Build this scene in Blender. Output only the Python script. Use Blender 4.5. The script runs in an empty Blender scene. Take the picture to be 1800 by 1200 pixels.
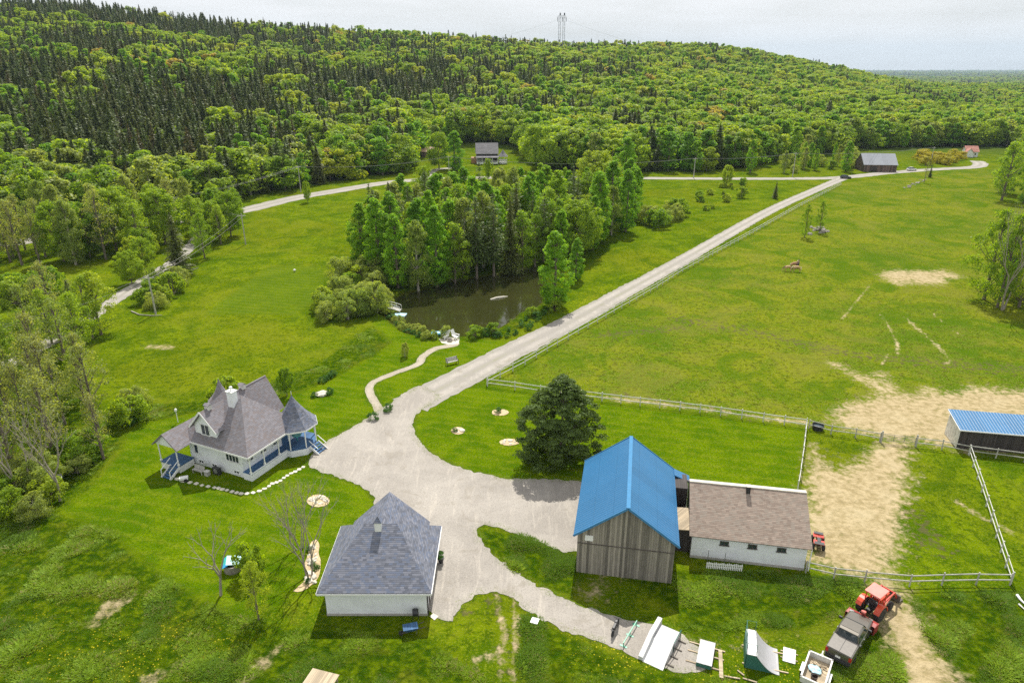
import bpy, bmesh, math, random
import numpy as np
from mathutils import Vector, Matrix, noise as mnoise

scene = bpy.context.scene
COL = scene.collection
R = math.radians

# ------------------------------------------------------------------ camera
FPX, CAMH = 1200.0, 42.0
PITCH = math.atan(482.0 / FPX)
CP, SP = math.cos(PITCH), math.sin(PITCH)
cam_data = bpy.data.cameras.new("camera")
cam_data.lens = 24.0
cam_data.sensor_width = 36.0
cam_data.clip_start = 0.5
cam_data.clip_end = 90000.0
cam = bpy.data.objects.new("camera", cam_data)
COL.objects.link(cam)
cam.location = (0, 0, CAMH)
cam.rotation_euler = (math.pi / 2 - PITCH, 0, 0)
scene.camera = cam

# ------------------------------------------------------------------ light
SUN_EL, SUN_AZ = R(54), R(7)          # azimuth measured from +Y towards +X
EXPOSURE = 0.30
sun_d = bpy.data.lights.new("sun", 'SUN')
sun_d.energy = 4.95
sun_d.angle = R(0.53)
sun_d.color = (1.0, 0.955, 0.88)
sun = bpy.data.objects.new("sun", sun_d)
COL.objects.link(sun)
sdir = Vector((math.sin(SUN_AZ) * math.cos(SUN_EL), math.cos(SUN_AZ) * math.cos(SUN_EL), math.sin(SUN_EL)))
sun.rotation_euler = sdir.to_track_quat('Z', 'Y').to_euler()
sun.location = (0, 0, 300)

world = bpy.data.worlds.new("World")
scene.world = world
world.use_nodes = True
wt = world.node_tree
for n_ in list(wt.nodes):
    wt.nodes.remove(n_)
w_out = wt.nodes.new('ShaderNodeOutputWorld')
w_bg = wt.nodes.new('ShaderNodeBackground')
w_sky = wt.nodes.new('ShaderNodeTexSky')
w_sky.sky_type = 'NISHITA'
w_sky.sun_disc = False
w_sky.sun_elevation = SUN_EL
w_sky.sun_rotation = SUN_AZ
w_sky.dust_density = 2.0
w_sky.air_density = 1.0
w_tc = wt.nodes.new('ShaderNodeTexCoord')
w_map = wt.nodes.new('ShaderNodeMapping')
w_map.inputs['Scale'].default_value = (1.0, 1.0, 7.0)
w_noise = wt.nodes.new('ShaderNodeTexNoise')
w_noise.inputs['Scale'].default_value = 2.3
w_noise.inputs['Detail'].default_value = 6.0
w_noise.inputs['Roughness'].default_value = 0.55
w_ramp = wt.nodes.new('ShaderNodeValToRGB')
w_ramp.color_ramp.elements[0].position = 0.30
w_ramp.color_ramp.elements[0].color = (0.45, 0.45, 0.45, 1)
w_ramp.color_ramp.elements[1].position = 0.58
w_ramp.color_ramp.elements[1].color = (0.95, 0.95, 0.95, 1)
w_mix = wt.nodes.new('ShaderNodeMix')
w_mix.data_type = 'RGBA'
w_mix.inputs[7].default_value = (12.6, 12.5, 12.5, 1)      # thin white cloud veil
wt.links.new(w_tc.outputs['Generated'], w_map.inputs['Vector'])
wt.links.new(w_map.outputs['Vector'], w_noise.inputs['Vector'])
wt.links.new(w_noise.outputs['Fac'], w_ramp.inputs['Fac'])
wt.links.new(w_ramp.outputs['Color'], w_mix.inputs[0])
wt.links.new(w_sky.outputs['Color'], w_mix.inputs[6])
wt.links.new(w_mix.outputs[2], w_bg.inputs['Color'])
w_bg.inputs['Strength'].default_value = 0.066
wt.links.new(w_bg.outputs['Background'], w_out.inputs['Surface'])

scene.view_settings.view_transform = 'Standard'
scene.view_settings.look = 'None'
scene.view_settings.exposure = EXPOSURE
scene.view_settings.gamma = 1.0
scene.view_settings.use_curve_mapping = False
scene.render.engine = 'CYCLES'
scene.cycles.max_bounces = 6
scene.cycles.diffuse_bounces = 3
scene.cycles.transmission_bounces = 4
scene.cycles.transparent_max_bounces = 8
scene.cycles.volume_bounces = 0
scene.cycles.use_adaptive_sampling = True
scene.cycles.use_denoising = False

# ------------------------------------------------------------------ helpers
def at(px, py, z=0.0):
    """world x, y of the place that the photograph shows at pixel px, py (height z)"""
    u = (px - 900) / FPX
    w = (py - 600) / FPX
    t = (CAMH - z) / (SP + w * CP)
    return (u * t, (CP - w * SP) * t)

def ats(*pts):
    return [at(*p) for p in pts]

def proj(x, y, z):
    d = y * CP + (CAMH - z) * SP
    return 900 + FPX * x / d, 600 - FPX * (y * SP - (CAMH - z) * CP) / d

def thing(name, label, cat, loc=(0, 0, 0), rotz=0.0, group=None, scale=None):
    o = bpy.data.objects.new(name, None)
    o.empty_display_size = 0.3
    COL.objects.link(o)
    o.location = loc if len(loc) == 3 else (loc[0], loc[1], 0.0)
    o.rotation_euler = (0, 0, rotz)
    if scale is not None:
        o.scale = scale if hasattr(scale, '__len__') else (scale,) * 3
    return tag(o, label, cat, group)

def tag(o, label, cat, group=None):
    o['label'] = label
    o['category'] = cat
    if group:
        o['group'] = group
    return o

def kind(o, k):
    o['kind'] = k
    return o

def link_mesh(name, me, parent=None):
    o = bpy.data.objects.new(name, me)
    COL.objects.link(o)
    if parent is not None:
        o.parent = parent
    return o

class MB:
    """collects simple shapes into one mesh"""
    def __init__(s):
        s.v, s.f, s.m = [], [], []
    def add(s, vs, fs, mi=0):
        b = len(s.v)
        s.v += [tuple(p) for p in vs]
        s.f += [tuple(i + b for i in f) for f in fs]
        s.m += [mi] * len(fs)
        return s
    def box(s, c, d, rz=0.0, mi=0, rx=0.0, ry=0.0):
        hx, hy, hz = d[0] / 2, d[1] / 2, d[2] / 2
        P = [Vector((x, y, z)) for z in (-hz, hz) for x, y in ((-hx, -hy), (hx, -hy), (hx, hy), (-hx, hy))]
        if rz or rx or ry:
            M = Matrix.Rotation(rz, 3, 'Z') @ Matrix.Rotation(ry, 3, 'Y') @ Matrix.Rotation(rx, 3, 'X')
            P = [M @ p for p in P]
        P = [p + Vector(c) for p in P]
        return s.add(P, [(0, 3, 2, 1), (4, 5, 6, 7), (0, 1, 5, 4), (1, 2, 6, 5), (2, 3, 7, 6), (3, 0, 4, 7)], mi)
    def bar(s, a, b, w, h, mi=0):
        """square bar from a to b"""
        a, b = Vector(a), Vector(b)
        t = (b - a).normalized()
        up = Vector((0, 0, 1)) if abs(t.z) < 0.95 else Vector((0, 1, 0))
        sd = t.cross(up).normalized()
        uu = sd.cross(t).normalized()
        P = []
        for p in (a, b):
            for i, j in ((-1, -1), (1, -1), (1, 1), (-1, 1)):
                P.append(p + sd * (i * w / 2) + uu * (j * h / 2))
        return s.add(P, [(3, 2, 1, 0), (4, 5, 6, 7), (0, 1, 5, 4), (1, 2, 6, 5), (2, 3, 7, 6), (3, 0, 4, 7)], mi)
    def tube(s, path, rad, n=8, mi=0, cap=True):
        path = [Vector(p) for p in path]
        if not hasattr(rad, '__len__'):
            rad = [rad] * len(path)
        b = len(s.v)
        ref = Vector((0.31, 0.95, 0.05))
        for k, p in enumerate(path):
            t = (path[min(k + 1, len(path) - 1)] - path[max(k - 1, 0)])
            t = t.normalized() if t.length > 1e-9 else Vector((0, 0, 1))
            sd = t.cross(ref)
            if sd.length < 0.1:
                sd = t.cross(Vector((1, 0, 0)))
            sd.normalize()
            uu = sd.cross(t).normalized()
            for i in range(n):
                a = 2 * math.pi * i / n
                s.v.append(tuple(p + sd * (math.cos(a) * rad[k]) + uu * (math.sin(a) * rad[k])))
        for k in range(len(path) - 1):
            for i in range(n):
                j = (i + 1) % n
                s.f.append((b + k * n + i, b + k * n + j, b + (k + 1) * n + j, b + (k + 1) * n + i))
                s.m.append(mi)
        if cap:
            s.f.append(tuple(b + i for i in reversed(range(n)))); s.m.append(mi)
            e = b + (len(path) - 1) * n
            s.f.append(tuple(e + i for i in range(n))); s.m.append(mi)
        return s
    def cyl(s, a, b, r, n=16, mi=0):
        return s.tube([a, b], [r, r], n, mi)
    def lathe(s, prof, n=12, c=(0, 0, 0), ph=0.0, mi=0, cap=True):
        b = len(s.v)
        for r, z in prof:
            for i in range(n):
                a = ph + 2 * math.pi * i / n
                s.v.append((c[0] + r * math.cos(a), c[1] + r * math.sin(a), c[2] + z))
        for k in range(len(prof) - 1):
            for i in range(n):
                j = (i + 1) % n
                s.f.append((b + k * n + i, b + k * n + j, b + (k + 1) * n + j, b + (k + 1) * n + i)); s.m.append(mi)
        if cap:
            s.f.append(tuple(b + i for i in reversed(range(n)))); s.m.append(mi)
            e = b + (len(prof) - 1) * n
            s.f.append(tuple(e + i for i in range(n))); s.m.append(mi)
        return s
    def prism(s, poly, z0, z1, mi=0):
        n = len(poly)
        vs = [(x, y, z0) for x, y in poly] + [(x, y, z1) for x, y in poly]
        fs = [tuple(reversed(range(n))), tuple(range(n, 2 * n))]
        fs += [(i, (i + 1) % n, n + (i + 1) % n, n + i) for i in range(n)]
        return s.add(vs, fs, mi)
    def extr(s, poly, axis, a, b, mi=0):
        """polygon of (p, q) pairs pushed along 'x' (p=y, q=z) or 'y' (p=x, q=z) from a to b"""
        n = len(poly)
        f = (lambda t, p, q: (t, p, q)) if axis == 'x' else (lambda t, p, q: (p, t, q))
        vs = [f(a, p, q) for p, q in poly] + [f(b, p, q) for p, q in poly]
        fs = [tuple(range(n)), tuple(reversed(range(n, 2 * n)))]
        fs += [((i + 1) % n, i, n + i, n + (i + 1) % n) for i in range(n)]
        return s.add(vs, fs, mi)
    def slab(s, quad, t, mi=0):
        """a roof plane: polygon in space given thickness t downwards along its normal"""
        q = [Vector(p) for p in quad]
        nn = (q[1] - q[0]).cross(q[2] - q[0]).normalized()
        if nn.z < 0:
            q.reverse(); nn = -nn
        n = len(q)
        vs = q + [p - nn * t for p in q]
        fs = [tuple(range(n)), tuple(reversed(range(n, 2 * n)))]
        fs += [((i + 1) % n, i, n + i, n + (i + 1) % n) for i in range(n)]
        return s.add(vs, fs, mi)
    def build(s, name, mats, parent=None, smooth=False, bevel=0.0, loc=None):
        me = bpy.data.meshes.new(name)
        me.from_pydata(s.v, [], s.f)
        if not isinstance(mats, (list, tuple)):
            mats = [mats]
        for m in mats:
            me.materials.append(m)
        if len(mats) > 1:
            me.polygons.foreach_set('material_index', s.m)
        bm = bmesh.new(); bm.from_mesh(me)
        bmesh.ops.recalc_face_normals(bm, faces=bm.faces[:])
        if bevel:
            bmesh.ops.bevel(bm, geom=[e for e in bm.edges if len(e.link_faces) == 2 and e.calc_face_angle(0) > 0.6],
                            offset=bevel, segments=2, affect='EDGES', profile=0.6)
        bm.to_mesh(me); bm.free()
        metre_uv(me)
        if smooth:
            me.polygons.foreach_set('use_smooth', [True] * len(me.polygons))
        me.update()
        o = link_mesh(name, me, parent)
        if loc is not None:
            o.location = loc
        return o

def metre_uv(me):
    """u runs level along each face, v up its slope, both in metres"""
    uvl = me.uv_layers.new(name="UVMap")
    co = [v.co for v in me.vertices]
    Z = Vector((0, 0, 1))
    for p in me.polygons:
        n = p.normal
        t = Z.cross(n)
        t = t.normalized() if t.length > 0.02 else Vector((1, 0, 0))
        b = n.cross(t)
        for li in p.loop_indices:
            c = co[me.loops[li].vertex_index]
            uvl.data[li].uv = (c.dot(t), c.dot(b))

# ------------------------------------------------------------------ materials
def new_mat(name):
    m = bpy.data.materials.new(name)
    m.use_nodes = True
    nt = m.node_tree
    bs = nt.nodes['Principled BSDF']
    return m, nt, bs

def nd(nt, typ, props=None, **ins):
    n = nt.nodes.new(typ)
    for k, v in (props or {}).items():
        setattr(n, k, v)
    for k, v in ins.items():
        key = int(k[1:]) if k[0] == '_' and k[1:].isdigit() else k.replace('__', ' ')
        if hasattr(v, 'node') or isinstance(v, bpy.types.NodeSocket):
            nt.links.new(v, n.inputs[key])
        else:
            n.inputs[key].default_value = v
    return n

def mix(nt, a, b, f, mode='MIX'):
    n = nd(nt, 'ShaderNodeMix', {'data_type': 'RGBA', 'blend_type': mode})
    for i, v in ((6, a), (7, b), (0, f)):
        if isinstance(v, bpy.types.NodeSocket):
            nt.links.new(v, n.inputs[i])
        elif i == 0:
            n.inputs[0].default_value = v
        else:
            n.inputs[i].default_value = tuple(v) + ((1,) if len(v) == 3 else ())
    return n.outputs[2]

def math_(nt, op, a, b=0.0, c=0.0, clamp=False):
    n = nd(nt, 'ShaderNodeMath', {'operation': op, 'use_clamp': clamp})
    for i, v in enumerate((a, b, c)):
        if isinstance(v, bpy.types.NodeSocket):
            nt.links.new(v, n.inputs[i])
        else:
            n.inputs[i].default_value = v
    return n.outputs[0]

def step(nt, x, a, b):
    return nd(nt, 'ShaderNodeMapRange', {'interpolation_type': 'SMOOTHSTEP'}, Value=x, From__Min=a, From__Max=b).outputs[0]

def noise(nt, vec, scale, detail=3.0, rough=0.55, dist=0.0):
    n = nd(nt, 'ShaderNodeTexNoise', None, Scale=scale, Detail=detail, Roughness=rough, Distortion=dist)
    if vec is not None:
        nt.links.new(vec, n.inputs['Vector'])
    return n.outputs['Fac']

def bump(nt, bs, h, strength=0.3, dist=0.02):
    n = nd(nt, 'ShaderNodeBump', None, Strength=strength, Distance=dist, Height=h)
    nt.links.new(n.outputs['Normal'], bs.inputs['Normal'])

def sc3(c, k):
    return tuple(x * k for x in c[:3])

def mat_plain(name, c, rough=0.6, var=0.15, scale=3.0, metal=0.0, bumpy=0.0, coat=0.0):
    m, nt, bs = new_mat(name)
    tc = nd(nt, 'ShaderNodeTexCoord').outputs['Object']
    n1 = noise(nt, tc, scale, 5.0, 0.6)
    n2 = noise(nt, tc, scale * 9, 3.0, 0.6)
    f = step(nt, math_(nt, 'ADD', math_(nt, 'MULTIPLY', n1, 0.7), math_(nt, 'MULTIPLY', n2, 0.3)), 0.3, 0.7)
    nt.links.new(mix(nt, sc3(c, 1 - var), [min(0.95, x) for x in sc3(c, 1 + var)], f), bs.inputs['Base Color'])
    bs.inputs['Roughness'].default_value = rough
    bs.inputs['Metallic'].default_value = metal
    if coat:
        bs.inputs['Coat Weight'].default_value = coat
    if bumpy:
        bump(nt, bs, n2, bumpy, 0.03)
    return m

def mat_boards(name, c, width=0.22, var=0.35, gap=0.06, dirt=(0.05, 0.04, 0.03), horiz=False, rough=0.8):
    """boards side by side: each its own tone, streaks along the board, dark joints"""
    m, nt, bs = new_mat(name)
    uv = nd(nt, 'ShaderNodeTexCoord').outputs['UV']
    sp = nd(nt, 'ShaderNodeSeparateXYZ', None, Vector=uv)
    a, b = (sp.outputs[1], sp.outputs[0]) if horiz else (sp.outputs[0], sp.outputs[1])
    q = math_(nt, 'DIVIDE', a, width)
    cell = math_(nt, 'FLOOR', q)
    fr = math_(nt, 'FRACT', q)
    wn = nd(nt, 'ShaderNodeTexWhiteNoise', {'noise_dimensions': '1D'}, W=cell).outputs['Value']
    cv = nd(nt, 'ShaderNodeCombineXYZ', None, X=math_(nt, 'MULTIPLY', a, 9.0), Y=math_(nt, 'MULTIPLY', b, 0.7), Z=math_(nt, 'MULTIPLY', cell, 3.7)).outputs[0]
    st = noise(nt, cv, 1.3, 5.0, 0.65)
    blot = noise(nt, uv, 0.45, 4.0, 0.6)
    t = math_(nt, 'ADD', math_(nt, 'MULTIPLY', wn, 0.45), math_(nt, 'MULTIPLY', st, 0.55))
    col = mix(nt, sc3(c, 1 - var), sc3(c, 1 + var), step(nt, t, 0.2, 0.8))
    col = mix(nt, col, dirt, math_(nt, 'MULTIPLY', step(nt, blot, 0.55, 0.8), 0.35))
    g = math_(nt, 'LESS_THAN', fr, gap)
    col = mix(nt, col, sc3(c, 0.18), math_(nt, 'MULTIPLY', g, 0.75))
    nt.links.new(col, bs.inputs['Base Color'])
    bs.inputs['Roughness'].default_value = rough
    bump(nt, bs, math_(nt, 'SUBTRACT', math_(nt, 'MULTIPLY', st, 0.3), g), 0.5, 0.02)
    return m

def mat_siding(name, c, lap=0.14, var=0.05):
    """painted clapboard: level laps, faint weathering"""
    m, nt, bs = new_mat(name)
    uv = nd(nt, 'ShaderNodeTexCoord').outputs['UV']
    sp = nd(nt, 'ShaderNodeSeparateXYZ', None, Vector=uv)
    fr = math_(nt, 'FRACT', math_(nt, 'DIVIDE', sp.outputs[1], lap))
    n1 = noise(nt, uv, 0.6, 5.0, 0.65)
    n2 = noise(nt, uv, 7.0, 4.0, 0.7)
    col = mix(nt, sc3(c, 1 - var * 3), c, step(nt, n1, 0.3, 0.6))
    col = mix(nt, col, sc3(c, 0.8), math_(nt, 'MULTIPLY', step(nt, n2, 0.55, 0.75), 0.3))
    col = mix(nt, col, sc3(c, 0.5), math_(nt, 'MULTIPLY', math_(nt, 'LESS_THAN', fr, 0.09), 0.45))
    nt.links.new(col, bs.inputs['Base Color'])
    bs.inputs['Roughness'].default_value = 0.6
    bump(nt, bs, fr, 0.35, 0.02)
    return m

def mat_shingle(name, c1, c2, c3=None, w=0.32, h=0.17):
    """asphalt shingles: every tab its own tone, courses stepped"""
    m, nt, bs = new_mat(name)
    uv = nd(nt, 'ShaderNodeTexCoord').outputs['UV']
    sp = nd(nt, 'ShaderNodeSeparateXYZ', None, Vector=uv)
    row = math_(nt, 'FLOOR', math_(nt, 'DIVIDE', sp.outputs[1], h))
    off = nd(nt, 'ShaderNodeTexWhiteNoise', {'noise_dimensions': '1D'}, W=row).outputs['Value']
    qx = math_(nt, 'ADD', math_(nt, 'DIVIDE', sp.outputs[0], w), math_(nt, 'MULTIPLY', off, 5.0))
    cell = math_(nt, 'FLOOR', qx)
    wv = nd(nt, 'ShaderNodeCombineXYZ', None, X=cell, Y=row).outputs[0]
    wn = nd(nt, 'ShaderNodeTexWhiteNoise', {'noise_dimensions': '2D'}, Vector=wv)
    n1 = noise(nt, uv, 0.5, 4.0, 0.6)
    n2 = noise(nt, uv, 14.0, 2.0, 0.6)
    col = mix(nt, c1, c2, wn.outputs['Value'])
    if c3:
        col = mix(nt, col, c3, math_(nt, 'GREATER_THAN', nd(nt, 'ShaderNodeSeparateColor', None, Color=wn.outputs['Color']).outputs[2], 0.72))
    col = mix(nt, col, sc3(c1, 0.55), math_(nt, 'MULTIPLY', step(nt, n1, 0.5, 0.75), 0.35))
    col = mix(nt, col, sc3(c2, 1.4), math_(nt, 'MULTIPLY', step(nt, n2, 0.5, 0.8), 0.3))
    fy = math_(nt, 'FRACT', math_(nt, 'DIVIDE', sp.outputs[1], h))
    edge = math_(nt, 'LESS_THAN', fy, 0.14)
    col = mix(nt, col, sc3(c1, 0.35), math_(nt, 'MULTIPLY', edge, 0.6))
    nt.links.new(col, bs.inputs['Base Color'])
    bs.inputs['Roughness'].default_value = 0.9
    bump(nt, bs, math_(nt, 'SUBTRACT', wn.outputs['Value'], math_(nt, 'MULTIPLY', edge, 1.5)), 0.5, 0.02)
    return m

def mat_metal_roof(name, c, rib=0.34, rough=0.42):
    m, nt, bs = new_mat(name)
    uv = nd(nt, 'ShaderNodeTexCoord').outputs['UV']
    sp = nd(nt, 'ShaderNodeSeparateXYZ', None, Vector=uv)
    fr = math_(nt, 'FRACT', math_(nt, 'DIVIDE', sp.outputs[0], rib))
    tri = math_(nt, 'ABSOLUTE', math_(nt, 'SUBTRACT', fr, 0.5))
    ribm = step(nt, tri, 0.30, 0.45)
    lap = math_(nt, 'LESS_THAN', math_(nt, 'FRACT', math_(nt, 'DIVIDE', sp.outputs[1], 2.1)), 0.02)
    pan = nd(nt, 'ShaderNodeTexWhiteNoise', {'noise_dimensions': '1D'}, W=math_(nt, 'FLOOR', math_(nt, 'DIVIDE', sp.outputs[0], rib * 4))).outputs['Value']
    n1 = noise(nt, uv, 0.35, 5.0, 0.6)
    n2 = noise(nt, uv, 12.0, 3.0, 0.6)
    col = mix(nt, sc3(c, 0.8), sc3(c, 1.15), math_(nt, 'ADD', math_(nt, 'MULTIPLY', n1, 0.6), math_(nt, 'MULTIPLY', pan, 0.35)))
    col = mix(nt, col, (0.42, 0.5, 0.56), math_(nt, 'MULTIPLY', step(nt, n2, 0.55, 0.8), 0.25))
    col = mix(nt, col, sc3(c, 0.5), math_(nt, 'MULTIPLY', math_(nt, 'ADD', ribm, lap, clamp=True), 0.6))
    nt.links.new(col, bs.inputs['Base Color'])
    bs.inputs['Roughness'].default_value = rough
    bump(nt, bs, ribm, 0.7, 0.03)
    return m

def mat_leaf(name, cols, trans=0.5, hue=0.5, rough=0.55):
    """leaves: tone differs from tree to tree and from clump to clump"""
    m, nt, bs = new_mat(name)
    rnd = nd(nt, 'ShaderNodeObjectInfo').outputs['Random']
    ramp = nd(nt, 'ShaderNodeValToRGB', None, Fac=rnd)
    cr = ramp.color_ramp
    cr.elements[0].color = tuple(cols[0]) + (1,)
    cr.elements[1].color = tuple(cols[-1]) + (1,)
    for i, c in enumerate(cols[1:-1]):
        e = cr.elements.new((i + 1) / (len(cols) - 1)); e.color = tuple(c) + (1,)
    tc = nd(nt, 'ShaderNodeTexCoord').outputs['Object']
    n1 = noise(nt, tc, 0.55, 3.0, 0.6)
    n2 = noise(nt, tc, 4.0, 2.0, 0.6)
    col = mix(nt, ramp.outputs['Color'], (0.66, 0.72, 0.55), step(nt, n1, 0.35, 0.75), 'MULTIPLY')
    hs = nd(nt, 'ShaderNodeHueSaturation', None, Color=col, Value=math_(nt, 'ADD', math_(nt, 'MULTIPLY', n2, 1.1), 0.5))
    tr = nd(nt, 'ShaderNodeBsdfTranslucent', None, Color=mix(nt, hs.outputs[0], (2.1, 1.95, 0.45), 1.0, 'MULTIPLY'))
    nt.links.new(hs.outputs[0], bs.inputs['Base Color'])
    bs.inputs['Roughness'].default_value = rough
    bs.inputs['Specular IOR Level'].default_value = 0.25
    mx = nd(nt, 'ShaderNodeMixShader', None, Fac=trans)
    nt.links.new(bs.outputs[0], mx.inputs[1]); nt.links.new(tr.outputs[0], mx.inputs[2])
    nt.links.new(mx.outputs[0], nt.nodes['Material Output'].inputs['Surface'])
    return m

def mat_glass(name, c=(0.02, 0.03, 0.035)):
    m, nt, bs = new_mat(name)
    n1 = noise(nt, nd(nt, 'ShaderNodeTexCoord').outputs['Object'], 1.5, 2.0)
    nt.links.new(mix(nt, c, sc3(c, 2.2), n1), bs.inputs['Base Color'])
    bs.inputs['Roughness'].default_value = 0.06
    bs.inputs['Specular IOR Level'].default_value = 0.7
    return m

M = {}
M['white_siding'] = mat_siding('white_siding', (0.90, 0.92, 0.95))
M['white_trim'] = mat_plain('white_trim', (0.82, 0.82, 0.80), 0.5, 0.06, 2.0)
M['old_white'] = mat_plain('old_white', (0.62, 0.61, 0.57), 0.75, 0.28, 2.5, bumpy=0.2)
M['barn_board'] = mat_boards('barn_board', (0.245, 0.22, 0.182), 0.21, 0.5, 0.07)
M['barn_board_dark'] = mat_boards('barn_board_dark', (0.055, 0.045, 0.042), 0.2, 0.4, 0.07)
M['far_board'] = mat_boards('far_board', (0.13, 0.09, 0.075), 0.6, 0.5, 0.1)
M['deck_blue'] = mat_boards('deck_blue', (0.05, 0.13, 0.27), 0.14, 0.25, 0.08)
M['raw_wood'] = mat_boards('raw_wood', (0.42, 0.34, 0.23), 0.14, 0.25, 0.06)
M['grey_wood'] = mat_plain('grey_wood', (0.43, 0.42, 0.38), 0.85, 0.3, 3.0, bumpy=0.3)
M['dark_wood'] = mat_plain('dark_wood', (0.10, 0.085, 0.07), 0.85, 0.35, 3.0, bumpy=0.3)
M['shingle_house'] = mat_shingle('shingle_house', (0.185, 0.175, 0.19), (0.255, 0.24, 0.26), (0.21, 0.18, 0.18))
M['shingle_garage'] = mat_shingle('shingle_garage', (0.105, 0.115, 0.145), (0.215, 0.225, 0.27), (0.14, 0.165, 0.23))
M['shingle_brown'] = mat_shingle('shingle_brown', (0.225, 0.172, 0.138), (0.345, 0.275, 0.222), (0.285, 0.238, 0.195))
M['shingle_far'] = mat_shingle('shingle_far', (0.17, 0.165, 0.175), (0.25, 0.24, 0.25), None, 1.0, 0.5)
M['blue_roof'] = mat_metal_roof('blue_roof', (0.030, 0.158, 0.335))
M['blue_trim'] = mat_plain('blue_trim', (0.05, 0.20, 0.385), 0.9, 0.1)
M['grey_roof'] = mat_metal_roof('grey_roof', (0.33, 0.35, 0.39), 0.5)
M['rust_roof'] = mat_metal_roof('rust_roof', (0.55, 0.36, 0.25), 0.5, 0.7)
M['red_roof'] = mat_shingle('red_roof', (0.38, 0.16, 0.12), (0.5, 0.25, 0.2), None, 0.8, 0.4)
M['glass'] = mat_glass('glass')
M['concrete'] = mat_plain('concrete', (0.42, 0.40, 0.37), 0.9, 0.15, 3.0, bumpy=0.2)
M['stone'] = mat_plain('stone', (0.27, 0.245, 0.21), 0.9, 0.35, 1.5, bumpy=0.5)
M['pale_stone'] = mat_plain('pale_stone', (0.60, 0.56, 0.47), 0.9, 0.2, 2.5, bumpy=0.3)
M['rubber'] = mat_plain('rubber', (0.025, 0.025, 0.025), 0.85, 0.3)
M['black'] = mat_plain('black', (0.03, 0.03, 0.032), 0.5, 0.2)
M['red_paint'] = mat_plain('red_paint', (0.55, 0.045, 0.025), 0.35, 0.15, 2.0, coat=0.3)
M['faded_red'] = mat_plain('faded_red', (0.75, 0.22, 0.18), 0.5, 0.12, 2.0)
M['dark_red'] = mat_plain('dark_red', (0.26, 0.03, 0.025), 0.5, 0.25, 2.0)
M['orange_paint'] = mat_plain('orange_paint', (0.56, 0.07, 0.025), 0.4, 0.15, 2.0)
M['truck_paint'] = mat_plain('truck_paint', (0.17, 0.155, 0.13), 0.28, 0.06, 1.0, metal=0.55, coat=0.6)
M['tonneau'] = mat_plain('tonneau', (0.20, 0.185, 0.165), 0.6, 0.1, 4.0)
M['chrome'] = mat_plain('chrome', (0.6, 0.6, 0.6), 0.2, 0.05, metal=0.9)
M['steel'] = mat_plain('steel', (0.30, 0.30, 0.29), 0.45, 0.2, metal=0.6)
M['tower_steel'] = mat_plain('tower_steel', (0.34, 0.35, 0.37), 0.6, 0.1, metal=0.2)
M['green_steel'] = mat_plain('green_steel', (0.03, 0.30, 0.17), 0.4, 0.15)
M['ramp_green'] = mat_plain('ramp_green', (0.035, 0.14, 0.11), 0.55, 0.15)
M['ramp_top'] = mat_plain('ramp_top', (0.62, 0.62, 0.61), 0.55, 0.12, 1.5)
M['ramp_grey'] = mat_plain('ramp_grey', (0.36, 0.36, 0.37), 0.5, 0.1, 1.5)
M['white_plastic'] = mat_plain('white_plastic', (0.82, 0.82, 0.80), 0.4, 0.05)
M['blue_plastic'] = mat_plain('blue_plastic', (0.03, 0.32, 0.60), 0.35, 0.1)
M['pale_blue'] = mat_plain('pale_blue', (0.38, 0.60, 0.68), 0.55, 0.1)
M['teal_plastic'] = mat_plain('teal_plastic', (0.04, 0.40, 0.36), 0.4, 0.1)
M['lamp_red'] = mat_plain('lamp_red', (0.45, 0.02, 0.02), 0.25, 0.1)
M['bark'] = mat_plain('bark', (0.17, 0.14, 0.11), 0.95, 0.4, 2.0, bumpy=0.6)
M['pale_bark'] = mat_plain('pale_bark', (0.36, 0.33, 0.28), 0.95, 0.35, 2.0, bumpy=0.4)
M['dead_bark'] = mat_plain('dead_bark', (0.30, 0.265, 0.22), 0.95, 0.3, 2.0, bumpy=0.4)
M['palomino'] = mat_plain('palomino', (0.50, 0.33, 0.16), 0.7, 0.15, 1.5)
M['cream_hair'] = mat_plain('cream_hair', (0.72, 0.63, 0.45), 0.8, 0.15, 4.0)
M['dark_coat'] = mat_plain('dark_coat', (0.065, 0.045, 0.035), 0.6, 0.2, 1.5)
M['chestnut'] = mat_plain('chestnut', (0.36, 0.19, 0.10), 0.65, 0.15, 1.5)
M['mulch'] = mat_plain('mulch', (0.50, 0.385, 0.23), 0.95, 0.35, 5.0, bumpy=0.5)
M['wire'] = mat_plain('wire', (0.22, 0.22, 0.22), 0.6, 0.05)
# foliage
M['leaf_mid'] = mat_leaf('leaf_mid', [(0.16, 0.26, 0.012), (0.21, 0.31, 0.015), (0.25, 0.34, 0.020), (0.17, 0.28, 0.020), (0.29, 0.36, 0.028)])
M['leaf_bright'] = mat_leaf('leaf_bright', [(0.17, 0.33, 0.014), (0.22, 0.38, 0.018), (0.15, 0.30, 0.020), (0.27, 0.40, 0.022)])
M['leaf_yellow'] = mat_leaf('leaf_yellow', [(0.29, 0.37, 0.018), (0.25, 0.36, 0.02), (0.33, 0.37, 0.024), (0.22, 0.34, 0.018)])
M['leaf_pale'] = mat_leaf('leaf_pale', [(0.25, 0.31, 0.075), (0.30, 0.35, 0.10), (0.21, 0.29, 0.06)])
M['leaf_rust'] = mat_leaf('leaf_rust', [(0.33, 0.27, 0.07), (0.36, 0.31, 0.08), (0.30, 0.27, 0.06)])
M['leaf_sparse'] = mat_leaf('leaf_sparse', [(0.22, 0.26, 0.085), (0.25, 0.27, 0.11), (0.19, 0.26, 0.06)])
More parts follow.
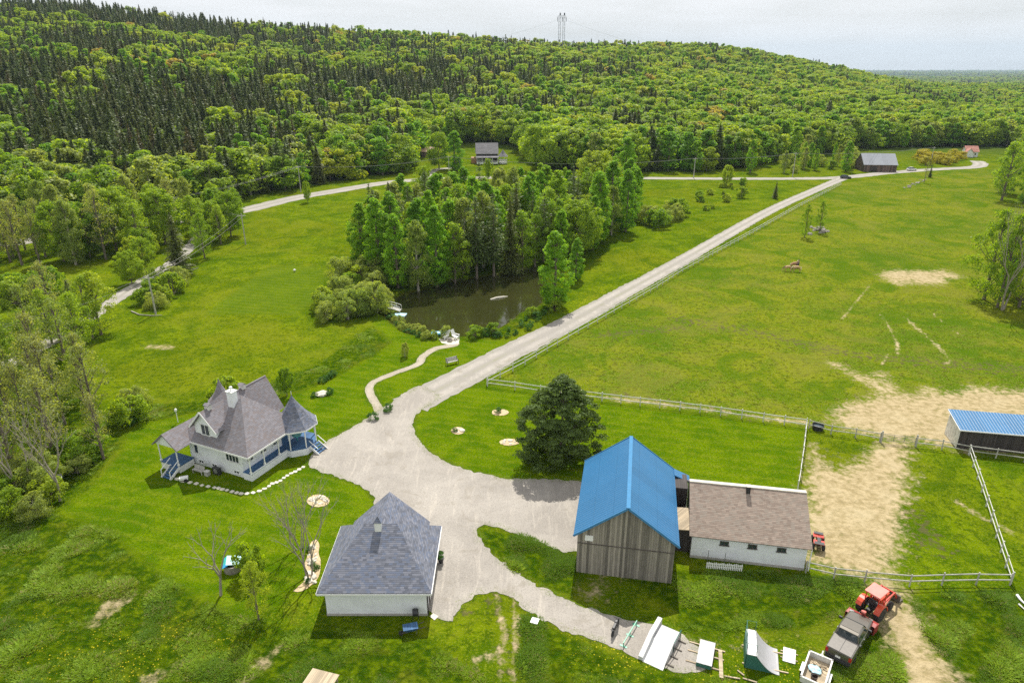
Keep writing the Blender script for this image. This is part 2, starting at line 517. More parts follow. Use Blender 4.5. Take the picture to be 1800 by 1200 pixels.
M['needle_dark'] = mat_leaf('needle_dark', [(0.075, 0.105, 0.022), (0.095, 0.13, 0.025), (0.115, 0.13, 0.028), (0.078, 0.118, 0.03)], 0.2)
M['needle_pine'] = mat_leaf('needle_pine', [(0.09, 0.135, 0.032), (0.105, 0.15, 0.036)], 0.2)
M['needle_brown'] = mat_leaf('needle_brown', [(0.12, 0.10, 0.04), (0.10, 0.095, 0.034)], 0.2)
M['needle_hero'] = mat_leaf('needle_hero', [(0.10, 0.155, 0.034), (0.105, 0.16, 0.036)], 0.3)
M['shrub_green'] = mat_leaf('shrub_green', [(0.08, 0.18, 0.03), (0.06, 0.15, 0.03)], 0.3)
M['yellow_flower'] = mat_leaf('yellow_flower', [(0.42, 0.36, 0.02), (0.36, 0.34, 0.03)], 0.3)
M['grass_blade'] = mat_leaf('grass_blade', [(0.17, 0.27, 0.010), (0.21, 0.31, 0.012), (0.15, 0.25, 0.010), (0.24, 0.31, 0.014)], 0.35)
M['grass_dark'] = mat_leaf('grass_dark', [(0.11, 0.20, 0.009), (0.13, 0.22, 0.010), (0.10, 0.19, 0.010)], 0.35)
M['grass_dry'] = mat_leaf('grass_dry', [(0.30, 0.26, 0.10), (0.24, 0.23, 0.07)], 0.3)
M['dandelion'] = mat_plain('dandelion', (0.72, 0.60, 0.03), 0.7, 0.1)
# ------------------------------------------------------------------ terrain
def _sky():
    tab = [(-300, -12), (-100, -8), (0, -3), (100, 0), (200, 10), (340, 30), (470, 40), (600, 50), (800, 62), (1000, 77),
           (1120, 76), (1250, 79), (1350, 94), (1420, 107), (1480, 118), (1530, 132), (1700, 160), (2200, 170)]
    S, Eo = [], []
    for px, py in tab:
        u, w = (px - 900) / FPX, (py - 600) / FPX
        d = CP - w * SP
        S.append(u / d); Eo.append((-SP - w * CP) / d)
    return np.array(S), np.array(Eo)
SK_S, SK_E = _sky()
POND = ats((668, 540), (690, 562), (715, 580), (745, 587), (800, 587), (840, 583), (872, 573), (895, 560), (912, 545), (940, 536),
           (958, 520), (958, 470), (930, 466), (880, 478), (830, 486), (785, 494), (752, 505), (715, 512), (690, 524))

def sdf(px, py, poly):
    """signed distance in metres, positive inside the polygon"""
    poly = np.asarray(poly)
    d2 = np.full(px.shape, 1e12)
    ins = np.zeros(px.shape, bool)
    n = len(poly)
    for i in range(n):
        ax, ay = poly[i]; bx, by = poly[(i + 1) % n]
        ex, ey = bx - ax, by - ay
        t = np.clip(((px - ax) * ex + (py - ay) * ey) / (ex * ex + ey * ey + 1e-12), 0, 1)
        d2 = np.minimum(d2, (px - ax - t * ex) ** 2 + (py - ay - t * ey) ** 2)
        c = (ay > py) != (by > py)
        xi = ax + (py - ay) / (by - ay + 1e-12) * ex
        ins ^= c & (px < xi)
    d = np.sqrt(d2)
    return np.where(ins, d, -d)

def sdline(px, py, line):
    d2 = np.full(px.shape, 1e12)
    for (ax, ay), (bx, by) in zip(line[:-1], line[1:]):
        ex, ey = bx - ax, by - ay
        t = np.clip(((px - ax) * ex + (py - ay) * ey) / (ex * ex + ey * ey + 1e-12), 0, 1)
        d2 = np.minimum(d2, (px - ax - t * ex) ** 2 + (py - ay - t * ey) ** 2)
    return np.sqrt(d2)

def sstep(x, a, b):
    t = np.clip((x - a) / (b - a), 0, 1)
    return t * t * (3 - 2 * t)

def height(x, y):
    x = np.asarray(x, float); y = np.asarray(y, float)
    yy = np.maximum(y, 1.0)
    s = x / yy
    e = np.interp(s, SK_S, SK_E)
    yr = np.interp(s, [-0.9, -0.6, -0.2, 0.1, 0.45], [800, 800, 880, 940, 1050])
    y0 = np.interp(s, [-0.9, -0.6, -0.45, -0.3, 0.0, 0.4], [215, 215, 245, 290, 325, 350])
    zr = np.maximum(0, CAMH + e * yr - 13)
    t = (y - y0) / (yr - y0)
    z = np.where(t <= 1, zr * np.clip(t, 0, 1) ** 1.12, zr * np.clip(1 - (t - 1) / 0.9, 0, 1) ** 1.3)
    z = z + 5.0 * np.sin(x * 0.013 + 1.3) * np.sin(y * 0.011) * np.clip(t * 2.2, 0, 1) * (z > 6) * np.clip((1 - t) * 4, 0, 1)
    z = z - 22 * sstep(y, 1250, 2300)
    # the pond's basin
    near = (x > -60) & (x < 40) & (y > 85) & (y < 180)
    if near.any():
        d = sdf(x[near], y[near], POND) if x.ndim else sdf(np.array([x]), np.array([y]), POND)[0]
        zz = -1.5 * sstep(d, -1.8, 2.2)
        if z.ndim:
            z[near] += zz
        else:
            z = z + zz
    return z

def gz(x, y):
    return float(height(np.array([x]), np.array([y]))[0])

# ------------------------------------------------------------------ what grows or lies where
PASTURE = ats((1485, 322), (1400, 366), (1200, 477), (1000, 594), (856, 674), (950, 690), (1060, 704), (1230, 724), (1415, 751),
              (1560, 775), (1700, 797), (1900, 822), (2300, 700), (2300, 330), (1760, 296), (1620, 303))
LAWN = [ats((856, 676), (950, 692), (1060, 706), (1230, 726), (1412, 753), (1400, 870), (1216, 850), (1030, 850), (890, 842), (820, 826), (740, 780), (725, 750), (760, 700)),
        ats((640, 740), (690, 705), (800, 660), (905, 606), (880, 598), (800, 592), (720, 590), (655, 545), (640, 520), (655, 570), (690, 600), (660, 625), (560, 680), (470, 705), (360, 725), (290, 735), (235, 745), (215, 790), (170, 850), (110, 900), (190, 930), (330, 1040), (440, 1085), (540, 1040), (600, 940), (660, 900), (640, 860), (560, 815), (575, 775))]
FIELDG = ats((470, 470), (520, 466), (560, 470), (573, 480), (560, 520), (520, 552), (360, 552))
ROUGH = [ats((-200, 880), (100, 905), (190, 930), (250, 990), (330, 1040), (420, 1085), (560, 1105), (750, 1120), (800, 1160), (860, 1200), (700, 1300), (-200, 1300)),
         ats((1590, 1045), (1800, 1040), (2000, 1060), (2000, 1300), (1720, 1300), (1660, 1160), (1610, 1080)),
         ats((-300, 560), (200, 560), (330, 470), (420, 395), (300, 470), (120, 640), (170, 700), (215, 780), (150, 850), (90, 905), (-300, 900)),
         ats((655, 545), (690, 572), (740, 594), (800, 596), (880, 592), (920, 575), (985, 530), (1030, 470), (1100, 420), (1060, 400), (900, 420), (640, 440), (600, 500), (540, 560), (600, 570)),
         ats((1090, 1000), (1410, 1005), (1510, 1020), (1500, 1070), (1420, 1105), (1200, 1115), (1190, 1075)),
         ats((235, 745), (360, 722), (470, 702), (560, 676), (660, 622), (690, 603), (650, 575), (560, 640), (400, 700), (230, 715)),
         ats((1480, 1120), (1560, 1090), (1590, 1200), (1600, 1300), (1420, 1300), (1450, 1190)),
         ats((840, 928), (900, 938), (1012, 975), (1008, 1050), (960, 1030), (890, 990), (850, 955)),
         ats((920, 1080), (1050, 1140), (1140, 1178), (1280, 1200), (1280, 1300), (900, 1300))]
SAND = [ats((1425, 790), (1420, 870), (1418, 985), (1480, 1008), (1560, 1024), (1582, 960), (1588, 880), (1600, 800), (1590, 772), (1552, 778), (1520, 800), (1470, 825)),
        ats((1530, 1010), (1575, 1022), (1590, 1060), (1635, 1130), (1700, 1210), (1760, 1300), (1640, 1300), (1595, 1200), (1560, 1105), (1545, 1060)),
        ats((1450, 740), (1480, 705), (1545, 690), (1650, 684), (1900, 676), (1900, 800), (1700, 790), (1640, 782), (1550, 772)),
        ats((1535, 482), (1560, 473), (1660, 473), (1700, 488), (1650, 502), (1575, 504)),
        ats((1018, 1003), (1088, 1008), (1094, 1045), (1070, 1072), (1008, 1056)),
        ats((1140, 1140), (1200, 1110), (1300, 1110), (1400, 1105), (1470, 1100), (1480, 1110), (1300, 1150), (1230, 1165))]
SAND_W = [1.2, 1.3, 1.0, 0.85, 0.75, 0.62]
STREAK = [(ats((1548, 552), (1566, 580), (1577, 600), (1578, 622)), 0.45), (ats((1590, 557), (1625, 588), (1655, 615), (1670, 632), (1664, 640)), 0.5),
          (ats((1640, 550), (1665, 575), (1700, 595)), 0.3), (ats((1560, 622), (1550, 640)), 0.35),
          (ats((165, 1095), (190, 1070), (218, 1050)), 1.3), (ats((872, 1045), (880, 1080), (886, 1130), (878, 1200)), 0.42),
          (ats((903, 1050), (908, 1085), (907, 1130), (902, 1180), (890, 1230)), 0.42), (ats((255, 1200), (300, 1175), (335, 1160)), 1.0),
          (ats((1060, 697), (1230, 718), (1420, 744)), 1.1), (ats((1675, 877), (1730, 910), (1775, 932)), 0.7), (ats((265, 608), (300, 610)), 1.6),
          (ats((840, 1160), (865, 1150)), 1.2), (ats((500, 1130), (430, 1195)), 0.8), (ats((1430, 780), (1440, 850)), 1.0), (ats((1480, 560), (1530, 500)), .4),
          (ats((1470, 640), (1560, 690)), 2.2), (ats((1540, 660), (1580, 700)), 3.0)]
MUD = [(ats((862, 1030), (870, 1062)), 1.5), (ats((872, 1050), (884, 1120), (880, 1180)), 0.7), (ats((905, 1060), (908, 1120), (902, 1180)), 0.7), (ats((1070, 690), (1230, 715), (1330, 735)), 1.3),
       (ats((1190, 560), (1330, 585), (1480, 620), (1660, 640), (1800, 650)), 4.0), (ats((1060, 590), (1200, 575)), 3.0),
       (ats((1480, 725), (1560, 720)), 2.5), (ats((1640, 745), (1670, 760)), 2.0), (ats((1600, 900), (1640, 960)), 3.0), (ats((775, 1080), (820, 1078)), 1.0)]
YELLOW = [ats((0, 1090), (300, 1090), (420, 1120), (330, 1200), (0, 1200)), ats((1130, 460), (1165, 452), (1150, 475), (1120, 480)),
          ats((1010, 530), (1055, 505), (1080, 510), (1030, 550)), ats((1230, 1160), (1330, 1150), (1420, 1170), (1380, 1200), (1230, 1200)), ats((1000, 1090), (1180, 1170), (1060, 1190))]

def build_ground():
    s = np.linspace(-0.92, 0.92, 620)
    ys = [-70.0, -40.0, -15.0, 5.0]
    y = 18.0
    while y < 15500:
        ys.append(y)
        y += max(0.34, 0.0045 * (y + 45)) if y < 420 else (0.018 * y if y < 2600 else 0.09 * y)
    ys = np.array(ys)
    A = 80.0
    X = s[None, :] * (ys[:, None] + A)
    Y = np.repeat(ys[:, None], len(s), 1)
    x, y = X.ravel(), Y.ravel()
    z = height(x, y)
    nr, nc = X.shape
    me = bpy.data.meshes.new("ground")
    me.vertices.add(nr * nc)
    me.vertices.foreach_set('co', np.stack([x, y, z], 1).ravel())
    i = np.arange(nr * nc).reshape(nr, nc)
    q = np.stack([i[:-1, :-1], i[:-1, 1:], i[1:, 1:], i[1:, :-1]], -1).reshape(-1, 4)
    me.loops.add(q.size); me.polygons.add(len(q))
    me.loops.foreach_set('vertex_index', q.ravel())
    me.polygons.foreach_set('loop_start', np.arange(0, q.size, 4))
    me.polygons.foreach_set('use_smooth', np.ones(len(q), bool))
    me.update(calc_edges=True)
    near = y < 420
    nx, ny = x[near], y[near]
    def reg(polys, soft, ws=None):
        o = np.zeros(nx.shape)
        for k, p in enumerate(polys):
            p = np.asarray(p)
            b = (nx > p[:, 0].min() - soft) & (nx < p[:, 0].max() + soft) & (ny > p[:, 1].min() - soft) & (ny < p[:, 1].max() + soft)
            if b.any():
                o[b] = np.maximum(o[b], sstep(sdf(nx[b], ny[b], p), -soft, soft) * (ws[k] if ws else 1.0))
        return o
    def lin(lines, gain=1.0):
        o = np.zeros(nx.shape)
        for l, w in lines:
            o = np.maximum(o, gain * np.exp(-(sdline(nx, ny, l) / w) ** 2))
        return o
    sand = np.maximum(reg(SAND, 4.2, SAND_W), lin(STREAK, 0.66))
    a1 = np.stack([reg([PASTURE], 0.8), reg(LAWN, 0.4), sand, reg(ROUGH, 1.6)], 1)
    yel = reg(YELLOW, 4.0)
    pond = sstep(sdf(nx, ny, POND), -1.2, 0.5)
    a2 = np.stack([lin(MUD), reg([FIELDG], 0.5), yel, pond], 1)
    for nm, a in (('zone_a', a1), ('zone_b', a2)):
        full = np.zeros((nr * nc, 4))
        full[near] = a
        at_ = me.color_attributes.new(nm, 'FLOAT_COLOR', 'POINT')
        at_.data.foreach_set('color', full.ravel())
    me.materials.append(mat_ground())
    return kind(link_mesh("ground", me), 'structure')

def mat_ground():
    m, nt, bs = new_mat('ground_cover')
    P = nd(nt, 'ShaderNodeNewGeometry').outputs['Position']
    A = nd(nt, 'ShaderNodeAttribute', {'attribute_name': 'zone_a'})
    B = nd(nt, 'ShaderNodeAttribute', {'attribute_name': 'zone_b'})
    sa = nd(nt, 'ShaderNodeSeparateColor', None, Color=A.outputs['Color']).outputs
    sb = nd(nt, 'ShaderNodeSeparateColor', None, Color=B.outputs['Color']).outputs
    past, lawn, sand, rough = sa[0], sa[1], sa[2], A.outputs['Alpha']
    mud, fieldg, yel, pond = sb[0], sb[1], sb[2], B.outputs['Alpha']
    big = noise(nt, P, 0.035, 3.0)
    mid = noise(nt, P, 0.22, 5.0, 0.6, 0.5)
    sm = noise(nt, P, 1.3, 5.0, 0.65)
    fine = noise(nt, P, 4.2, 4.0, 0.75)
    vor = nd(nt, 'ShaderNodeTexVoronoi', None, Vector=P, Scale=2.2, Randomness=1.0).outputs['Distance']
    # meadow
    g = mix(nt, (0.054, 0.106, 0.0015), (0.114, 0.168, 0.002), step(nt, mid, 0.40, 0.60))
    g = mix(nt, g, (0.120, 0.142, 0.004), math_(nt, 'MULTIPLY', step(nt, big, 0.42, 0.66), 0.7))
    g = mix(nt, g, (0.032, 0.066, 0.002), math_(nt, 'MULTIPLY', step(nt, sm, 0.47, 0.6), 0.75))
    g = mix(nt, g, (0.22, 0.25, 0.015), math_(nt, 'MULTIPLY', step(nt, fine, 0.5, 0.62), 0.55))
    pat = noise(nt, P, 0.085, 5.0, 0.62, 1.2)
    g = mix(nt, g, (0.034, 0.078, 0.0015), math_(nt, 'MULTIPLY', step(nt, pat, 0.52, 0.64), 0.55))
    g = mix(nt, g, (0.17, 0.19, 0.012), math_(nt, 'MULTIPLY', step(nt, pat, 0.46, 0.36), 0.35))
    # mown lawn: even, faint mowing bands
    sp = nd(nt, 'ShaderNodeSeparateXYZ', None, Vector=P).outputs
    ph = math_(nt, 'ADD', math_(nt, 'MULTIPLY', sp[0], 0.9), math_(nt, 'MULTIPLY', sp[1], 3.6))
    band = math_(nt, 'SINE', math_(nt, 'ADD', ph, math_(nt, 'MULTIPLY', mid, 7.0)))
    l = mix(nt, (0.066, 0.128, 0.0015), (0.118, 0.180, 0.002), step(nt, mid, 0.38, 0.62))
    l = mix(nt, l, (0.165, 0.20, 0.012), math_(nt, 'MULTIPLY', step(nt, math_(nt, 'ADD', math_(nt, 'MULTIPLY', band, 0.12), sm), 0.45, 0.75), 0.6))
    l = mix(nt, l, (0.035, 0.075, 0.002), math_(nt, 'MULTIPLY', step(nt, fine, 0.46, 0.58), 0.6))
    # grazed pasture
    p = mix(nt, (0.066, 0.122, 0.002), (0.140, 0.170, 0.004), step(nt, math_(nt, 'ADD', math_(nt, 'MULTIPLY', mid, 0.6), math_(nt, 'MULTIPLY', big, 0.5)), 0.42, 0.68))
    p = mix(nt, p, (0.042, 0.055, 0.004), math_(nt, 'MULTIPLY', step(nt, sm, 0.49, 0.6), 0.75))
    p = mix(nt, p, (0.32, 0.31, 0.07), math_(nt, 'MULTIPLY', step(nt, fine, 0.5, 0.62), 0.5))
    p = mix(nt, p, (0.050, 0.110, 0.002), math_(nt, 'MULTIPLY', step(nt, pat, 0.50, 0.62), 0.6))
    p = mix(nt, p, (0.175, 0.17, 0.03), math_(nt, 'MULTIPLY', step(nt, pat, 0.47, 0.36), 0.35))
    # rank tall growth
    r = mix(nt, (0.034, 0.080, 0.002), (0.115, 0.170, 0.003), step(nt, sm, 0.38, 0.64))
    r = mix(nt, r, (0.175, 0.185, 0.014), math_(nt, 'MULTIPLY', step(nt, mid, 0.52, 0.7), 0.55))
    r = mix(nt, r, (0.024, 0.055, 0.002), math_(nt, 'MULTIPLY', step(nt, vor, 0.35, 0.7), 0.5))
    col = mix(nt, g, p, past)
    col = mix(nt, col, r, step(nt, math_(nt, 'ADD', rough, math_(nt, 'MULTIPLY', math_(nt, 'SUBTRACT', sm, 0.5), 0.7)), 0.35, 0.65))
    col = mix(nt, col, l, lawn)
    col = mix(nt, col, mix(nt, (0.075, 0.130, 0.006), (0.105, 0.150, 0.010), step(nt, math_(nt, 'ADD', math_(nt, 'MULTIPLY', band, 0.3), fine), 0.3, 0.8)), math_(nt, 'MULTIPLY', fieldg, 0.6))
    # wet or trampled soil
    mm = step(nt, math_(nt, 'ADD', mud, math_(nt, 'MULTIPLY', math_(nt, 'SUBTRACT', sm, 0.62), 3.2)), 0.45, 0.85)
    col = mix(nt, col, mix(nt, (0.075, 0.06, 0.03), (0.15, 0.12, 0.065), fine), math_(nt, 'MULTIPLY', mm, 0.6))
    # sand, straw and bare ground: breaks up along its rim into tufts
    nn = math_(nt, 'ADD', math_(nt, 'MULTIPLY', math_(nt, 'SUBTRACT', mid, 0.5), 1.1), math_(nt, 'MULTIPLY', math_(nt, 'SUBTRACT', sm, 0.5), 1.3))
    nn = math_(nt, 'ADD', nn, math_(nt, 'MULTIPLY', math_(nt, 'SUBTRACT', fine, 0.5), 0.6))
    ss = math_(nt, 'MULTIPLY', step(nt, math_(nt, 'ADD', sand, nn), 0.36, 0.92), 0.94)
    sc = mix(nt, (0.30, 0.235, 0.125), (0.46, 0.37, 0.22), step(nt, sm, 0.35, 0.65))
    sc = mix(nt, sc, (0.22, 0.165, 0.09), math_(nt, 'MULTIPLY', step(nt, fine, 0.55, 0.8), 0.5))
    sc = mix(nt, sc, (0.50, 0.42, 0.27), math_(nt, 'MULTIPLY', step(nt, mid, 0.5, 0.72), 0.5))
    col = mix(nt, col, sc, ss)
    # dandelions in bloom
    vy = nd(nt, 'ShaderNodeTexVoronoi', None, Vector=P, Scale=5.0)
    dot = math_(nt, 'MULTIPLY', math_(nt, 'LESS_THAN', vy.outputs['Distance'], 0.27), math_(nt, 'GREATER_THAN', nd(nt, 'ShaderNodeSeparateColor', None, Color=vy.outputs['Color']).outputs[0], 0.6))
    col = mix(nt, col, (0.62, 0.52, 0.03), math_(nt, 'MULTIPLY', dot, math_(nt, 'MULTIPLY', yel, step(nt, mid, 0.36, 0.5))))
    # silt under the pond
    col = mix(nt, col, mix(nt, (0.05, 0.036, 0.012), (0.11, 0.075, 0.022), mid), pond)
    # woods: litter and undergrowth; the far plain of fields and bush
    fl = mix(nt, (0.03, 0.055, 0.012), (0.065, 0.095, 0.018), sm)
    inw = step(nt, sp[1], 330.0, 420.0)
    col = mix(nt, col, fl, inw)
    PF = nd(nt, 'ShaderNodeMapping', None, Vector=P, Scale=(1.0, 0.35, 1.0)).outputs[0]
    f1 = noise(nt, PF, 0.0035, 4.0, 0.65)
    f2 = noise(nt, PF, 0.02, 3.0, 0.65)
    far = mix(nt, (0.025, 0.05, 0.02), (0.11, 0.14, 0.06), step(nt, f1, 0.5, 0.62))
    far = mix(nt, far, (0.5, 0.48, 0.42), math_(nt, 'MULTIPLY', step(nt, f2, 0.66, 0.72), 0.7))
    col = mix(nt, col, far, step(nt, sp[1], 1700.0, 2300.0))
    nt.links.new(col, bs.inputs['Base Color'])
    bs.inputs['Roughness'].default_value = 0.92
    bs.inputs['Specular IOR Level'].default_value = 0.0
    hgt = math_(nt, 'ADD', math_(nt, 'MULTIPLY', fine, 0.5), sm)
    hgt = math_(nt, 'MULTIPLY', hgt, math_(nt, 'ADD', 0.35, math_(nt, 'MULTIPLY', rough, 0.65)))
    bump(nt, bs, hgt, 1.0, 0.55)
    return m

# ------------------------------------------------------------------ roads, yard, path
def mat_gravel(name, c1, c2, c3, track=False):
    m, nt, bs = new_mat(name)
    P = nd(nt, 'ShaderNodeNewGeometry').outputs['Position']
    mid = noise(nt, P, 0.16, 5.0, 0.6, 0.8)
    ST = nd(nt, 'ShaderNodeMapping', None, Vector=P, Rotation=(0, 0, 0.5), Scale=(1.6, 0.22, 1)).outputs[0]
    st = noise(nt, ST, 0.9, 5.0, 0.65, 1.2)
    fine = noise(nt, P, 9.0, 3.0, 0.75)
    col = mix(nt, c1, c2, step(nt, mid, 0.3, 0.7))
    col = mix(nt, col, c3, math_(nt, 'MULTIPLY', step(nt, st, 0.5, 0.72), 0.6))
    col = mix(nt, col, sc3(c1, 0.5), math_(nt, 'MULTIPLY', step(nt, fine, 0.5, 0.64), 0.45))
    col = mix(nt, col, (0.23, 0.205, 0.165), math_(nt, 'MULTIPLY', step(nt, noise(nt, P, 0.33, 6.0, 0.7, 1.0), 0.54, 0.66), 0.5))
    col = mix(nt, col, sc3(c2, 1.2), math_(nt, 'MULTIPLY', step(nt, fine, 0.5, 0.25), 0.3))
    if track:
        a = nd(nt, 'ShaderNodeTexCoord').outputs['UV']
        u = math_(nt, 'ABSOLUTE', nd(nt, 'ShaderNodeSeparateXYZ', None, Vector=a).outputs[0])
        w = step(nt, math_(nt, 'ABSOLUTE', math_(nt, 'SUBTRACT', u, 0.48)), 0.32, 0.1)
        col = mix(nt, sc3(c1, 0.86), col, math_(nt, 'ADD', 0.3, math_(nt, 'MULTIPLY', w, 0.7), clamp=True))
        ctr = math_(nt, 'MULTIPLY', step(nt, u, 0.2, 0.04), step(nt, math_(nt, 'ADD', fine, mid), 0.85, 1.2))
        col = mix(nt, col, (0.19, 0.2, 0.08), math_(nt, 'MULTIPLY', ctr, 0.4))
    nt.links.new(col, bs.inputs['Base Color'])
    bs.inputs['Roughness'].default_value = 0.95
    bs.inputs['Specular IOR Level'].default_value = 0.15
    bump(nt, bs, fine, 0.35, 0.03)
    return m

M['gravel'] = mat_gravel('gravel', (0.285, 0.262, 0.232), (0.37, 0.342, 0.302), (0.46, 0.42, 0.36))
M['gravel_road'] = mat_gravel('gravel_road', (0.31, 0.29, 0.26), (0.39, 0.362, 0.32), (0.45, 0.415, 0.365), True)
M['path_gravel'] = mat_gravel('path_gravel', (0.33, 0.29, 0.23), (0.42, 0.375, 0.30), (0.47, 0.42, 0.34))

def smooth_line(pts, stepm=1.0):
    """Catmull-Rom through the points, resampled"""
    P = [Vector((p[0], p[1], 0)) for p in pts]
    P = [P[0] * 2 - P[1]] + P + [P[-1] * 2 - P[-2]]
    out = []
    for i in range(1, len(P) - 2):
        n = max(2, int((P[i + 1] - P[i]).length / stepm))
        for k in range(n):
            t = k / n
            a, b, c, d = P[i - 1], P[i], P[i + 1], P[i + 2]
            out.append(0.5 * ((2 * b) + (c - a) * t + (2 * a - 5 * b + 4 * c - d) * t * t + (3 * b - a - 3 * c + d) * t ** 3))
    out.append(P[-2])
    return out

def strip(name, pts, width, z, mat, jit=0.22, stepm=0.8, follow=False):
    """a lane with a worn, wandering edge; width may change along it"""
    L = smooth_line(pts, stepm)
    n = len(L)
    wf = (lambda t: width) if not hasattr(width, '__len__') else (lambda t: float(np.interp(t, np.linspace(0, 1, len(width)), width)))
    vs, uv, fs = [], [], []
    NC = 7
    for k, p in enumerate(L):
        t = (L[min(k + 1, n - 1)] - L[max(k - 1, 0)]).normalized()
        sd = Vector((-t.y, t.x, 0))
        w = wf(k / max(1, n - 1)) / 2
        ja = jit * 1.3 * (mnoise.noise(p * 0.9 + Vector((7, 0, 3))) + 0.9 * mnoise.noise(p * 2.7))
        jb = jit * 1.3 * (mnoise.noise(p * 0.9 + Vector((0, 31, 9))) + 0.9 * mnoise.noise(p * 2.7 + Vector((5, 5, 5))))
        for c in range(NC):
            f = -1 + 2 * c / (NC - 1)
            q = p + sd * (f * w + (ja if c == 0 else 0) + (jb if c == NC - 1 else 0))
            zz = z + (gz(q.x, q.y) if follow else 0)
            vs.append((q.x, q.y, zz)); uv.append((f, k * stepm))
    for k in range(n - 1):
        for c in range(NC - 1):
            a = k * NC + c
            fs.append((a, a + 1, a + NC + 1, a + NC))
    me = bpy.data.meshes.new(name)
    me.from_pydata(vs, [], fs)
    ul = me.uv_layers.new(name='UVMap')
    for l in me.loops:
        ul.data[l.index].uv = uv[l.vertex_index]
    me.materials.append(mat)
    if me.polygons[0].normal.z < 0:
        me.flip_normals()
    return kind(link_mesh(name, me), 'structure')

def patch(name, poly, z, mat, jit=0.25, seg=0.45, struct=True):
    """a flat area with a ragged rim"""
    from mathutils.geometry import tessellate_polygon
    pts = []
    n = len(poly)
    for i in range(n):
        a, b = Vector((*poly[i], 0)), Vector((*poly[(i + 1) % n], 0))
        k = max(1, int((b - a).length / seg))
        for j in range(k):
            p = a.lerp(b, j / k)
            o = Vector((mnoise.noise(p * 1.1), mnoise.noise(p * 1.1 + Vector((9, 9, 9))), 0)) * jit
            o += Vector((mnoise.noise(p * 3.7), mnoise.noise(p * 3.7 + Vector((4, 9, 2))), 0)) * jit * 0.6
            pts.append(p + o)
    for p in pts:
        p.z = z
    tri = tessellate_polygon([pts])
    me = bpy.data.meshes.new(name)
    me.from_pydata([tuple(p) for p in pts], [], tri)
    bm = bmesh.new(); bm.from_mesh(me)
    bmesh.ops.recalc_face_normals(bm, faces=bm.faces[:])
    for f in bm.faces:
        if f.normal.z < 0:
            f.normal_flip()
    bm.to_mesh(me); bm.free()
    me.materials.append(mat)
    o = link_mesh(name, me)
    return kind(o, 'structure') if struct else o

def smooth_poly(pts, stepm=1.2):
    P = [Vector((*p, 0)) for p in pts]
    n = len(P); out = []
    for i in range(n):
        a, b, c, d = P[i - 1], P[i], P[(i + 1) % n], P[(i + 2) % n]
        k = max(1, int((c - b).length / stepm))
        for j in range(k):
            t = j / k
            q = 0.5 * ((2 * b) + (c - a) * t + (2 * a - 5 * b + 4 * c - d) * t * t + (3 * b - a - 3 * c + d) * t ** 3)
            out.append((q.x, q.y))
    return out

build_ground()
YARD = ats((735, 678), (690, 706), (640, 738), (600, 762), (572, 778), (540, 815), (580, 834), (632, 852), (656, 872), (660, 890), (650, 910), (620, 940), (640, 1000), (700, 1040), (748, 1070),
           (766, 1086), (795, 1092), (812, 1066), (835, 1045), (870, 1040), (905, 1050), (918, 1068), (985, 1104), (1060, 1130), (1140, 1164), (1200, 1184), (1238, 1176), (1236, 1150),
           (1205, 1118), (1185, 1105), (1120, 1092), (1060, 1078), (1000, 1054), (950, 1032), (890, 994), (852, 960), (837, 932), (852, 922), (900, 934), (960, 958), (1010, 970),
           (1060, 940), (1060, 852), (1020, 846), (960, 842), (900, 842), (830, 828), (780, 810), (742, 782), (726, 752), (735, 724), (770, 698))
patch("gravel_yard", smooth_poly(YARD), 0.030, M['gravel'], 0.3, 0.25)
DRIVE = ats((1482, 313), (1440, 331), (1350, 372), (1200, 457), (1100, 512), (1000, 567), (900, 617), (810, 665), (760, 690), (720, 712))
strip("driveway", DRIVE, [4.6, 4.2, 4.2, 4.2, 4.2, 4.4, 5.0, 6.0], 0.022, M['gravel_road'])
ROAD = ats((-160, 452), (0, 430), (110, 414), (230, 399), (345, 384), (430, 369), (520, 348), (600, 334), (680, 321), (740, 316), (830, 313), (920, 311), (1000, 312), (1100, 313), (1250, 314), (1400, 314),
           (1480, 312), (1560, 304), (1640, 298), (1710, 294), (1724, 288), (1716, 283))
strip("road", ROAD, [8.5, 8.5, 8.0, 7.5, 7.0, 6.0, 6.0, 6.0, 6.0, 6.0, 6.0], 0.014, M['gravel_road'], 0.4, 1.5)
LANE = ats((352, 384), (345, 420), (305, 460), (250, 495), (200, 528), (120, 582), (45, 624), (-60, 680), (-200, 760))
strip("lane", LANE, 3.3, 0.018, M['gravel_road'], 0.3)
PATH = ats((672, 733), (662, 712), (650, 690), (655, 673), (690, 657), (735, 640), (742, 628), (765, 613), (797, 606), (796, 598))
strip("path", PATH, [1.25, 1.2, 1.1, 1.2, 1.3, 1.6], 0.020, M['path_gravel'], 0.08, 0.4)
strip("side_drive", ats((742, 315), (765, 299), (800, 295)), 4.0, 0.026, M['gravel_road'], 0.3)
# pond
def mat_water():
    m, nt, bs = new_mat('pond_water')
    P = nd(nt, 'ShaderNodeNewGeometry').outputs['Position']
    n1 = noise(nt, P, 0.12, 3.0)
    nt.links.new(mix(nt, (0.020, 0.024, 0.007), (0.040, 0.040, 0.010), n1), bs.inputs['Base Color'])
    bs.inputs['Roughness'].default_value = 0.04
    bs.inputs['IOR'].default_value = 1.33
    bs.inputs['Specular IOR Level'].default_value = 0.9
    bump(nt, bs, noise(nt, nd(nt, 'ShaderNodeMapping', None, Vector=P, Scale=(1.0, 0.6, 1)).outputs[0], 1.1, 3.0), 0.05, 0.2)
    return m
pc = np.mean(np.array(POND), 0)
patch("pond_water", [(pc[0] + (x - pc[0]) * 1.12, pc[1] + (y - pc[1]) * 1.12) for x, y in POND], -0.5, mat_water(), 0.0)
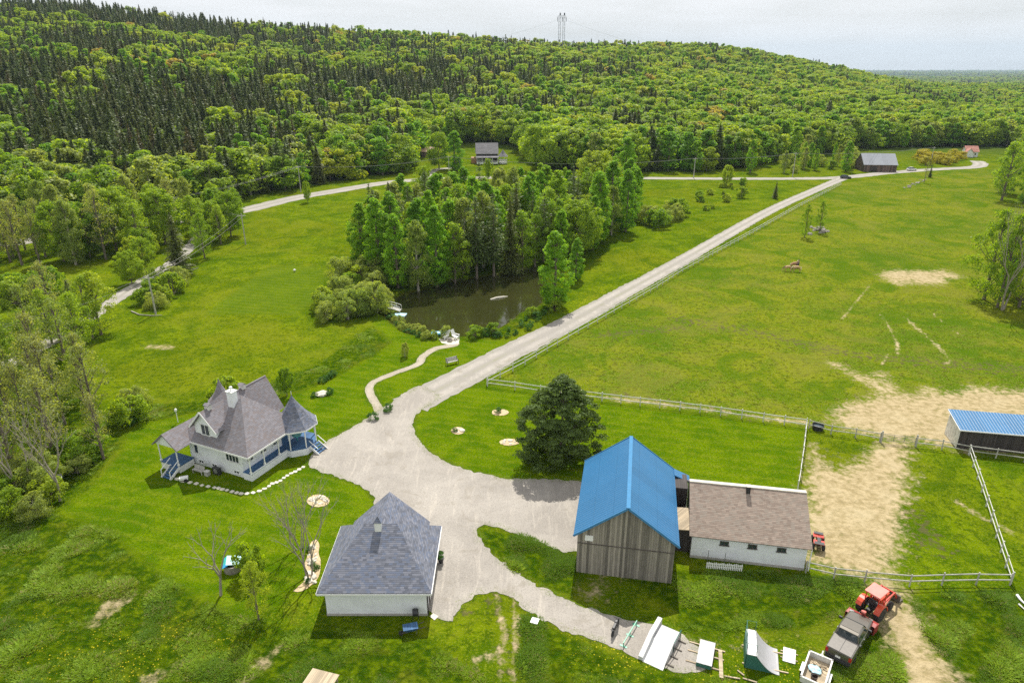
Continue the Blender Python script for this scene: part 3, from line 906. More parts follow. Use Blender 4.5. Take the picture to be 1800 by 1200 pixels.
# ------------------------------------------------------------------ vegetation meshes
def unit(a):
    return a / np.maximum(np.linalg.norm(a, axis=-1, keepdims=True), 1e-9)

def leaf_arrays(c, nrm, size, rng, t1=None, asp=0.6):
    n = unit(nrm)
    if t1 is None:
        t1 = unit(np.cross(n, rng.normal(size=n.shape)))
    else:
        t1 = unit(t1)
    t2 = unit(np.cross(n, t1))
    s = np.asarray(size)[:, None]
    v = np.stack([c + t1 * s, c + t2 * s * asp, c - t1 * s, c - t2 * s * asp], 1)
    return v.reshape(-1, 3)

def quads_mesh(name, v, mat, extra=None):
    """mesh of separate quads; extra = an MB (trunk) with its own material"""
    nq = len(v) // 4
    idx = np.arange(nq * 4, dtype=np.int32)
    starts = np.arange(0, nq * 4, 4, dtype=np.int32)
    mi = np.zeros(nq, np.int32)
    if extra is not None:
        mb, emat = extra
        ev = np.array(mb.v, float)
        b = len(v)
        v = np.concatenate([v, ev])
        li, st = [], []
        p = len(idx)
        for f in mb.f:
            st.append(p); p += len(f); li += [i + b for i in f]
        idx = np.concatenate([idx, np.array(li, np.int32)])
        starts = np.concatenate([starts, np.array(st, np.int32)])
        mi = np.concatenate([mi, np.ones(len(mb.f), np.int32)])
    me = bpy.data.meshes.new(name)
    me.vertices.add(len(v)); me.vertices.foreach_set('co', v.ravel())
    me.loops.add(len(idx)); me.polygons.add(len(starts))
    me.loops.foreach_set('vertex_index', idx)
    me.polygons.foreach_set('loop_start', starts)
    me.materials.append(mat)
    if extra is not None:
        me.materials.append(extra[1])
        me.polygons.foreach_set('material_index', mi)
    me.update(calc_edges=True)
    return me

def profile(shape, f):
    """crown radius (0..1) at height share f of the crown"""
    if shape == 'poplar':
        return np.sin(np.pi * np.clip(0.10 + 0.86 * f, 0, 1)) ** 0.75 * (1 - 0.30 * f)
    if shape == 'maple':
        return np.sin(np.pi * np.clip(0.13 + 0.80 * f, 0, 1)) ** 0.6
    if shape == 'fir':
        return np.interp(f, [0, .25, .45, .7, .85, .95, 1.0], [.86, 1.0, 1.0, .76, .44, .18, .04])
    if shape == 'dome':
        return np.sqrt(np.clip(1 - (0.98 * f) ** 2.1, 0, 1)) * np.clip(0.82 + 0.9 * f, 0, 1)
    if shape == 'ball':
        return np.sin(np.pi * np.clip(0.2 + 0.75 * f, 0, 1)) ** 0.5
    return np.sin(np.pi * np.clip(0.15 + 0.82 * f, 0, 1)) ** 0.8

def leafy(seed, H, Rr, base, shape, nclump, nleaf, lsize, crs=0.34, limbs=True, bark='bark', hollow=0.55, stems=1, squash=0.8):
    """crown quads and trunk of a broadleaved tree"""
    rng = np.random.default_rng(seed)
    f = rng.random(nclump) ** 0.9
    f[:3] = (0.98, 0.93, 0.88)
    az = rng.random(nclump) * 2 * np.pi
    lob = 1 + 0.18 * np.sin(az * 2 + seed) + 0.12 * np.sin(az * 3 + seed * 2.3)
    rr = profile(shape, f) * Rr * lob * (0.35 + 0.65 * rng.random(nclump) ** 0.5)
    z0 = H * base
    C = np.stack([rr * np.cos(az), rr * np.sin(az), z0 + f * (H - z0) * 0.96], 1)
    cr = Rr * crs * (0.65 + 0.6 * rng.random(nclump)) * (1 - 0.35 * f)
    k = rng.integers(0, nclump, nleaf)
    d = unit(rng.normal(size=(nleaf, 3)) + np.array([0, 0, 0.25]))
    rad = (hollow + (1.08 - hollow) * rng.random(nleaf) ** 0.6)
    pos = C[k] + d * (cr[k] * rad)[:, None] * np.array([1, 1, squash])
    pos[:, 2] = np.clip(pos[:, 2], z0 * 0.75, H * 1.02)
    out = unit(pos - np.array([0, 0, z0 + (H - z0) * 0.35]))
    nrm = d * 0.7 + out * 0.5 + np.array([0, 0, 0.12]) + rng.normal(size=pos.shape) * 0.6
    sz = lsize * (0.6 + 0.8 * rng.random(nleaf))
    v = leaf_arrays(pos, nrm, sz, rng)
    t = MB()
    tr = H * 0.013 + 0.03
    for s_ in range(stems):
        o = Vector((0, 0, 0)) if stems == 1 else Vector((math.cos(s_ * 2.1) * 0.25, math.sin(s_ * 2.1) * 0.25, 0))
        lean = Vector((rng.normal() * 0.02 * H, rng.normal() * 0.02 * H, 0)) + o * (H * 0.25 if stems > 1 else 0)
        path = [o + Vector((0, 0, -0.3)), o + lean * 0.2 + Vector((0, 0, H * 0.3)), o + lean * 0.6 + Vector((0, 0, H * 0.62)), o + lean + Vector((0, 0, H * 0.93))]
        t.tube(path, [tr * 1.35, tr, tr * 0.6, tr * 0.15], 6, cap=False)
    if limbs:
        for i in range(min(nclump, 26)):
            c = Vector(C[i])
            zb = max(z0 * 0.7, c.z - 0.5 * math.hypot(c.x, c.y) - 0.12 * H)
            a = Vector((0, 0, min(zb, H * 0.8)))
            mpt = a.lerp(c, 0.5) + Vector((0, 0, -0.02 * H))
            t.tube([a, mpt, c], [tr * 0.38, tr * 0.25, tr * 0.06], 4, cap=False)
    return v, t

def conifer(seed, H, Rr, base, nlev, nper, seg, lsize, droop=0.28, power=0.9, gaps=0.15, up=0.0):
    rng = np.random.default_rng(seed)
    P, T, S = [], [], []
    for i in range(nlev):
        f = (i + rng.random() * 0.8) / nlev
        h = H * (base + (1 - base) * f)
        r0 = Rr * (1 - f) ** power * (1 if f > 0.06 else 0.75)
        n = max(3, int(nper * (0.45 + 0.55 * (1 - f))))
        a0 = rng.random() * 6.28
        for j in range(n):
            if rng.random() < gaps:
                continue
            a = a0 + 6.283 * j / n + rng.normal() * 0.22
            r = r0 * (0.62 + 0.5 * rng.random()) + 0.08
            k = max(2, int(seg * (0.35 + 0.65 * r / Rr)))
            tt = (np.arange(k) + rng.random(k)) / k
            dr = droop * (0.6 + 0.7 * rng.random())
            dirv = np.array([math.cos(a), math.sin(a)])
            side = np.array([-dirv[1], dirv[0]])
            w = rng.normal(size=k) * 0.16 * r * (1 - 0.4 * tt)
            xy = dirv[None] * (tt * r)[:, None] + side[None] * w[:, None]
            z = h - dr * r * tt + up * r * tt ** 2 + rng.normal(size=k) * 0.05 * Rr
            P.append(np.concatenate([xy, z[:, None]], 1))
            T.append(np.stack([np.full(k, dirv[0]), np.full(k, dirv[1]), np.full(k, -dr)], 1) + rng.normal(size=(k, 3)) * 0.35)
            S.append(lsize * (0.65 + 0.6 * rng.random(k)) * (0.55 + 0.45 * (1 - f)))
    # leader
    k = max(4, nlev // 4)
    P.append(np.stack([rng.normal(size=k) * 0.03 * Rr, rng.normal(size=k) * 0.03 * Rr, H * (0.94 + 0.07 * rng.random(k))], 1))
    T.append(np.tile([0, 0, 1.0], (k, 1)) + rng.normal(size=(k, 3)) * 0.2); S.append(np.full(k, lsize * 0.6))
    P = np.concatenate(P); T = np.concatenate(T); S = np.concatenate(S)
    out = unit(P * np.array([1, 1, 0]) + 1e-6)
    nrm = np.array([0, 0, 0.6]) + out * 0.8 + rng.normal(size=P.shape) * 0.35
    v = leaf_arrays(P, nrm, S, rng, T, 0.42)
    t = MB()
    tr = H * 0.012 + 0.03
    t.tube([(0, 0, -0.3), (0, 0, H * 0.5), (0, 0, H * 0.98)], [tr * 1.3, tr * 0.7, tr * 0.08], 6, cap=False)
    return v, t

def bare(seed, H, spread, depth=4, fork=3, tr=None, lean=(0, 0), stems=1, thin=0.62):
    """a leafless tree: forking limbs as one mesh of tubes"""
    rng = random.Random(seed)
    t = MB()
    tr = tr or H * 0.016
    def grow(p, d, L, r, lv):
        q = p + d * L * 0.5 + Vector((rng.gauss(0, 1), rng.gauss(0, 1), rng.gauss(0, 0.4))) * L * 0.05
        e = q + (d + Vector((rng.gauss(0, .12), rng.gauss(0, .12), .05))).normalized() * L * 0.5
        t.tube([p, q, e], [r, r * 0.85, r * 0.68], 6 if lv > 2 else 4, cap=False)
        if lv <= 0:
            return
        n = fork + (rng.random() < 0.4)
        for i in range(n):
            a = 6.28 * (i + rng.random() * 0.6) / n
            k = spread * (0.6 + 0.6 * rng.random())
            nd_ = (d + Vector((math.cos(a) * k, math.sin(a) * k, 0.12))).normalized()
            b = e if i < 2 else p.lerp(e, 0.55 + 0.4 * rng.random())
            grow(b, nd_, L * (0.66 + 0.2 * rng.random()), r * thin, lv - 1)
    for s_ in range(stems):
        a = 6.28 * s_ / stems + 0.6
        d0 = Vector((lean[0] + (0.28 * math.cos(a) if stems > 1 else 0), lean[1] + (0.28 * math.sin(a) if stems > 1 else 0), 1)).normalized()
        grow(Vector((0.25 * math.cos(a), 0.25 * math.sin(a), -0.15)) if stems > 1 else Vector((0, 0, -0.15)), d0, H * 0.32, tr, depth)
    return t

def mesh_of(mb, name, mat):
    me = bpy.data.meshes.new(name)
    me.from_pydata(mb.v, [], mb.f)
    me.materials.append(mat)
    me.polygons.foreach_set('use_smooth', [True] * len(me.polygons))
    me.update()
    return me

# kinds: near = (crown mesh, trunk mesh, nominal height); far = one mesh, nominal height
NEAR, FARM = {}, {}
def reg_near(key, vt, crown_mat, bark, H):
    v, t = vt
    NEAR.setdefault(key, []).append((quads_mesh('crown', v, M[crown_mat]), mesh_of(t, 'trunk', M[bark]), H))
def reg_far(key, vt, mat, bark, H):
    v, t = vt
    FARM.setdefault(key, []).append((quads_mesh(key, v, M[mat], (t, M[bark])), H))

for i in range(3):
    reg_near('poplar', leafy(10 + i, 17, 3.2, 0.04, 'poplar', 170, 17000, 0.15, 0.25, hollow=0.3), 'leaf_bright', 'bark', 17)
    reg_near('maple', leafy(20 + i, 12, 4.6, 0.16, 'maple', 120, 15000, 0.165, 0.26, hollow=0.35), 'leaf_mid', 'bark', 12)
    reg_near('sparse', leafy(30 + i, 14, 3.0, 0.26, 'poplar', 60, 1800, 0.14, 0.40, bark='pale_bark', hollow=0.1), 'leaf_sparse', 'bark', 14)
    reg_near('willow', leafy(40 + i, 5, 2.9, 0.05, 'ball', 50, 8000, 0.13, 0.36, stems=3), 'leaf_pale', 'pale_bark', 5)
    reg_near('spruce', conifer(50 + i, 15, 2.9, 0.05, 38, 14, 14, 0.40, power=0.75), 'needle_dark', 'bark', 15)
    reg_near('pine', conifer(60 + i, 17, 3.3, 0.22, 24, 11, 15, 0.42, droop=-0.02, power=0.62, gaps=0.3), 'needle_pine', 'bark', 17)
    reg_near('shrub', leafy(70 + i, 1.6, 1.1, 0.02, 'ball', 22, 1600, 0.09, 0.4, stems=3, limbs=False), 'shrub_green', 'bark', 1.6)
    reg_near('bush', leafy(80 + i, 3.4, 2.1, 0.04, 'ball', 34, 3600, 0.15, 0.36, stems=3), 'leaf_mid', 'bark', 3.4)
    reg_near('yellowbush', leafy(90 + i, 3.4, 2.6, 0.03, 'ball', 34, 2600, 0.18, 0.36, stems=3), 'yellow_flower', 'bark', 3.4)
for i in range(2):
    reg_near('yellowtree', leafy(100 + i, 12, 4.6, 0.16, 'maple', 60, 7000, 0.25, 0.34), 'leaf_yellow', 'bark', 12)
    reg_near('palepoplar', leafy(110 + i, 16, 3.2, 0.06, 'poplar', 80, 11000, 0.155, 0.36), 'leaf_pale', 'pale_bark', 16)
    reg_near('thin', leafy(120 + i, 13, 3.4, 0.10, 'poplar', 66, 4800, 0.15, 0.34, hollow=0.1), 'leaf_mid', 'bark', 13)
for i in range(3):
    reg_far('far_poplar', leafy(210 + i, 16, 3.2, 0.08, 'poplar', 40, 2900, 0.35, 0.42, False, hollow=0.7), 'leaf_bright', 'bark', 16)
    reg_far('far_maple', leafy(220 + i, 14, 5.0, 0.10, 'maple', 38, 3600, 0.37, 0.40, False, hollow=0.75), 'leaf_mid', 'bark', 14)
    reg_far('far_yellow', leafy(230 + i, 13, 4.8, 0.10, 'maple', 36, 3400, 0.37, 0.40, False, hollow=0.75), 'leaf_yellow', 'bark', 13)
    reg_far('far_spruce', conifer(250 + i, 16, 3.0 + 0.35 * i, 0.03, 30, 13, 8, 1.0, gaps=0.05, power=0.68), 'needle_dark', 'bark', 16)
for i in range(2):
    reg_far('far_pale', leafy(240 + i, 14, 3.8, 0.10, 'poplar', 40, 1900, 0.36, 0.40, False), 'leaf_pale', 'pale_bark', 14)
reg_far('far_rust', leafy(260, 13, 4.4, 0.10, 'maple', 36, 2200, 0.38, 0.38, False), 'leaf_rust', 'bark', 13)
reg_far('far_brown', conifer(262, 15, 2.9, 0.06, 20, 10, 7, 0.9), 'needle_brown', 'bark', 15)
reg_far('far_pine', conifer(264, 18, 3.6, 0.12, 18, 10, 8, 0.95, droop=0.02, power=0.65, gaps=0.2), 'needle_pine', 'bark', 18)

KNAME = dict(poplar='leafy_tree', maple='leafy_tree', sparse='sparse_tree', willow='willow_shrub', spruce='spruce_tree', pine='pine_tree', shrub='shrub',
             bush='bush', yellowbush='flowering_bush', yellowtree='leafy_tree', palepoplar='leafy_tree', thin='leafy_tree')
KCAT = dict(poplar='tree', maple='tree', sparse='tree', willow='shrub', spruce='conifer', pine='conifer', shrub='shrub', bush='bush', yellowbush='bush', yellowtree='tree', palepoplar='tree', thin='tree')
trng = random.Random(5)
def plant(key, x, y, H, label, group=None, wid=1.0, z=None, var=None):
    vs = NEAR[key]
    crown, trunk, H0 = vs[trng.randrange(len(vs)) if var is None else var]
    k = H / H0
    r = thing(KNAME[key], label, KCAT[key], (x, y, gz(x, y) if z is None else z), trng.random() * 6.28, group, (k * wid, k * wid, k))
    link_mesh('crown', crown, r)
    if key != 'shrub':
        link_mesh('trunk', trunk, r)
    return r

def plant_px(key, px, py, top, label, group=None, wid=1.0, z=0.0):
    """tree whose foot the photograph shows at px, py and whose top at row top"""
    x, y = at(px, py, z)
    lo, hi = 0.2, 40.0
    for _ in range(40):
        m_ = (lo + hi) / 2
        if proj(x, y, z + m_)[1] > top:
            lo = m_
        else:
            hi = m_
    return plant(key, x, y, lo, label, group, wid)

# ---- single trees that the photograph sets apart
hv, ht_ = leafy(7, 10.8, 4.45, 0.02, 'fir', 360, 44000, 0.135, 0.17, hollow=0.25, squash=0.34)
hx, hy = at(985, 806)
hero = thing('pine_tree', 'big dark broad pine on the mown lawn beside the blue roofed barn', 'conifer', (hx, hy, 0))
link_mesh('crown', quads_mesh('crown', hv, M['needle_hero']), hero)
link_mesh('trunk', mesh_of(ht_, 'trunk', M['bark']), hero)

plant_px('maple', 505, 697, 648, 'small round dark green tree behind the gazebo of the white house', None, 0.72)
plant_px('bush', 400, 706, 664, 'green bush half hidden behind the white house roof', None, 0.9)
plant_px('poplar', 974, 538, 402, 'tall bright green tree at the right bank of the pond, nearest the water', 'tall trees at the pond', 1.25)
plant_px('poplar', 1012, 492, 416, 'green tree just behind the tall one at the right bank of the pond', 'tall trees at the pond', 1.15)
plant_px('poplar', 1098, 335, 240, 'tall dense tree by the road where the grove meets the far field', None, 1.35)
plant_px('maple', 1277, 327, 290, 'round dark green tree alone below the long road', None, 0.8)
plant_px('spruce', 1362, 349, 319, 'small dark spruce alone in the field left of the driveway', None, 1.1)
plant_px('bush', 1302, 348, 328, 'green bush in the field left of the lone small spruce', None, 0.8)
plant_px('thin', 1414, 417, 358, 'thin half bare tree left of the stone pile in the pasture', None, 0.7)
plant_px('thin', 1440, 408, 352, 'dark half bare tree rising from the stone pile in the pasture', None, 0.7)
plant_px('sparse', 1624, 322, 284, 'scraggy small tree over the row of stones near the far road', None, 0.7)
plant_px('spruce', 1634, 312, 290, 'low dark conifer beside the scraggy tree near the far road', None, 1.0)
plant_px('thin', 455, 1088, 985, 'young upright green tree on the lawn left of the garage', None, 0.75)
plant_px('bush', 443, 1012, 958, 'pale thin bush standing behind the young tree left of the garage', None, 0.6)
plant_px('thin', 178, 588, 476, 'broad green tree standing beside the lane at the meadow edge', None, 1.1)
plant_px('sparse', 182, 806, 690, 'tall thin tree with bare lower trunk at the left edge of the house lawn', None, 1.0)
plant_px('spruce', 318, 486, 374, 'dark broad conifer at the lane beside the meadow corner', None, 1.25)
plant_px('maple', 246, 398, 356, 'small round dark tree by the road at the wood edge', None, 0.8)
plant_px('maple', 541, 356, 318, 'slim small tree at the road above the meadow', None, 0.5)
plant_px('willow', 712, 627, 602, 'thin young tree on the lawn near the winding path', None, 0.45)
plant_px('maple', 748, 372, 292, 'slender tree rising above the grove left of the grey roofed house', None, 0.62)
plant_px('maple', 858, 318, 279, 'small tree standing in the front lawn of the grey roofed house', None, 0.6)
plant_px('yellowtree', 948, 298, 221, 'large round yellow green tree right of the grey roofed house', None, 1.15)
plant_px('poplar', 800, 300, 228, 'broad leafy tree left of the grey roofed house', None, 1.5)
plant_px('maple', 772, 298, 232, 'rusty topped round tree left of the house, beside the orange shed', None, 0.9)
plant_px('willow', 1688, 209, 182, 'rust brown round tree in the far woods at the right', None, 0.6)

def fill(poly, n, spacing, keys, hrange, label, group, seed, wid=(0.85, 1.15), tries=60):
    rng = random.Random(seed)
    P = np.array(poly)
    out = []
    for _ in range(n * tries):
        if len(out) >= n:
            break
        x = rng.uniform(P[:, 0].min(), P[:, 0].max()); y = rng.uniform(P[:, 1].min(), P[:, 1].max())
        if sdf(np.array([x]), np.array([y]), poly)[0] < 0:
            continue
        if any((x - a) ** 2 + (y - b) ** 2 < spacing ** 2 for a, b in out):
            continue
        out.append((x, y))
        k = rng.choices([q[0] for q in keys], [q[1] for q in keys])[0]
        lab = label[k] if isinstance(label, dict) else label
        plant(k, x, y, rng.uniform(*hrange[k] if isinstance(hrange, dict) else hrange), lab, group if not isinstance(group, dict) else group[k], rng.uniform(*wid))
    return out

# ---- the grove behind the pond
GP = 'grove trees behind the pond'
fr = [('poplar', 640, 480, 352), ('poplar', 668, 494, 345), ('poplar', 700, 506, 372), ('palepoplar', 735, 507, 380), ('poplar', 660, 470, 340), ('poplar', 768, 500, 352),
      ('thin', 800, 494, 380), ('pine', 838, 486, 338), ('pine', 868, 482, 330), ('spruce', 897, 476, 345), ('thin', 918, 470, 362), ('thin', 940, 466, 372), ('palepoplar', 850, 470, 332),
      ('palepoplar', 815, 480, 345), ('poplar', 985, 462, 366), ('maple', 1015, 452, 352), ('poplar', 1042, 438, 340), ('pine', 955, 460, 340)]
glab = dict(poplar='tall bright green tree in the front row of the grove over the pond', palepoplar='pale grey green tree in the front row of the grove over the pond',
            thin='thin leafed tree in the front row of the grove over the pond', pine='dark loose pine in the front row of the grove over the pond',
            spruce='dark pointed spruce in the front row of the grove over the pond', maple='rounded leafy tree in the front row of the grove over the pond')
for k, px, py, tp in fr:
    plant_px(k, px, py, tp, glab[k], 'front row of the pond grove, ' + KNAME[k].replace('_', ' ') + 's', 1.05)
glab2 = {k: v.replace('in the front row of', 'deep inside').replace(' over the pond', ' behind the pond') for k, v in glab.items()}
fill(ats((625, 470), (700, 490), (800, 478), (920, 456), (1010, 445), (1075, 420), (1120, 402), (1040, 392), (940, 380), (850, 378), (760, 398), (660, 432)), 88, 4.3,
     [('poplar', 6), ('palepoplar', 3), ('maple', 2), ('pine', 2), ('thin', 2), ('spruce', 0.6)],
     dict(poplar=(14, 19), palepoplar=(13, 17), maple=(11, 15), pine=(15, 19), thin=(12, 15), spruce=(13, 18)), glab2,
     {k: 'inner trees of the pond grove, ' + KNAME[k].replace('_', ' ') + 's' for k in glab2}, 11)
fill(ats((900, 385), (1060, 340), (1105, 345), (1120, 395), (1000, 395)), 22, 4.5, [('poplar', 4), ('maple', 2), ('palepoplar', 1)], (10, 16),
     'leafy tree at the far end of the grove towards the road', 'trees at the far end of the grove', 12)
fill(ats((1120, 398), (1140, 380), (1200, 372), (1198, 394), (1150, 402)), 8, 3.0, [('willow', 2), ('bush', 1)], (3.5, 5.5), 'rounded shrub in the row running out from the grove', 'shrubs running out from the grove', 13)
fill(ats((600, 500), (640, 480), (668, 510), (680, 540), (640, 560), (560, 566), (545, 555), (590, 530)), 22, 2.6, [('willow', 4), ('bush', 1)], (3.0, 6.0),
     'pale rounded willow shrub on the left bank above the pond', 'willow shrubs left of the pond', 14)
fill(ats((680, 546), (700, 574), (745, 596), (792, 594), (792, 588), (745, 583), (712, 566), (696, 545)), 26, 1.2, [('shrub', 3), ('willow', 1)], dict(shrub=(0.7, 1.4), willow=(1.2, 2.0)),
     'low bush on the near bank of the pond left of the white chairs', 'bushes on the near pond bank, left', 15)
fill(ats((815, 592), (880, 586), (925, 560), (960, 535), (985, 540), (930, 580), (890, 594)), 24, 1.6, [('shrub', 3), ('bush', 1)], dict(shrub=(0.6, 1.3), bush=(1.2, 2.2)),
     'low bush on the near bank of the pond right of the white chairs', 'bushes on the near pond bank, right', 16)
fill(ats((1225, 345), (1300, 318), (1320, 330), (1260, 365), (1200, 382), (1195, 372)), 14, 3.0, [('bush', 2), ('willow', 1)], (1.2, 3.0), 'low bush along the ditch in the far field', 'bushes along the field ditch', 17)

# ---- left woods between the two roads, along the lane, and beside the house
WL = 'leafy tree of the wood between the road and the lane'
fill(ats((-110, 478), (60, 474), (200, 468), (262, 448), (330, 412), (345, 392), (230, 412), (60, 436), (-110, 462)), 34, 4.6,
     [('palepoplar', 5), ('thin', 3), ('maple', 1), ('sparse', 3)], (11, 17), {k: {'palepoplar': 'pale grey green tree', 'thin': 'thin leafed tree', 'maple': 'rounded green tree', 'sparse': 'half bare tree'}[k] + ' of the wood between the road and the lane' for k in ('palepoplar', 'thin', 'maple', 'sparse')},
     {k: 'wood between the road and the lane, ' + KNAME[k].replace('_', ' ') + 's of its kind ' + k for k in ('palepoplar', 'thin', 'maple', 'sparse')}, 21)
fill(ats((340, 412), (352, 455), (330, 490), (400, 430), (440, 400), (432, 382), (380, 384)), 16, 3.6, [('maple', 3), ('poplar', 1), ('thin', 2)], (7, 12),
     'leafy tree of the clump where lane and road meet', 'trees where lane and road meet', 22)
fill(ats((215, 505), (255, 440), (285, 455), (255, 492)), 5, 4.5, [('maple', 2), ('yellowtree', 1)], (6, 8.5), 'round light green tree between the lane and the wood', 'light trees left of the lane', 23)
fill(ats((270, 555), (245, 540), (300, 480), (330, 492), (300, 530)), 9, 2.6, [('willow', 2), ('bush', 2)], (2.5, 4.5), 'bush between the lane and the pole', 'bushes along the lane by the pole', 24)
fill(ats((-60, 545), (80, 530), (110, 512), (60, 505), (-60, 520)), 12, 3.2, [('bush', 2), ('spruce', 1)], (2.5, 5.5), 'bush in the rough meadow left of the lane', 'bushes left of the lane', 25)
fill(ats((-170, 690), (-40, 600), (70, 570), (130, 560), (180, 600), (140, 650), (60, 700), (-120, 760)), 26, 3.8, [('thin', 5), ('sparse', 3), ('spruce', 0.6)], (7, 13),
     'young tree of the belt along the lower lane', 'trees along the lower lane', 26)
fill(ats((-200, 800), (-100, 740), (60, 690), (150, 650), (190, 720), (150, 800), (60, 860), (-160, 900)), 27, 3.5, [('sparse', 8), ('thin', 2)], (7, 12),
     'half bare tree in the brown thicket left of the house lawn', 'trees of the thicket beside the house lawn', 27)
fill(ats((-40, 935), (60, 915), (120, 880), (150, 800), (100, 790), (-40, 850)), 20, 2.6, [('bush', 2), ('willow', 2)], (2.0, 4.0), 'undergrowth bush beneath the brown thicket', 'undergrowth of the thicket', 28)
fill(ats((220, 745), (235, 700), (260, 715), (262, 735)), 4, 1.8, [('willow', 1), ('bush', 1)], (1.5, 3.5), 'bush at the lawn corner left of the house', 'bushes left of the house', 29)

# ---- right edge
fill(ats((1712, 548), (1730, 540), (1830, 548), (1900, 560), (1900, 510), (1760, 505), (1720, 520)), 13, 3.4, [('poplar', 2), ('thin', 3), ('maple', 2)], (12, 18),
     'tall tree of the clump at the right edge of the pasture', 'clump at the right edge of the pasture', 31, (0.7, 0.9))
fill(ats((1735, 358), (1790, 362), (1990, 372), (1990, 300), (1775, 300), (1745, 320)), 20, 5.0, [('poplar', 2), ('thin', 1), ('palepoplar', 2), ('maple', 2)], (14, 20),
     'tall leafy tree of the far clump at the right edge', 'far clump at the right edge', 32, (0.9, 1.2))
fill(ats((1630, 292), (1600, 284), (1625, 276), (1680, 274), (1705, 282), (1690, 290)), 16, 3.6, [('yellowbush', 1)], (2.5, 4.2), 'yellow flowering bush on the lawn by the far road', 'yellow bushes by the far road', 33)
fill(ats((1310, 305), (1370, 290), (1420, 285), (1500, 276), (1512, 300), (1440, 306)), 22, 4.5, [('poplar', 2), ('willow', 2), ('bush', 2), ('palepoplar', 2)], dict(poplar=(8, 15), willow=(3, 6), bush=(2, 4), palepoplar=(8, 14)),
     {k: {'poplar': 'bright leafy tree', 'willow': 'pale rounded shrub', 'bush': 'low green bush', 'palepoplar': 'pale leafy tree'}[k] + ' in the scrub left of the weathered grey barn' for k in ('poplar', 'willow', 'bush', 'palepoplar')},
     {k: 'scrub left of the weathered grey barn, ' + KNAME[k] + k for k in ('poplar', 'willow', 'bush', 'palepoplar')}, 34)
for px, py, hh in ((656, 737, 1.0), (683, 722, 1.0)):
    x, y = at(px, py)
    plant('shrub', x, y, hh, 'round dark shrub %s of the path where it meets the driveway' % ('left' if px < 670 else 'right'))
for i, (px, py) in enumerate(((566, 672), (573, 668), (580, 664), (586, 660))):
    x, y = at(px, py)
    plant('shrub', x, y, 0.8, 'clipped shrub in the little row on the lawn behind the house', 'shrub row on the lawn behind the house')
for px, py, hh, lb in ((553, 697, 0.7, 'low shrub beside the garden boulder'), (876, 725, 0.7, 'dark shrub in the mulch ring farthest from the driveway'), (580, 692, 0.9, 'pointed little shrub at the right of the garden boulder'),
                       (800, 758, 0.5, 'tiny shrub in the mulch ring nearest the driveway curve'), (235, 745, 1.0, 'dark clump of perennials at the lawn edge left of the house')):
    x, y = at(px, py)
    plant('shrub', x, y, hh, lb)

# ------------------------------------------------------------------ forest
FRONT = ats((-900, 520), (-300, 470), (-60, 428), (150, 398), (330, 368), (430, 352), (540, 328), (620, 315), (700, 305), (728, 298), (736, 284), (760, 274), (800, 270), (830, 266), (915, 268), (926, 290),
            (960, 298), (1060, 302), (1200, 304), (1300, 298), (1380, 281), (1500, 266), (1620, 260), (1700, 258), (1790, 258), (1830, 300), (2100, 330))
def forest_points():
    rng = np.random.default_rng(77)
    fx = np.array([p[0] for p in FRONT]); fy = np.array([p[1] for p in FRONT])
    fs = fx / fy
    o = np.argsort(fs)
    pts = []
    y = 120.0
    while y < 2300:
        sp = 5.2 if y < 420 else (6.4 if y < 700 else (7.6 if y < 1100 else 11.0))
        smax = 0.86
        n = int(2 * smax * y / sp)
        s = np.linspace(-smax, smax, n) + rng.normal(size=n) * 0.3 * sp / y
        yy = y + rng.normal(size=n) * 0.3 * sp
        x = s * yy
        front = np.interp(s, fs[o], fy[o])
        ok = yy > front
        # beyond the ridge nothing shows
        z = height(x, yy)
        # a clearing with the pale meadow seen at the right, and the grassy plot by the barn
        cl = sdf(x, yy, CLEAR) > 0
        ok &= ~cl
        for k in np.nonzero(ok)[0]:
            pts.append((x[k], yy[k], z[k]))
        y += sp * 0.92
    return np.array(pts)
CLEAR = ats((1628, 220), (1660, 206), (1700, 206), (1700, 216), (1660, 224))

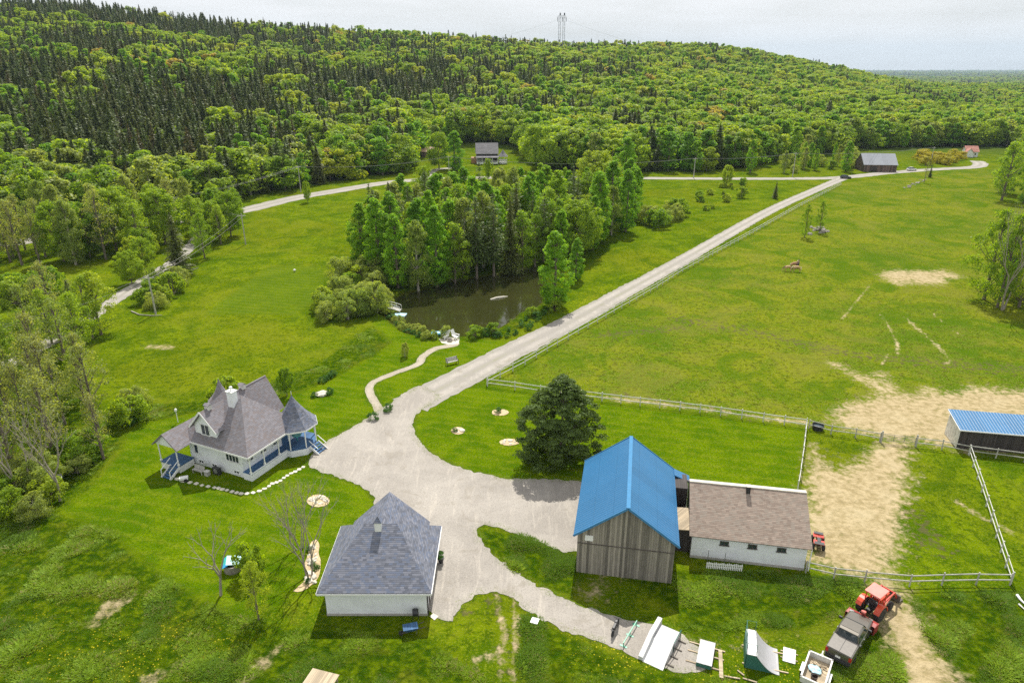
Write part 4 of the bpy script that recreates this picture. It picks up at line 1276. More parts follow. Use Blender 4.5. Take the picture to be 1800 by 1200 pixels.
def build_forest():
    P = forest_points()
    # only what can be seen: keep a point if its top rises over the ground in front of it
    s = P[:, 0] / P[:, 1]
    vis = np.ones(len(P), bool)
    best = np.full(1400, -9.0)
    order = np.argsort(P[:, 1])
    bi = np.clip(((s + 0.9) / 1.8 * 1400).astype(int), 0, 1399)
    slope_top = (P[:, 2] + 17 - CAMH) / P[:, 1]
    slope_gr = (P[:, 2] + 3 - CAMH) / P[:, 1]
    for k in order:
        b = bi[k]
        if slope_top[k] < best[b] - 0.004:
            vis[k] = False
        if slope_gr[k] > best[b]:
            best[b] = slope_gr[k]
    P = P[vis]
    rng = np.random.default_rng(3)
    n = len(P)
    x, y = P[:, 0], P[:, 1]
    s = x / y
    t = (P[:, 2] + 0.0) / 60.0
    nz = np.array([mnoise.noise(Vector((a * 0.012, b * 0.012, 0.3))) + 0.6 * mnoise.noise(Vector((a * 0.04, b * 0.04, 5.0))) for a, b in zip(x, y)])
    # conifers: thick on the left slope and along the ridge, few on the right
    left = np.interp(s, [-0.7, -0.4, -0.1, 0.1, 0.3, 0.5, 0.8], [0.84, 0.78, 0.68, 0.38, 0.09, 0.08, 0.16])
    depth = y - np.interp(s, *(lambda a: (a[:, 0][np.argsort(a[:, 0])], a[:, 1][np.argsort(a[:, 0])]))(np.array([(p[0] / p[1], p[1]) for p in FRONT])))
    pc_ = left * np.interp(depth, [0, 25, 60, 140, 420, 560], [0.08, 0.28, 0.85, 1.05, 0.95, 1.25]) + nz * 0.75
    con = rng.random(n) < pc_
    r2 = rng.random(n)
    np2 = np.array([mnoise.noise(Vector((a * 0.02, b * 0.02, 11.0))) for a, b in zip(x, y)])
    np3 = np.array([mnoise.noise(Vector((a * 0.025, b * 0.025, 23.0))) for a, b in zip(x, y)])
    keyn = np.empty(n, object)
    ridge = np.interp(depth, [0, 200, 500], [0, 0.5, 1])
    for k in range(n):
        if con[k]:
            keyn[k] = 'far_spruce' if r2[k] < 0.72 else ('far_pine' if r2[k] < 0.92 else 'far_brown')
        else:
            ye = 0.10 + 0.14 * ridge[k] + 0.22 * max(0, nz[k])
            if s[k] > 0.32:
                pool = (('far_yellow', ye + 0.08 if depth[k] > 150 and s[k] < 0.55 else 0.08), ('far_poplar', 0.45), ('far_maple', 0.3), ('far_pale', 0.2))
            elif s[k] < -0.3 and depth[k] < 60:
                pool = (('far_yellow', 0.05), ('far_poplar', 0.2), ('far_maple', 0.35), ('far_pale', 0.55))
            else:
                pool = (('far_yellow', ye), ('far_poplar', 0.45), ('far_maple', 0.3), ('far_pale', 0.12), ('far_rust', 0.03))
            fa = dict(far_yellow=1 + 2.2 * np2[k], far_poplar=1 + 2.4 * np3[k], far_pale=1 - 2.0 * np2[k], far_maple=1 - 1.5 * np3[k])
            w = np.array([max(0.01, q[1] * max(0.05, fa.get(q[0], 1))) for q in pool]); w = w / w.sum()
            keyn[k] = pool[int(np.searchsorted(np.cumsum(w), r2[k] * 0.9999))][0]
    H = np.where(con, 10.0 + 9.0 * rng.random(n), 8.5 + 9.0 * rng.random(n))
    H = H * np.interp(s, [0.3, 0.6], [1.0, 0.92])
    var = np.array([rng.integers(0, len(FARM[k])) for k in keyn])
    rz = rng.random(n) * 6.283
    wd = np.where(con, 0.9 + 0.4 * rng.random(n), 1.1 + 0.45 * rng.random(n))
    # the nearest stand as single trees, the mass behind them as woods
    NM = dict(far_poplar='leafy_tree', far_maple='leafy_tree', far_yellow='leafy_tree', far_pale='leafy_tree', far_rust='leafy_tree', far_spruce='spruce_tree', far_pine='pine_tree', far_brown='spruce_tree')
    LK = dict(far_poplar='bright green upright tree', far_maple='rounded mid green tree', far_yellow='rounded yellow green tree', far_pale='pale grey green tree', far_rust='rusty tinted round tree',
              far_spruce='dark pointed spruce', far_pine='dark loose pine', far_brown='brownish spruce')
    def where(sv):
        for lim, wd_ in ((-0.50, 'at the far left forest edge above the road'), (-0.28, 'at the forest edge above the bend of the road'), (-0.10, 'at the forest edge left of the orange roofed shed'),
                         (0.05, 'at the forest edge behind the grey roofed house'), (0.22, 'at the forest edge behind the long straight road'), (0.42, 'at the forest edge left of the weathered grey barn'),
                         (0.60, 'at the forest edge behind the weathered grey barn'), (9, 'at the forest edge at the far right')):
            if sv < lim:
                return wd_
    cap = dict(leafy_tree=LEAFY_LEFT, spruce_tree=230, pine_tree=150)
    single = np.zeros(n, bool)
    for k in np.argsort(depth + y * 0.25):
        nm = NM[keyn[k]]
        if cap[nm] > 0 and abs(s[k]) < 0.80 and (depth[k] < 60 or nm != 'leafy_tree'):
            cap[nm] -= 1
            single[k] = True
    for k in np.nonzero(single)[0]:
        me, H0 = FARM[keyn[k]][var[k]]
        o = link_mesh(NM[keyn[k]], me)
        f = H[k] / H0
        o.location = (x[k], y[k], P[k, 2] - 0.2); o.rotation_euler = (0, 0, rz[k]); o.scale = (f * wd[k], f * wd[k], f)
        wh = where(s[k])
        tag(o, LK[keyn[k]] + ' ' + wh, 'conifer' if NM[keyn[k]] != 'leafy_tree' else 'tree', LK[keyn[k]] + 's ' + wh)
    rest = ~single
    print('forest', n, 'single', single.sum())
    keys = sorted(FARM)
    for nm, sel in (('spruce_woods', rest & con), ('leafy_woods', rest & ~con)):
        protos = []
        coll = bpy.data.collections.new(nm + '_kinds')
        base = {}
        for kx in keys:
            base[kx] = len(protos)
            for me, H0 in FARM[kx]:
                protos.append((me, H0))
        H0s = np.array([p[1] for p in protos])
        idx = np.array([base[keyn[k]] + var[k] for k in np.nonzero(sel)[0]])
        scatter(nm, P[sel] - np.array([0, 0, 0.2]), protos, idx, H[sel] / H0s[idx], wd[sel], rz[sel])

def scatter(name, pts, protos, idx, sc, wd, rz):
    """one object of stuff: copies of the given meshes set on points by geometry nodes"""
    coll = bpy.data.collections.new(name + '_kinds')
    for i, p in enumerate(protos):
        po = bpy.data.objects.new('%s_%03d' % (name, i), p[0])
        coll.objects.link(po)
    me = bpy.data.meshes.new(name)
    me.vertices.add(len(pts)); me.vertices.foreach_set('co', np.asarray(pts, float).ravel())
    for nm, typ, arr in (('pick', 'INT', idx), ('turn', 'FLOAT', rz)):
        a = me.attributes.new(nm, typ, 'POINT'); a.data.foreach_set('value', np.asarray(arr, np.int32 if typ == 'INT' else np.float32))
    a = me.attributes.new('size', 'FLOAT_VECTOR', 'POINT')
    a.data.foreach_set('vector', np.stack([sc * wd, sc * wd, sc], 1).astype(np.float32).ravel())
    me.update()
    o = link_mesh(name, me)
    ng = bpy.data.node_groups.new(name, 'GeometryNodeTree')
    ng.interface.new_socket('Geometry', in_out='INPUT', socket_type='NodeSocketGeometry')
    ng.interface.new_socket('Geometry', in_out='OUTPUT', socket_type='NodeSocketGeometry')
    gi = ng.nodes.new('NodeGroupInput'); go = ng.nodes.new('NodeGroupOutput')
    ci = ng.nodes.new('GeometryNodeCollectionInfo'); ci.inputs['Collection'].default_value = coll
    ci.inputs['Separate Children'].default_value = True; ci.inputs['Reset Children'].default_value = True
    ip = ng.nodes.new('GeometryNodeInstanceOnPoints'); ip.inputs['Pick Instance'].default_value = True
    def attr(nm, typ):
        q = ng.nodes.new('GeometryNodeInputNamedAttribute'); q.data_type = typ; q.inputs['Name'].default_value = nm
        return [s_ for s_ in q.outputs if s_.enabled and s_.name == 'Attribute'][0]
    cx = ng.nodes.new('ShaderNodeCombineXYZ')
    ng.links.new(attr('turn', 'FLOAT'), cx.inputs['Z'])
    er = ng.nodes.new('FunctionNodeEulerToRotation')
    ng.links.new(cx.outputs[0], er.inputs[0])
    ng.links.new(gi.outputs[0], ip.inputs['Points'])
    ng.links.new(ci.outputs[0], ip.inputs['Instance'])
    ng.links.new(attr('pick', 'INT'), ip.inputs['Instance Index'])
    ng.links.new(er.outputs[0], ip.inputs['Rotation'])
    ng.links.new(attr('size', 'FLOAT_VECTOR'), ip.inputs['Scale'])
    ng.links.new(ip.outputs[0], go.inputs[0])
    md = o.modifiers.new('scatter', 'NODES'); md.node_group = ng
    return kind(o, 'stuff')

LEAFY_LEFT = max(0, 300 - sum(1 for q in COL.objects if q.parent is None and q.name.startswith('leafy_tree')))
print('leafy so far', 300 - LEAFY_LEFT)
build_forest()

# ---- far plain: bush and copses
def far_plain():
    rng = np.random.default_rng(9)
    n = 5200
    y = 1900 * np.exp(rng.random(n) * 2.1)
    s = rng.uniform(0.30, 0.9, n)
    x = s * y
    keep = np.array([mnoise.noise(Vector((a * 0.0022, b * 0.0009, 2.2))) + 0.25 * rng.random() for a, b in zip(x, y)]) > 0.0
    x, y = x[keep], y[keep]
    ks = ['far_maple', 'far_poplar', 'far_pale', 'far_spruce']
    protos = [FARM[k][0] for k in ks]
    idx = rng.integers(0, 4, len(x))
    H = (9 + 9 * rng.random(len(x)))
    sc = H / np.array([p[1] for p in protos])[idx]
    scatter('far_copses', np.stack([x, y, height(x, y)], 1), protos, idx, sc, 2.2 + 2.5 * rng.random(len(x)), rng.random(len(x)) * 6.28)
far_plain()

# ---- tall grass in tufts where nobody mows
def tuft(seed, n, h, r, mat):
    rng = np.random.default_rng(seed)
    a = rng.random(n) * 6.283; d = r * rng.random(n) ** 0.5
    p = np.stack([d * np.cos(a), d * np.sin(a), np.zeros(n)], 1)
    lean = np.stack([np.cos(a), np.sin(a), np.zeros(n)], 1) * (0.6 + 0.9 * rng.random(n))[:, None]
    hh = h * (0.5 + 0.6 * rng.random(n))
    tip = p + (lean + np.array([0, 0, 1.0])) * hh[:, None]
    sd = np.stack([-np.sin(a + rng.normal(size=n)), np.cos(a), np.zeros(n)], 1) * (0.022 * (0.7 + rng.random(n)))[:, None]
    mid = p * 0.45 + tip * 0.55 + np.array([0, 0, 0.05]) * hh[:, None]
    v = np.stack([p - sd, p + sd, mid + sd * 0.9, tip], 1).reshape(-1, 3)
    return quads_mesh('tuft', v, M[mat])

def tall_grass():
    rng = np.random.default_rng(4)
    protos = [(tuft(i, 30, 0.20, 0.36, mt),) for i, mt in enumerate(('grass_blade', 'grass_blade', 'grass_dark', 'grass_dark', 'grass_dry'))]
    X, Y, Q = [], [], []
    for poly, n in zip(ROUGH, (10000, 5000, 4000, 2600, 2400, 2600, 1500, 1300, 2000)):
        p = np.array(poly)
        x = rng.uniform(p[:, 0].min(), p[:, 0].max(), n * 4); y = rng.uniform(p[:, 1].min(), p[:, 1].max(), n * 4)
        d = sdf(x, y, poly)
        ok = d > 0
        for nogo in (YARD, POND):
            ok &= sdf(x, y, nogo) < -0.1
        for ln, w in ((PATH, 0.9), (DRIVE, 2.8), (LANE, 2.3), (ROAD, 4)):
            ok &= sdline(x, y, ln) > w
        for sp_ in SAND:
            ok &= (sdf(x, y, sp_) < -0.3)
        ok &= (y < 130) & (y > 30)
        cl = np.array([mnoise.noise(Vector((a * 0.35, b * 0.35, 1.0))) for a, b in zip(x, y)])
        ok &= cl > -0.05
        k = np.nonzero(ok)[0][:n]
        X.append(x[k]); Y.append(y[k]); Q.append(np.clip(0.35 + 1.5 * (cl[k] + 0.05), 0.3, 1.1))
    # wisps creeping in along the rims of yard, driveway and path
    for line, off, num in ((YARD + [YARD[0]], (-0.25, 0.45), 5200), (DRIVE, (1.75, 2.6), 2600), (PATH, (0.45, 0.8), 900)):
        L_ = smooth_line(line, 0.5)
        for _ in range(num):
            i = rng.integers(0, len(L_) - 1)
            p, q_ = L_[i], L_[i + 1]
            t_ = (q_ - p).normalized()
            sd = Vector((-t_.y, t_.x, 0)) * (rng.uniform(*off) * (1 if off[0] < 0 else rng.choice([-1, 1])))
            v_ = p.lerp(q_, rng.random()) + sd
            if off[0] < 0 or sdf(np.array([v_.x]), np.array([v_.y]), YARD)[0] < 0:
                X.append(np.array([v_.x])); Y.append(np.array([v_.y])); Q.append(np.array([0.42]))
    x, y, Q = np.concatenate(X), np.concatenate(Y), np.concatenate(Q)
    n = len(x)
    nz = np.array([mnoise.noise(Vector((a * 0.16, b * 0.16, 7.0))) for a, b in zip(x, y)])
    idx = np.where(nz > 0.1, rng.integers(2, 4, n), rng.integers(0, 2, n))
    idx = np.where(rng.random(n) < 0.05 + 0.25 * np.clip(-nz, 0, 1), 4, idx)
    scatter('tall_grass', np.stack([x, y, height(x, y) - 0.03], 1), protos, idx, (0.5 + 0.7 * rng.random(n)) * Q, 1.0 + 0.5 * rng.random(n), rng.random(n) * 6.28)
    print('tufts', n)
tall_grass()
# ------------------------------------------------------------------ buildings
def gable_roof(x0, x1, y0, y1, ze, zr, over, t=0.16, axis='y', gable_over=None):
    """two slabs; ridge along y (or x)"""
    go = over if gable_over is None else gable_over
    mb = MB()
    if axis == 'y':
        xm = (x0 + x1) / 2
        k = (zr - ze) / (xm - x0)
        zo = ze - k * over
        mb.slab([(x0 - over, y0 - go, zo), (xm, y0 - go, zr), (xm, y1 + go, zr), (x0 - over, y1 + go, zo)], t)
        mb.slab([(x1 + over, y0 - go, zo), (x1 + over, y1 + go, zo), (xm, y1 + go, zr), (xm, y0 - go, zr)], t)
    else:
        ym = (y0 + y1) / 2
        k = (zr - ze) / (ym - y0)
        zo = ze - k * over
        mb.slab([(x0 - go, y0 - over, zo), (x1 + go, y0 - over, zo), (x1 + go, ym, zr), (x0 - go, ym, zr)], t)
        mb.slab([(x0 - go, y1 + over, zo), (x0 - go, ym, zr), (x1 + go, ym, zr), (x1 + go, y1 + over, zo)], t)
    return mb

def window(parent, c, w, h, face, panes=2, frame='white_trim', name='window', d=0.07):
    """frame with mullions and a pane set inside; face = unit direction out of the wall (x or y axis, local)"""
    fx, fy = face
    rz = math.atan2(fx, -fy)             # local -y looks out
    f = MB()
    tw = 0.07
    f.box((0, 0, h / 2 - tw / 2), (w, d, tw)); f.box((0, -0.03, -h / 2 + tw / 2), (w + 0.12, d + 0.06, tw))
    f.box((-w / 2 + tw / 2, 0, 0), (tw, d, h - 2 * tw)); f.box((w / 2 - tw / 2, 0, 0), (tw, d, h - 2 * tw))
    for i in range(1, panes):
        f.box((-w / 2 + w * i / panes, -0.003, 0), (0.06, d, h - 2 * tw))
    o = f.build(name, M[frame], parent)
    o.location = c; o.rotation_euler = (0, 0, rz)
    p = MB().box((0, 0.012, 0), (w - 2 * tw + 0.01, 0.03, h - 2 * tw + 0.01)).build('pane', M['glass'], o)
    return o

# ---- white Victorian house
def build_house():
    h = thing('house', 'white Victorian house with steep grey shingled roofs, wraparound porch and corner gazebo', 'house', (-28.4, 63.5, 0), R(-24.5))
    # local: x to the right along the front, y to the back; x = -i
    w = MB()
    w.box((-5.15, 4.3, 2.1), (7.9, 8.2, 2.6))
    w.build('wall', M['white_siding'], h)
    MB().box((-5.15, 4.3, 0.37), (7.86, 8.16, 0.86)).build('foundation', M['white_siding'], h)
    w2 = MB().box((-9.6, 4.4, 2.06), (1.0, 6.4, 2.5)).build('side_wall', M['white_siding'], h)
    ze, zr = 3.32, 7.75
    r = MB()
    a, b, c, d = (0.3, -0.35, ze), (0.3, 8.5, ze), (-10.2, 8.5, ze), (-10.2, -0.35, ze)
    p, q = (-4.3, 4.2, zr), (-6.9, 4.2, zr)
    r.slab([d, a, p, q], 0.14); r.slab([a, b, p], 0.14); r.slab([b, c, q, p], 0.14); r.slab([c, d, q], 0.14)
    roof = r.build('roof', M['shingle_house'], h)
    e = MB()
    for s_, t_ in ((a, b), (b, c), (c, d), (d, a)):
        e.bar((s_[0], s_[1], ze - 0.16), (t_[0], t_[1], ze - 0.16), 0.12, 0.2)
    e.build('fascia', M['white_trim'], roof)
    # back wing with its own ridge
    wg = gable_roof(-8.2, -4.0, 4.3, 9.6, 4.1, 7.5, 0.3, 0.14)
    wing = wg.build('wing_roof', M['shingle_house'], h)
    MB().extr([(-8.1, 0.5), (-4.1, 0.5), (-4.1, 4.15), (-6.1, 7.3), (-8.1, 4.15)], 'y', 8.43, 9.4).build('wing_wall', M['white_siding'], h)
    # front dormer
    dw = MB().extr([(-7.9, 3.55), (-4.7, 3.55), (-4.7, 5.25), (-6.3, 6.95), (-7.9, 5.25)], 'y', 0.45, 3.6)
    dorm = dw.build('dormer', M['white_siding'], h)
    dr = gable_roof(-7.9, -4.7, 0.3, 4.6, 5.35, 7.1, 0.42, 0.14, 'y', 0.28).build('dormer_roof', M['shingle_house'], dorm)
    window(dorm, (-6.3, 0.42, 4.75), 1.25, 1.35, (0, -1), 2)
    for sx in (-1, 1):
        e = MB().bar((-6.3 + sx * 2.02, 0.0, 4.86), (-6.3, 0.0, 7.07), 0.05, 0.2).build('barge_board', M['white_trim'], dorm)
    # chimney and roof vents
    ch = MB().box((-4.75, 3.4, 7.5), (0.85, 0.7, 2.0)).build('chimney', M['white_siding'], h)
    MB().box((-4.75, 3.4, 8.52), (1.02, 0.88, 0.09)).build('cap', M['white_trim'], ch)
    fl = MB().cyl((-4.75, 3.4, 8.54), (-4.75, 3.4, 8.95), 0.09, 10).lathe([(0.2, 8.93), (0.17, 9.04), (0.03, 9.1)], 10, (-4.75, 3.4, 0)).build('flue', M['white_trim'], ch)
    for x, y, z in ((-6.3, 1.3, 7.05), (-6.1, 6.2, 7.45)):
        v = MB().box((x, y, z + 0.12), (0.6, 0.5, 0.55)).build('roof_vent', M['old_white'], h)
        MB().slab([(x - 0.38, y - 0.33, z + 0.40), (x + 0.38, y - 0.33, z + 0.40), (x + 0.38, y, z + 0.58), (x - 0.38, y, z + 0.58)], 0.05) \
            .slab([(x - 0.38, y + 0.33, z + 0.40), (x - 0.38, y, z + 0.58), (x + 0.38, y, z + 0.58), (x + 0.38, y + 0.33, z + 0.40)], 0.05).build('vent_cap', M['shingle_house'], v)
    # turret with a flared cap at the back left
    tb = MB().lathe([(1.15, 2.5), (1.15, 5.9)], 8, (-8.6, 5.2, 0), R(22.5)).build('turret', M['white_siding'], h)
    MB().lathe([(1.65, 5.72), (1.1, 6.25), (0.66, 6.85), (0.32, 7.55), (0.07, 8.35), (0.02, 8.6)], 8, (-8.6, 5.2, 0), R(22.5)).build('turret_roof', M['shingle_house'], tb)
    # left porch
    MB().box((-9.9, -1.05, 0.86), (2.9, 2.1, 0.12)).build('porch_floor', M['deck_blue'], h)
    MB().box((-9.9, -1.05, 0.39), (2.8, 2.0, 0.8)).build('porch_skirt', M['white_trim'], h)
    for x in (-11.25, -8.55):
        MB().cyl((x, -2.0, 0.92), (x, -2.0, 3.2), 0.07, 8).box((x, -2.0, 1.02), (0.2, 0.2, 0.2)).build('porch_post', M['white_trim'], h)
    pr = gable_roof(-11.6, -8.2, -2.1, 2.2, 3.3, 4.75, 0.25, 0.13).build('porch_roof', M['shingle_house'], h)
    MB().extr([(-11.5, 3.12), (-8.3, 3.12), (-8.3, 3.28), (-9.9, 4.55), (-11.5, 3.28)], 'y', -2.05, -1.9).build('porch_gable', M['white_siding'], pr)
    st = MB()
    for k in range(5):
        st.box((-8.95, -2.28 - k * 0.27, 0.80 - k * 0.17), (1.15, 0.30, 0.06))
    stair = st.build('stairs', M['deck_blue'], h)
    for x in (-9.6, -8.3):
        MB().bar((x, -2.1, 0.86), (x, -3.55, 0.05), 0.06, 0.3).bar((x, -2.1, 1.75), (x, -3.5, 0.95), 0.06, 0.06).bar((x, -3.45, 0.0), (x, -3.45, 1.0), 0.08, 0.08).build('stair_rail', M['white_trim'], stair)
    # right porch and the gazebo
    MB().box((-0.6, 2.85, 0.83), (1.25, 5.6, 0.12)).build('porch_floor', M['deck_blue'], h)
    sk = MB().box((-0.02, 2.85, 0.39), (0.06, 5.66, 0.86)).box((-0.6, 0.06, 0.39), (1.15, 0.06, 0.86))
    sk.box((-0.02, 2.85, 0.86), (0.10, 5.7, 0.1)); sk.build('porch_skirt', M['white_siding'], h)
    for y in (0.15, 2.25, 4.55):
        MB().cyl((-0.1, y, 0.9), (-0.1, y, 3.2), 0.075, 8).box((-0.1, y, 1.0), (0.2, 0.2, 0.22)).box((-0.1, y, 3.12), (0.22, 0.22, 0.12)).build('porch_post', M['white_trim'], h)
    GX, GY = -0.4, 7.9
    pts = [(GX + 2.35 * math.cos(R(22.5 + 45 * k)), GY + 2.35 * math.sin(R(22.5 + 45 * k))) for k in range(8)]
    g = MB().prism(pts, 0.80, 0.915).build('gazebo_floor', M['deck_blue'], h)
    gs = MB()
    for k in range(8):
        a, b = pts[k], pts[(k + 1) % 8]
        if (a[0] + b[0]) / 2 > -1.5 and not (k == 0):
            gs.bar((a[0], a[1], 0.4), (b[0], b[1], 0.4), 0.06, 0.8)
    gs.build('gazebo_skirt', M['white_siding'], h)
    for k in (0, 1, 2, 3, 5, 6, 7):
        x, y = pts[k]
        MB().cyl((x * 0.97 + GX * 0.03, y * 0.97 + GY * 0.03, 0.9), (x * 0.97 + GX * 0.03, y * 0.97 + GY * 0.03, 3.3), 0.07, 8).build('gazebo_post', M['white_trim'], h)
    gr = MB().lathe([(2.65, 3.3), (2.1, 3.85), (1.5, 4.5), (0.9, 5.35), (0.35, 6.2), (0.1, 6.7), (0.02, 7.0)], 8, (GX, GY, 0), R(22.5)).build('gazebo_roof', M['shingle_garage'], h)
    MB().lathe([(2.62, 3.12), (2.68, 3.14), (2.68, 3.31), (2.62, 3.29)], 8, (GX, GY, 0), R(22.5), cap=False).build('gazebo_fascia', M['white_trim'], gr)
    MB().cyl((GX, GY, 6.95), (GX, GY, 7.35), 0.03, 6).build('finial', M['white_trim'], gr)
    s2 = MB()
    for k in range(4):
        s2.box((GX + 2.35 + k * 0.28, GY + 0.3, 0.72 - k * 0.2), (0.31, 1.4, 0.06))
    g2 = s2.build('stairs', M['deck_blue'], h)
    for y in (-0.45, 1.05):
        MB().bar((GX + 2.2, GY + y, 0.8), (GX + 3.45, GY + y, 0.02), 0.06, 0.3).bar((GX + 2.2, GY + y, 1.6), (GX + 3.4, GY + y, 0.85), 0.06, 0.06).build('stair_rail', M['white_trim'], g2)
    # gazebo table and bench glimpsed under the roof
    tb2 = MB().cyl((GX, GY, 1.62), (GX, GY, 1.67), 0.55, 16).cyl((GX, GY, 0.92), (GX, GY, 1.62), 0.06, 8).build('gazebo_table', M['teal_plastic'], h)
    # windows
    window(h, (-2.6, 0.19, 2.3), 1.9, 1.15, (0, -1), 4)
    window(h, (-8.05, 0.19, 2.25), 0.62, 1.5, (0, -1), 1)
    window(h, (-8.95, 1.19, 2.25), 0.62, 1.5, (0, -1), 1, name='window')
    for x in (-2.3, -5.6, -7.6):
        window(h, (x, 0.2, 0.5), 0.8, 0.42, (0, -1), 2)
    for y in (1.3, 3.3, 5.3):
        window(h, (-1.19, y, 2.2), 0.95, 1.2, (1, 0), 2)
    MB().box((-1.16, 6.7, 1.95), (0.1, 0.95, 2.05)).build('door', M['deck_blue'], h)
    return h
build_house()

# things standing by the house
hm = Matrix.Translation((-28.4, 63.5, 0)) @ Matrix.Rotation(R(-24.5), 4, 'Z')
def hl(x, y, z=0):
    v = hm @ Vector((x, y, z)); return (v.x, v.y, v.z)
o = thing('heat_pump', 'grey outdoor heat pump unit against the front wall of the white house', 'appliance', hl(-4.6, -0.45), R(-24.5))
MB().box((0, 0, 0.48), (0.95, 0.38, 0.8)).build('casing', M['black'], o, bevel=0.03)
MB().lathe([(0.3, 0), (0.3, 0.03), (0.1, 0.05)], 16).build('fan_grille', M['steel'], o).matrix_local = Matrix.Translation((0, -0.2, 0.5)) @ Matrix.Rotation(R(90), 4, 'X')
for x in (-0.35, 0.35):
    MB().box((x, 0, 0.04), (0.1, 0.4, 0.08)).build('foot', M['steel'], o)
o = thing('garden_bench', 'small grey garden bench in the shade of the white house front wall', 'bench', hl(-6.6, -1.2), R(-24.5))
MB().box((0, 0, 0.44), (1.5, 0.45, 0.05)).build('seat', M['grey_wood'], o)
MB().box((0, 0.24, 0.72), (1.5, 0.05, 0.45), rx=R(-8)).build('backrest', M['grey_wood'], o)
for x in (-0.65, 0.65):
    MB().box((x, -0.17, 0.21), (0.07, 0.07, 0.42)).build('leg', M['grey_wood'], o); MB().box((x, 0.17, 0.21), (0.07, 0.07, 0.42)).build('leg', M['grey_wood'], o)
o = thing('garden_cart', 'small white garden cart by the stepping stones in front of the house', 'cart', hl(-6.8, -3.0), R(20))
MB().box((0, 0, 0.42), (0.9, 0.5, 0.28)).build('tray', M['white_plastic'], o, bevel=0.03)
for y in (-0.27, 0.27):
    MB().cyl((0.2, y - 0.03, 0.2), (0.2, y + 0.03, 0.2), 0.2, 14).build('wheel', M['rubber'], o)
MB().bar((-0.4, 0, 0.45), (-1.1, 0, 0.7), 0.04, 0.04).build('handle', M['steel'], o)
o = thing('wood_box', 'low wooden box beside the bench in the house shade', 'box', hl(-5.4, -1.1), R(-24.5))
MB().box((0, 0, 0.28), (0.5, 0.45, 0.5)).build('body', M['grey_wood'], o); MB().box((0, 0, 0.555), (0.56, 0.5, 0.04)).build('lid', M['old_white'], o)

# ---- garage
def build_garage():
    g = thing('garage', 'white garage with grey hipped shingle roof and small cupola at the driveway', 'garage', (-15.25, 43.9, 0), 0.0)
    W_, D_ = 8.25, 7.9
    MB().box((W_ / 2, D_ / 2, 1.5), (W_, D_, 2.7)).build('wall', M['white_siding'], g)
    MB().box((W_ / 2, D_ / 2, 0.06), (W_ + 0.06, D_ + 0.06, 0.34)).build('foundation', M['concrete'], g)
    ze, zr, ov = 2.78, 6.05, 0.5
    r = MB()
    a, b, c, d = (-ov, -ov, ze), (W_ + ov, -ov, ze), (W_ + ov, D_ + ov - 0.2, ze), (-ov, D_ + ov - 0.2, ze)
    p, q = (2.75, 4.15, zr), (5.5, 4.15, zr)
    r.slab([a, b, q, p], 0.15); r.slab([b, c, q], 0.15); r.slab([c, d, p, q], 0.15); r.slab([d, a, p], 0.15)
    rf = r.build('roof', M['shingle_garage'], g)
    gr = MB()
    gr.slab([(0.6, 5.0, 2.85), (4.12, 4.1, 6.15), (4.12, 8.7, 6.15), (0.6, 8.7, 2.85)], 0.14)
    gr.slab([(7.65, 5.0, 2.85), (7.65, 8.7, 2.85), (4.12, 8.7, 6.15), (4.12, 4.1, 6.15)], 0.14)
    gr.build('rear_gable_roof', M['shingle_garage'], g)
    MB().extr([(0.9, 2.7), (7.35, 2.7), (4.12, 5.9)], 'y', 8.0, 8.2).build('rear_gable', M['white_siding'], g)
    f = MB()
    for s_, t_ in ((a, b), (b, c), (d, a)):
        f.bar((s_[0], s_[1], ze - 0.15), (t_[0], t_[1], ze - 0.15), 0.1, 0.16)
    f.build('fascia', M['white_trim'], rf)
    cp = MB().box((3.95, 3.85, 6.1), (0.55, 0.55, 0.95)).build('cupola', M['white_trim'], g)
    MB().lathe([(0.52, 6.55), (0.03, 7.0)], 4, (3.95, 3.85, 0), R(45)).build('cupola_roof', M['shingle_garage'], cp)
    MB().box((W_ + 0.03, 3.9, 1.2), (0.08, 5.0, 2.2)).build('garage_door', M['white_trim'], g)
    for y in (1.35, 6.45):
        MB().box((W_ + 0.05, y, 1.25), (0.1, 0.12, 2.3)).build('door_trim', M['dark_wood'], g)
    MB().box((W_ + 0.08, 0.12, 1.3), (0.09, 0.09, 2.5)).build('downpipe', M['black'], g)
build_garage()
o = thing('wheelbarrow', 'dark wheelbarrow left in the garage shadow', 'wheelbarrow', (*at(722, 1112), 0), R(15))
MB().lathe([(0.3, 0.35), (0.52, 0.7)], 4, (0, 0, 0), R(45)).build('tray', M['deck_blue'], o).scale = (1.6, 1.0, 1.0)
MB().cyl((-0.75, -0.05, 0.2), (-0.75, 0.05, 0.2), 0.2, 14).build('wheel', M['rubber'], o)
for y in (-0.3, 0.3):
    MB().bar((-0.75, y * 0.3, 0.2), (1.15, y, 0.62), 0.05, 0.05).build('handle', M['dark_wood'], o)
    MB().bar((0.45, y, 0.0), (0.45, y, 0.5), 0.04, 0.04).build('leg', M['steel'], o)
o = thing('hose_reel', 'dark hose reel stand at the garage front wall', 'hose reel', (*at(731, 1088), 0), 0)
MB().cyl((-0.2, 0, 0.75), (0.2, 0, 0.75), 0.3, 16).build('drum', M['black'], o)
MB().bar((-0.22, 0, 0), (-0.22, 0, 1.1), 0.05, 0.05).bar((0.22, 0, 0), (0.22, 0, 1.1), 0.05, 0.05).build('stand', M['black'], o)
o = thing('flower_pot', 'dark flower pot with a green plant on the gravel beside the garage', 'flower pot', (*at(775, 988), 0), 0)
MB().lathe([(0.2, 0), (0.3, 0.5), (0.33, 0.5), (0.33, 0.56), (0.26, 0.56), (0.24, 0.46)], 16).build('pot', M['black'], o)
pl_, _ = leafy(401, 0.7, 0.38, 0.0, 'ball', 16, 500, 0.07, 0.5, False)
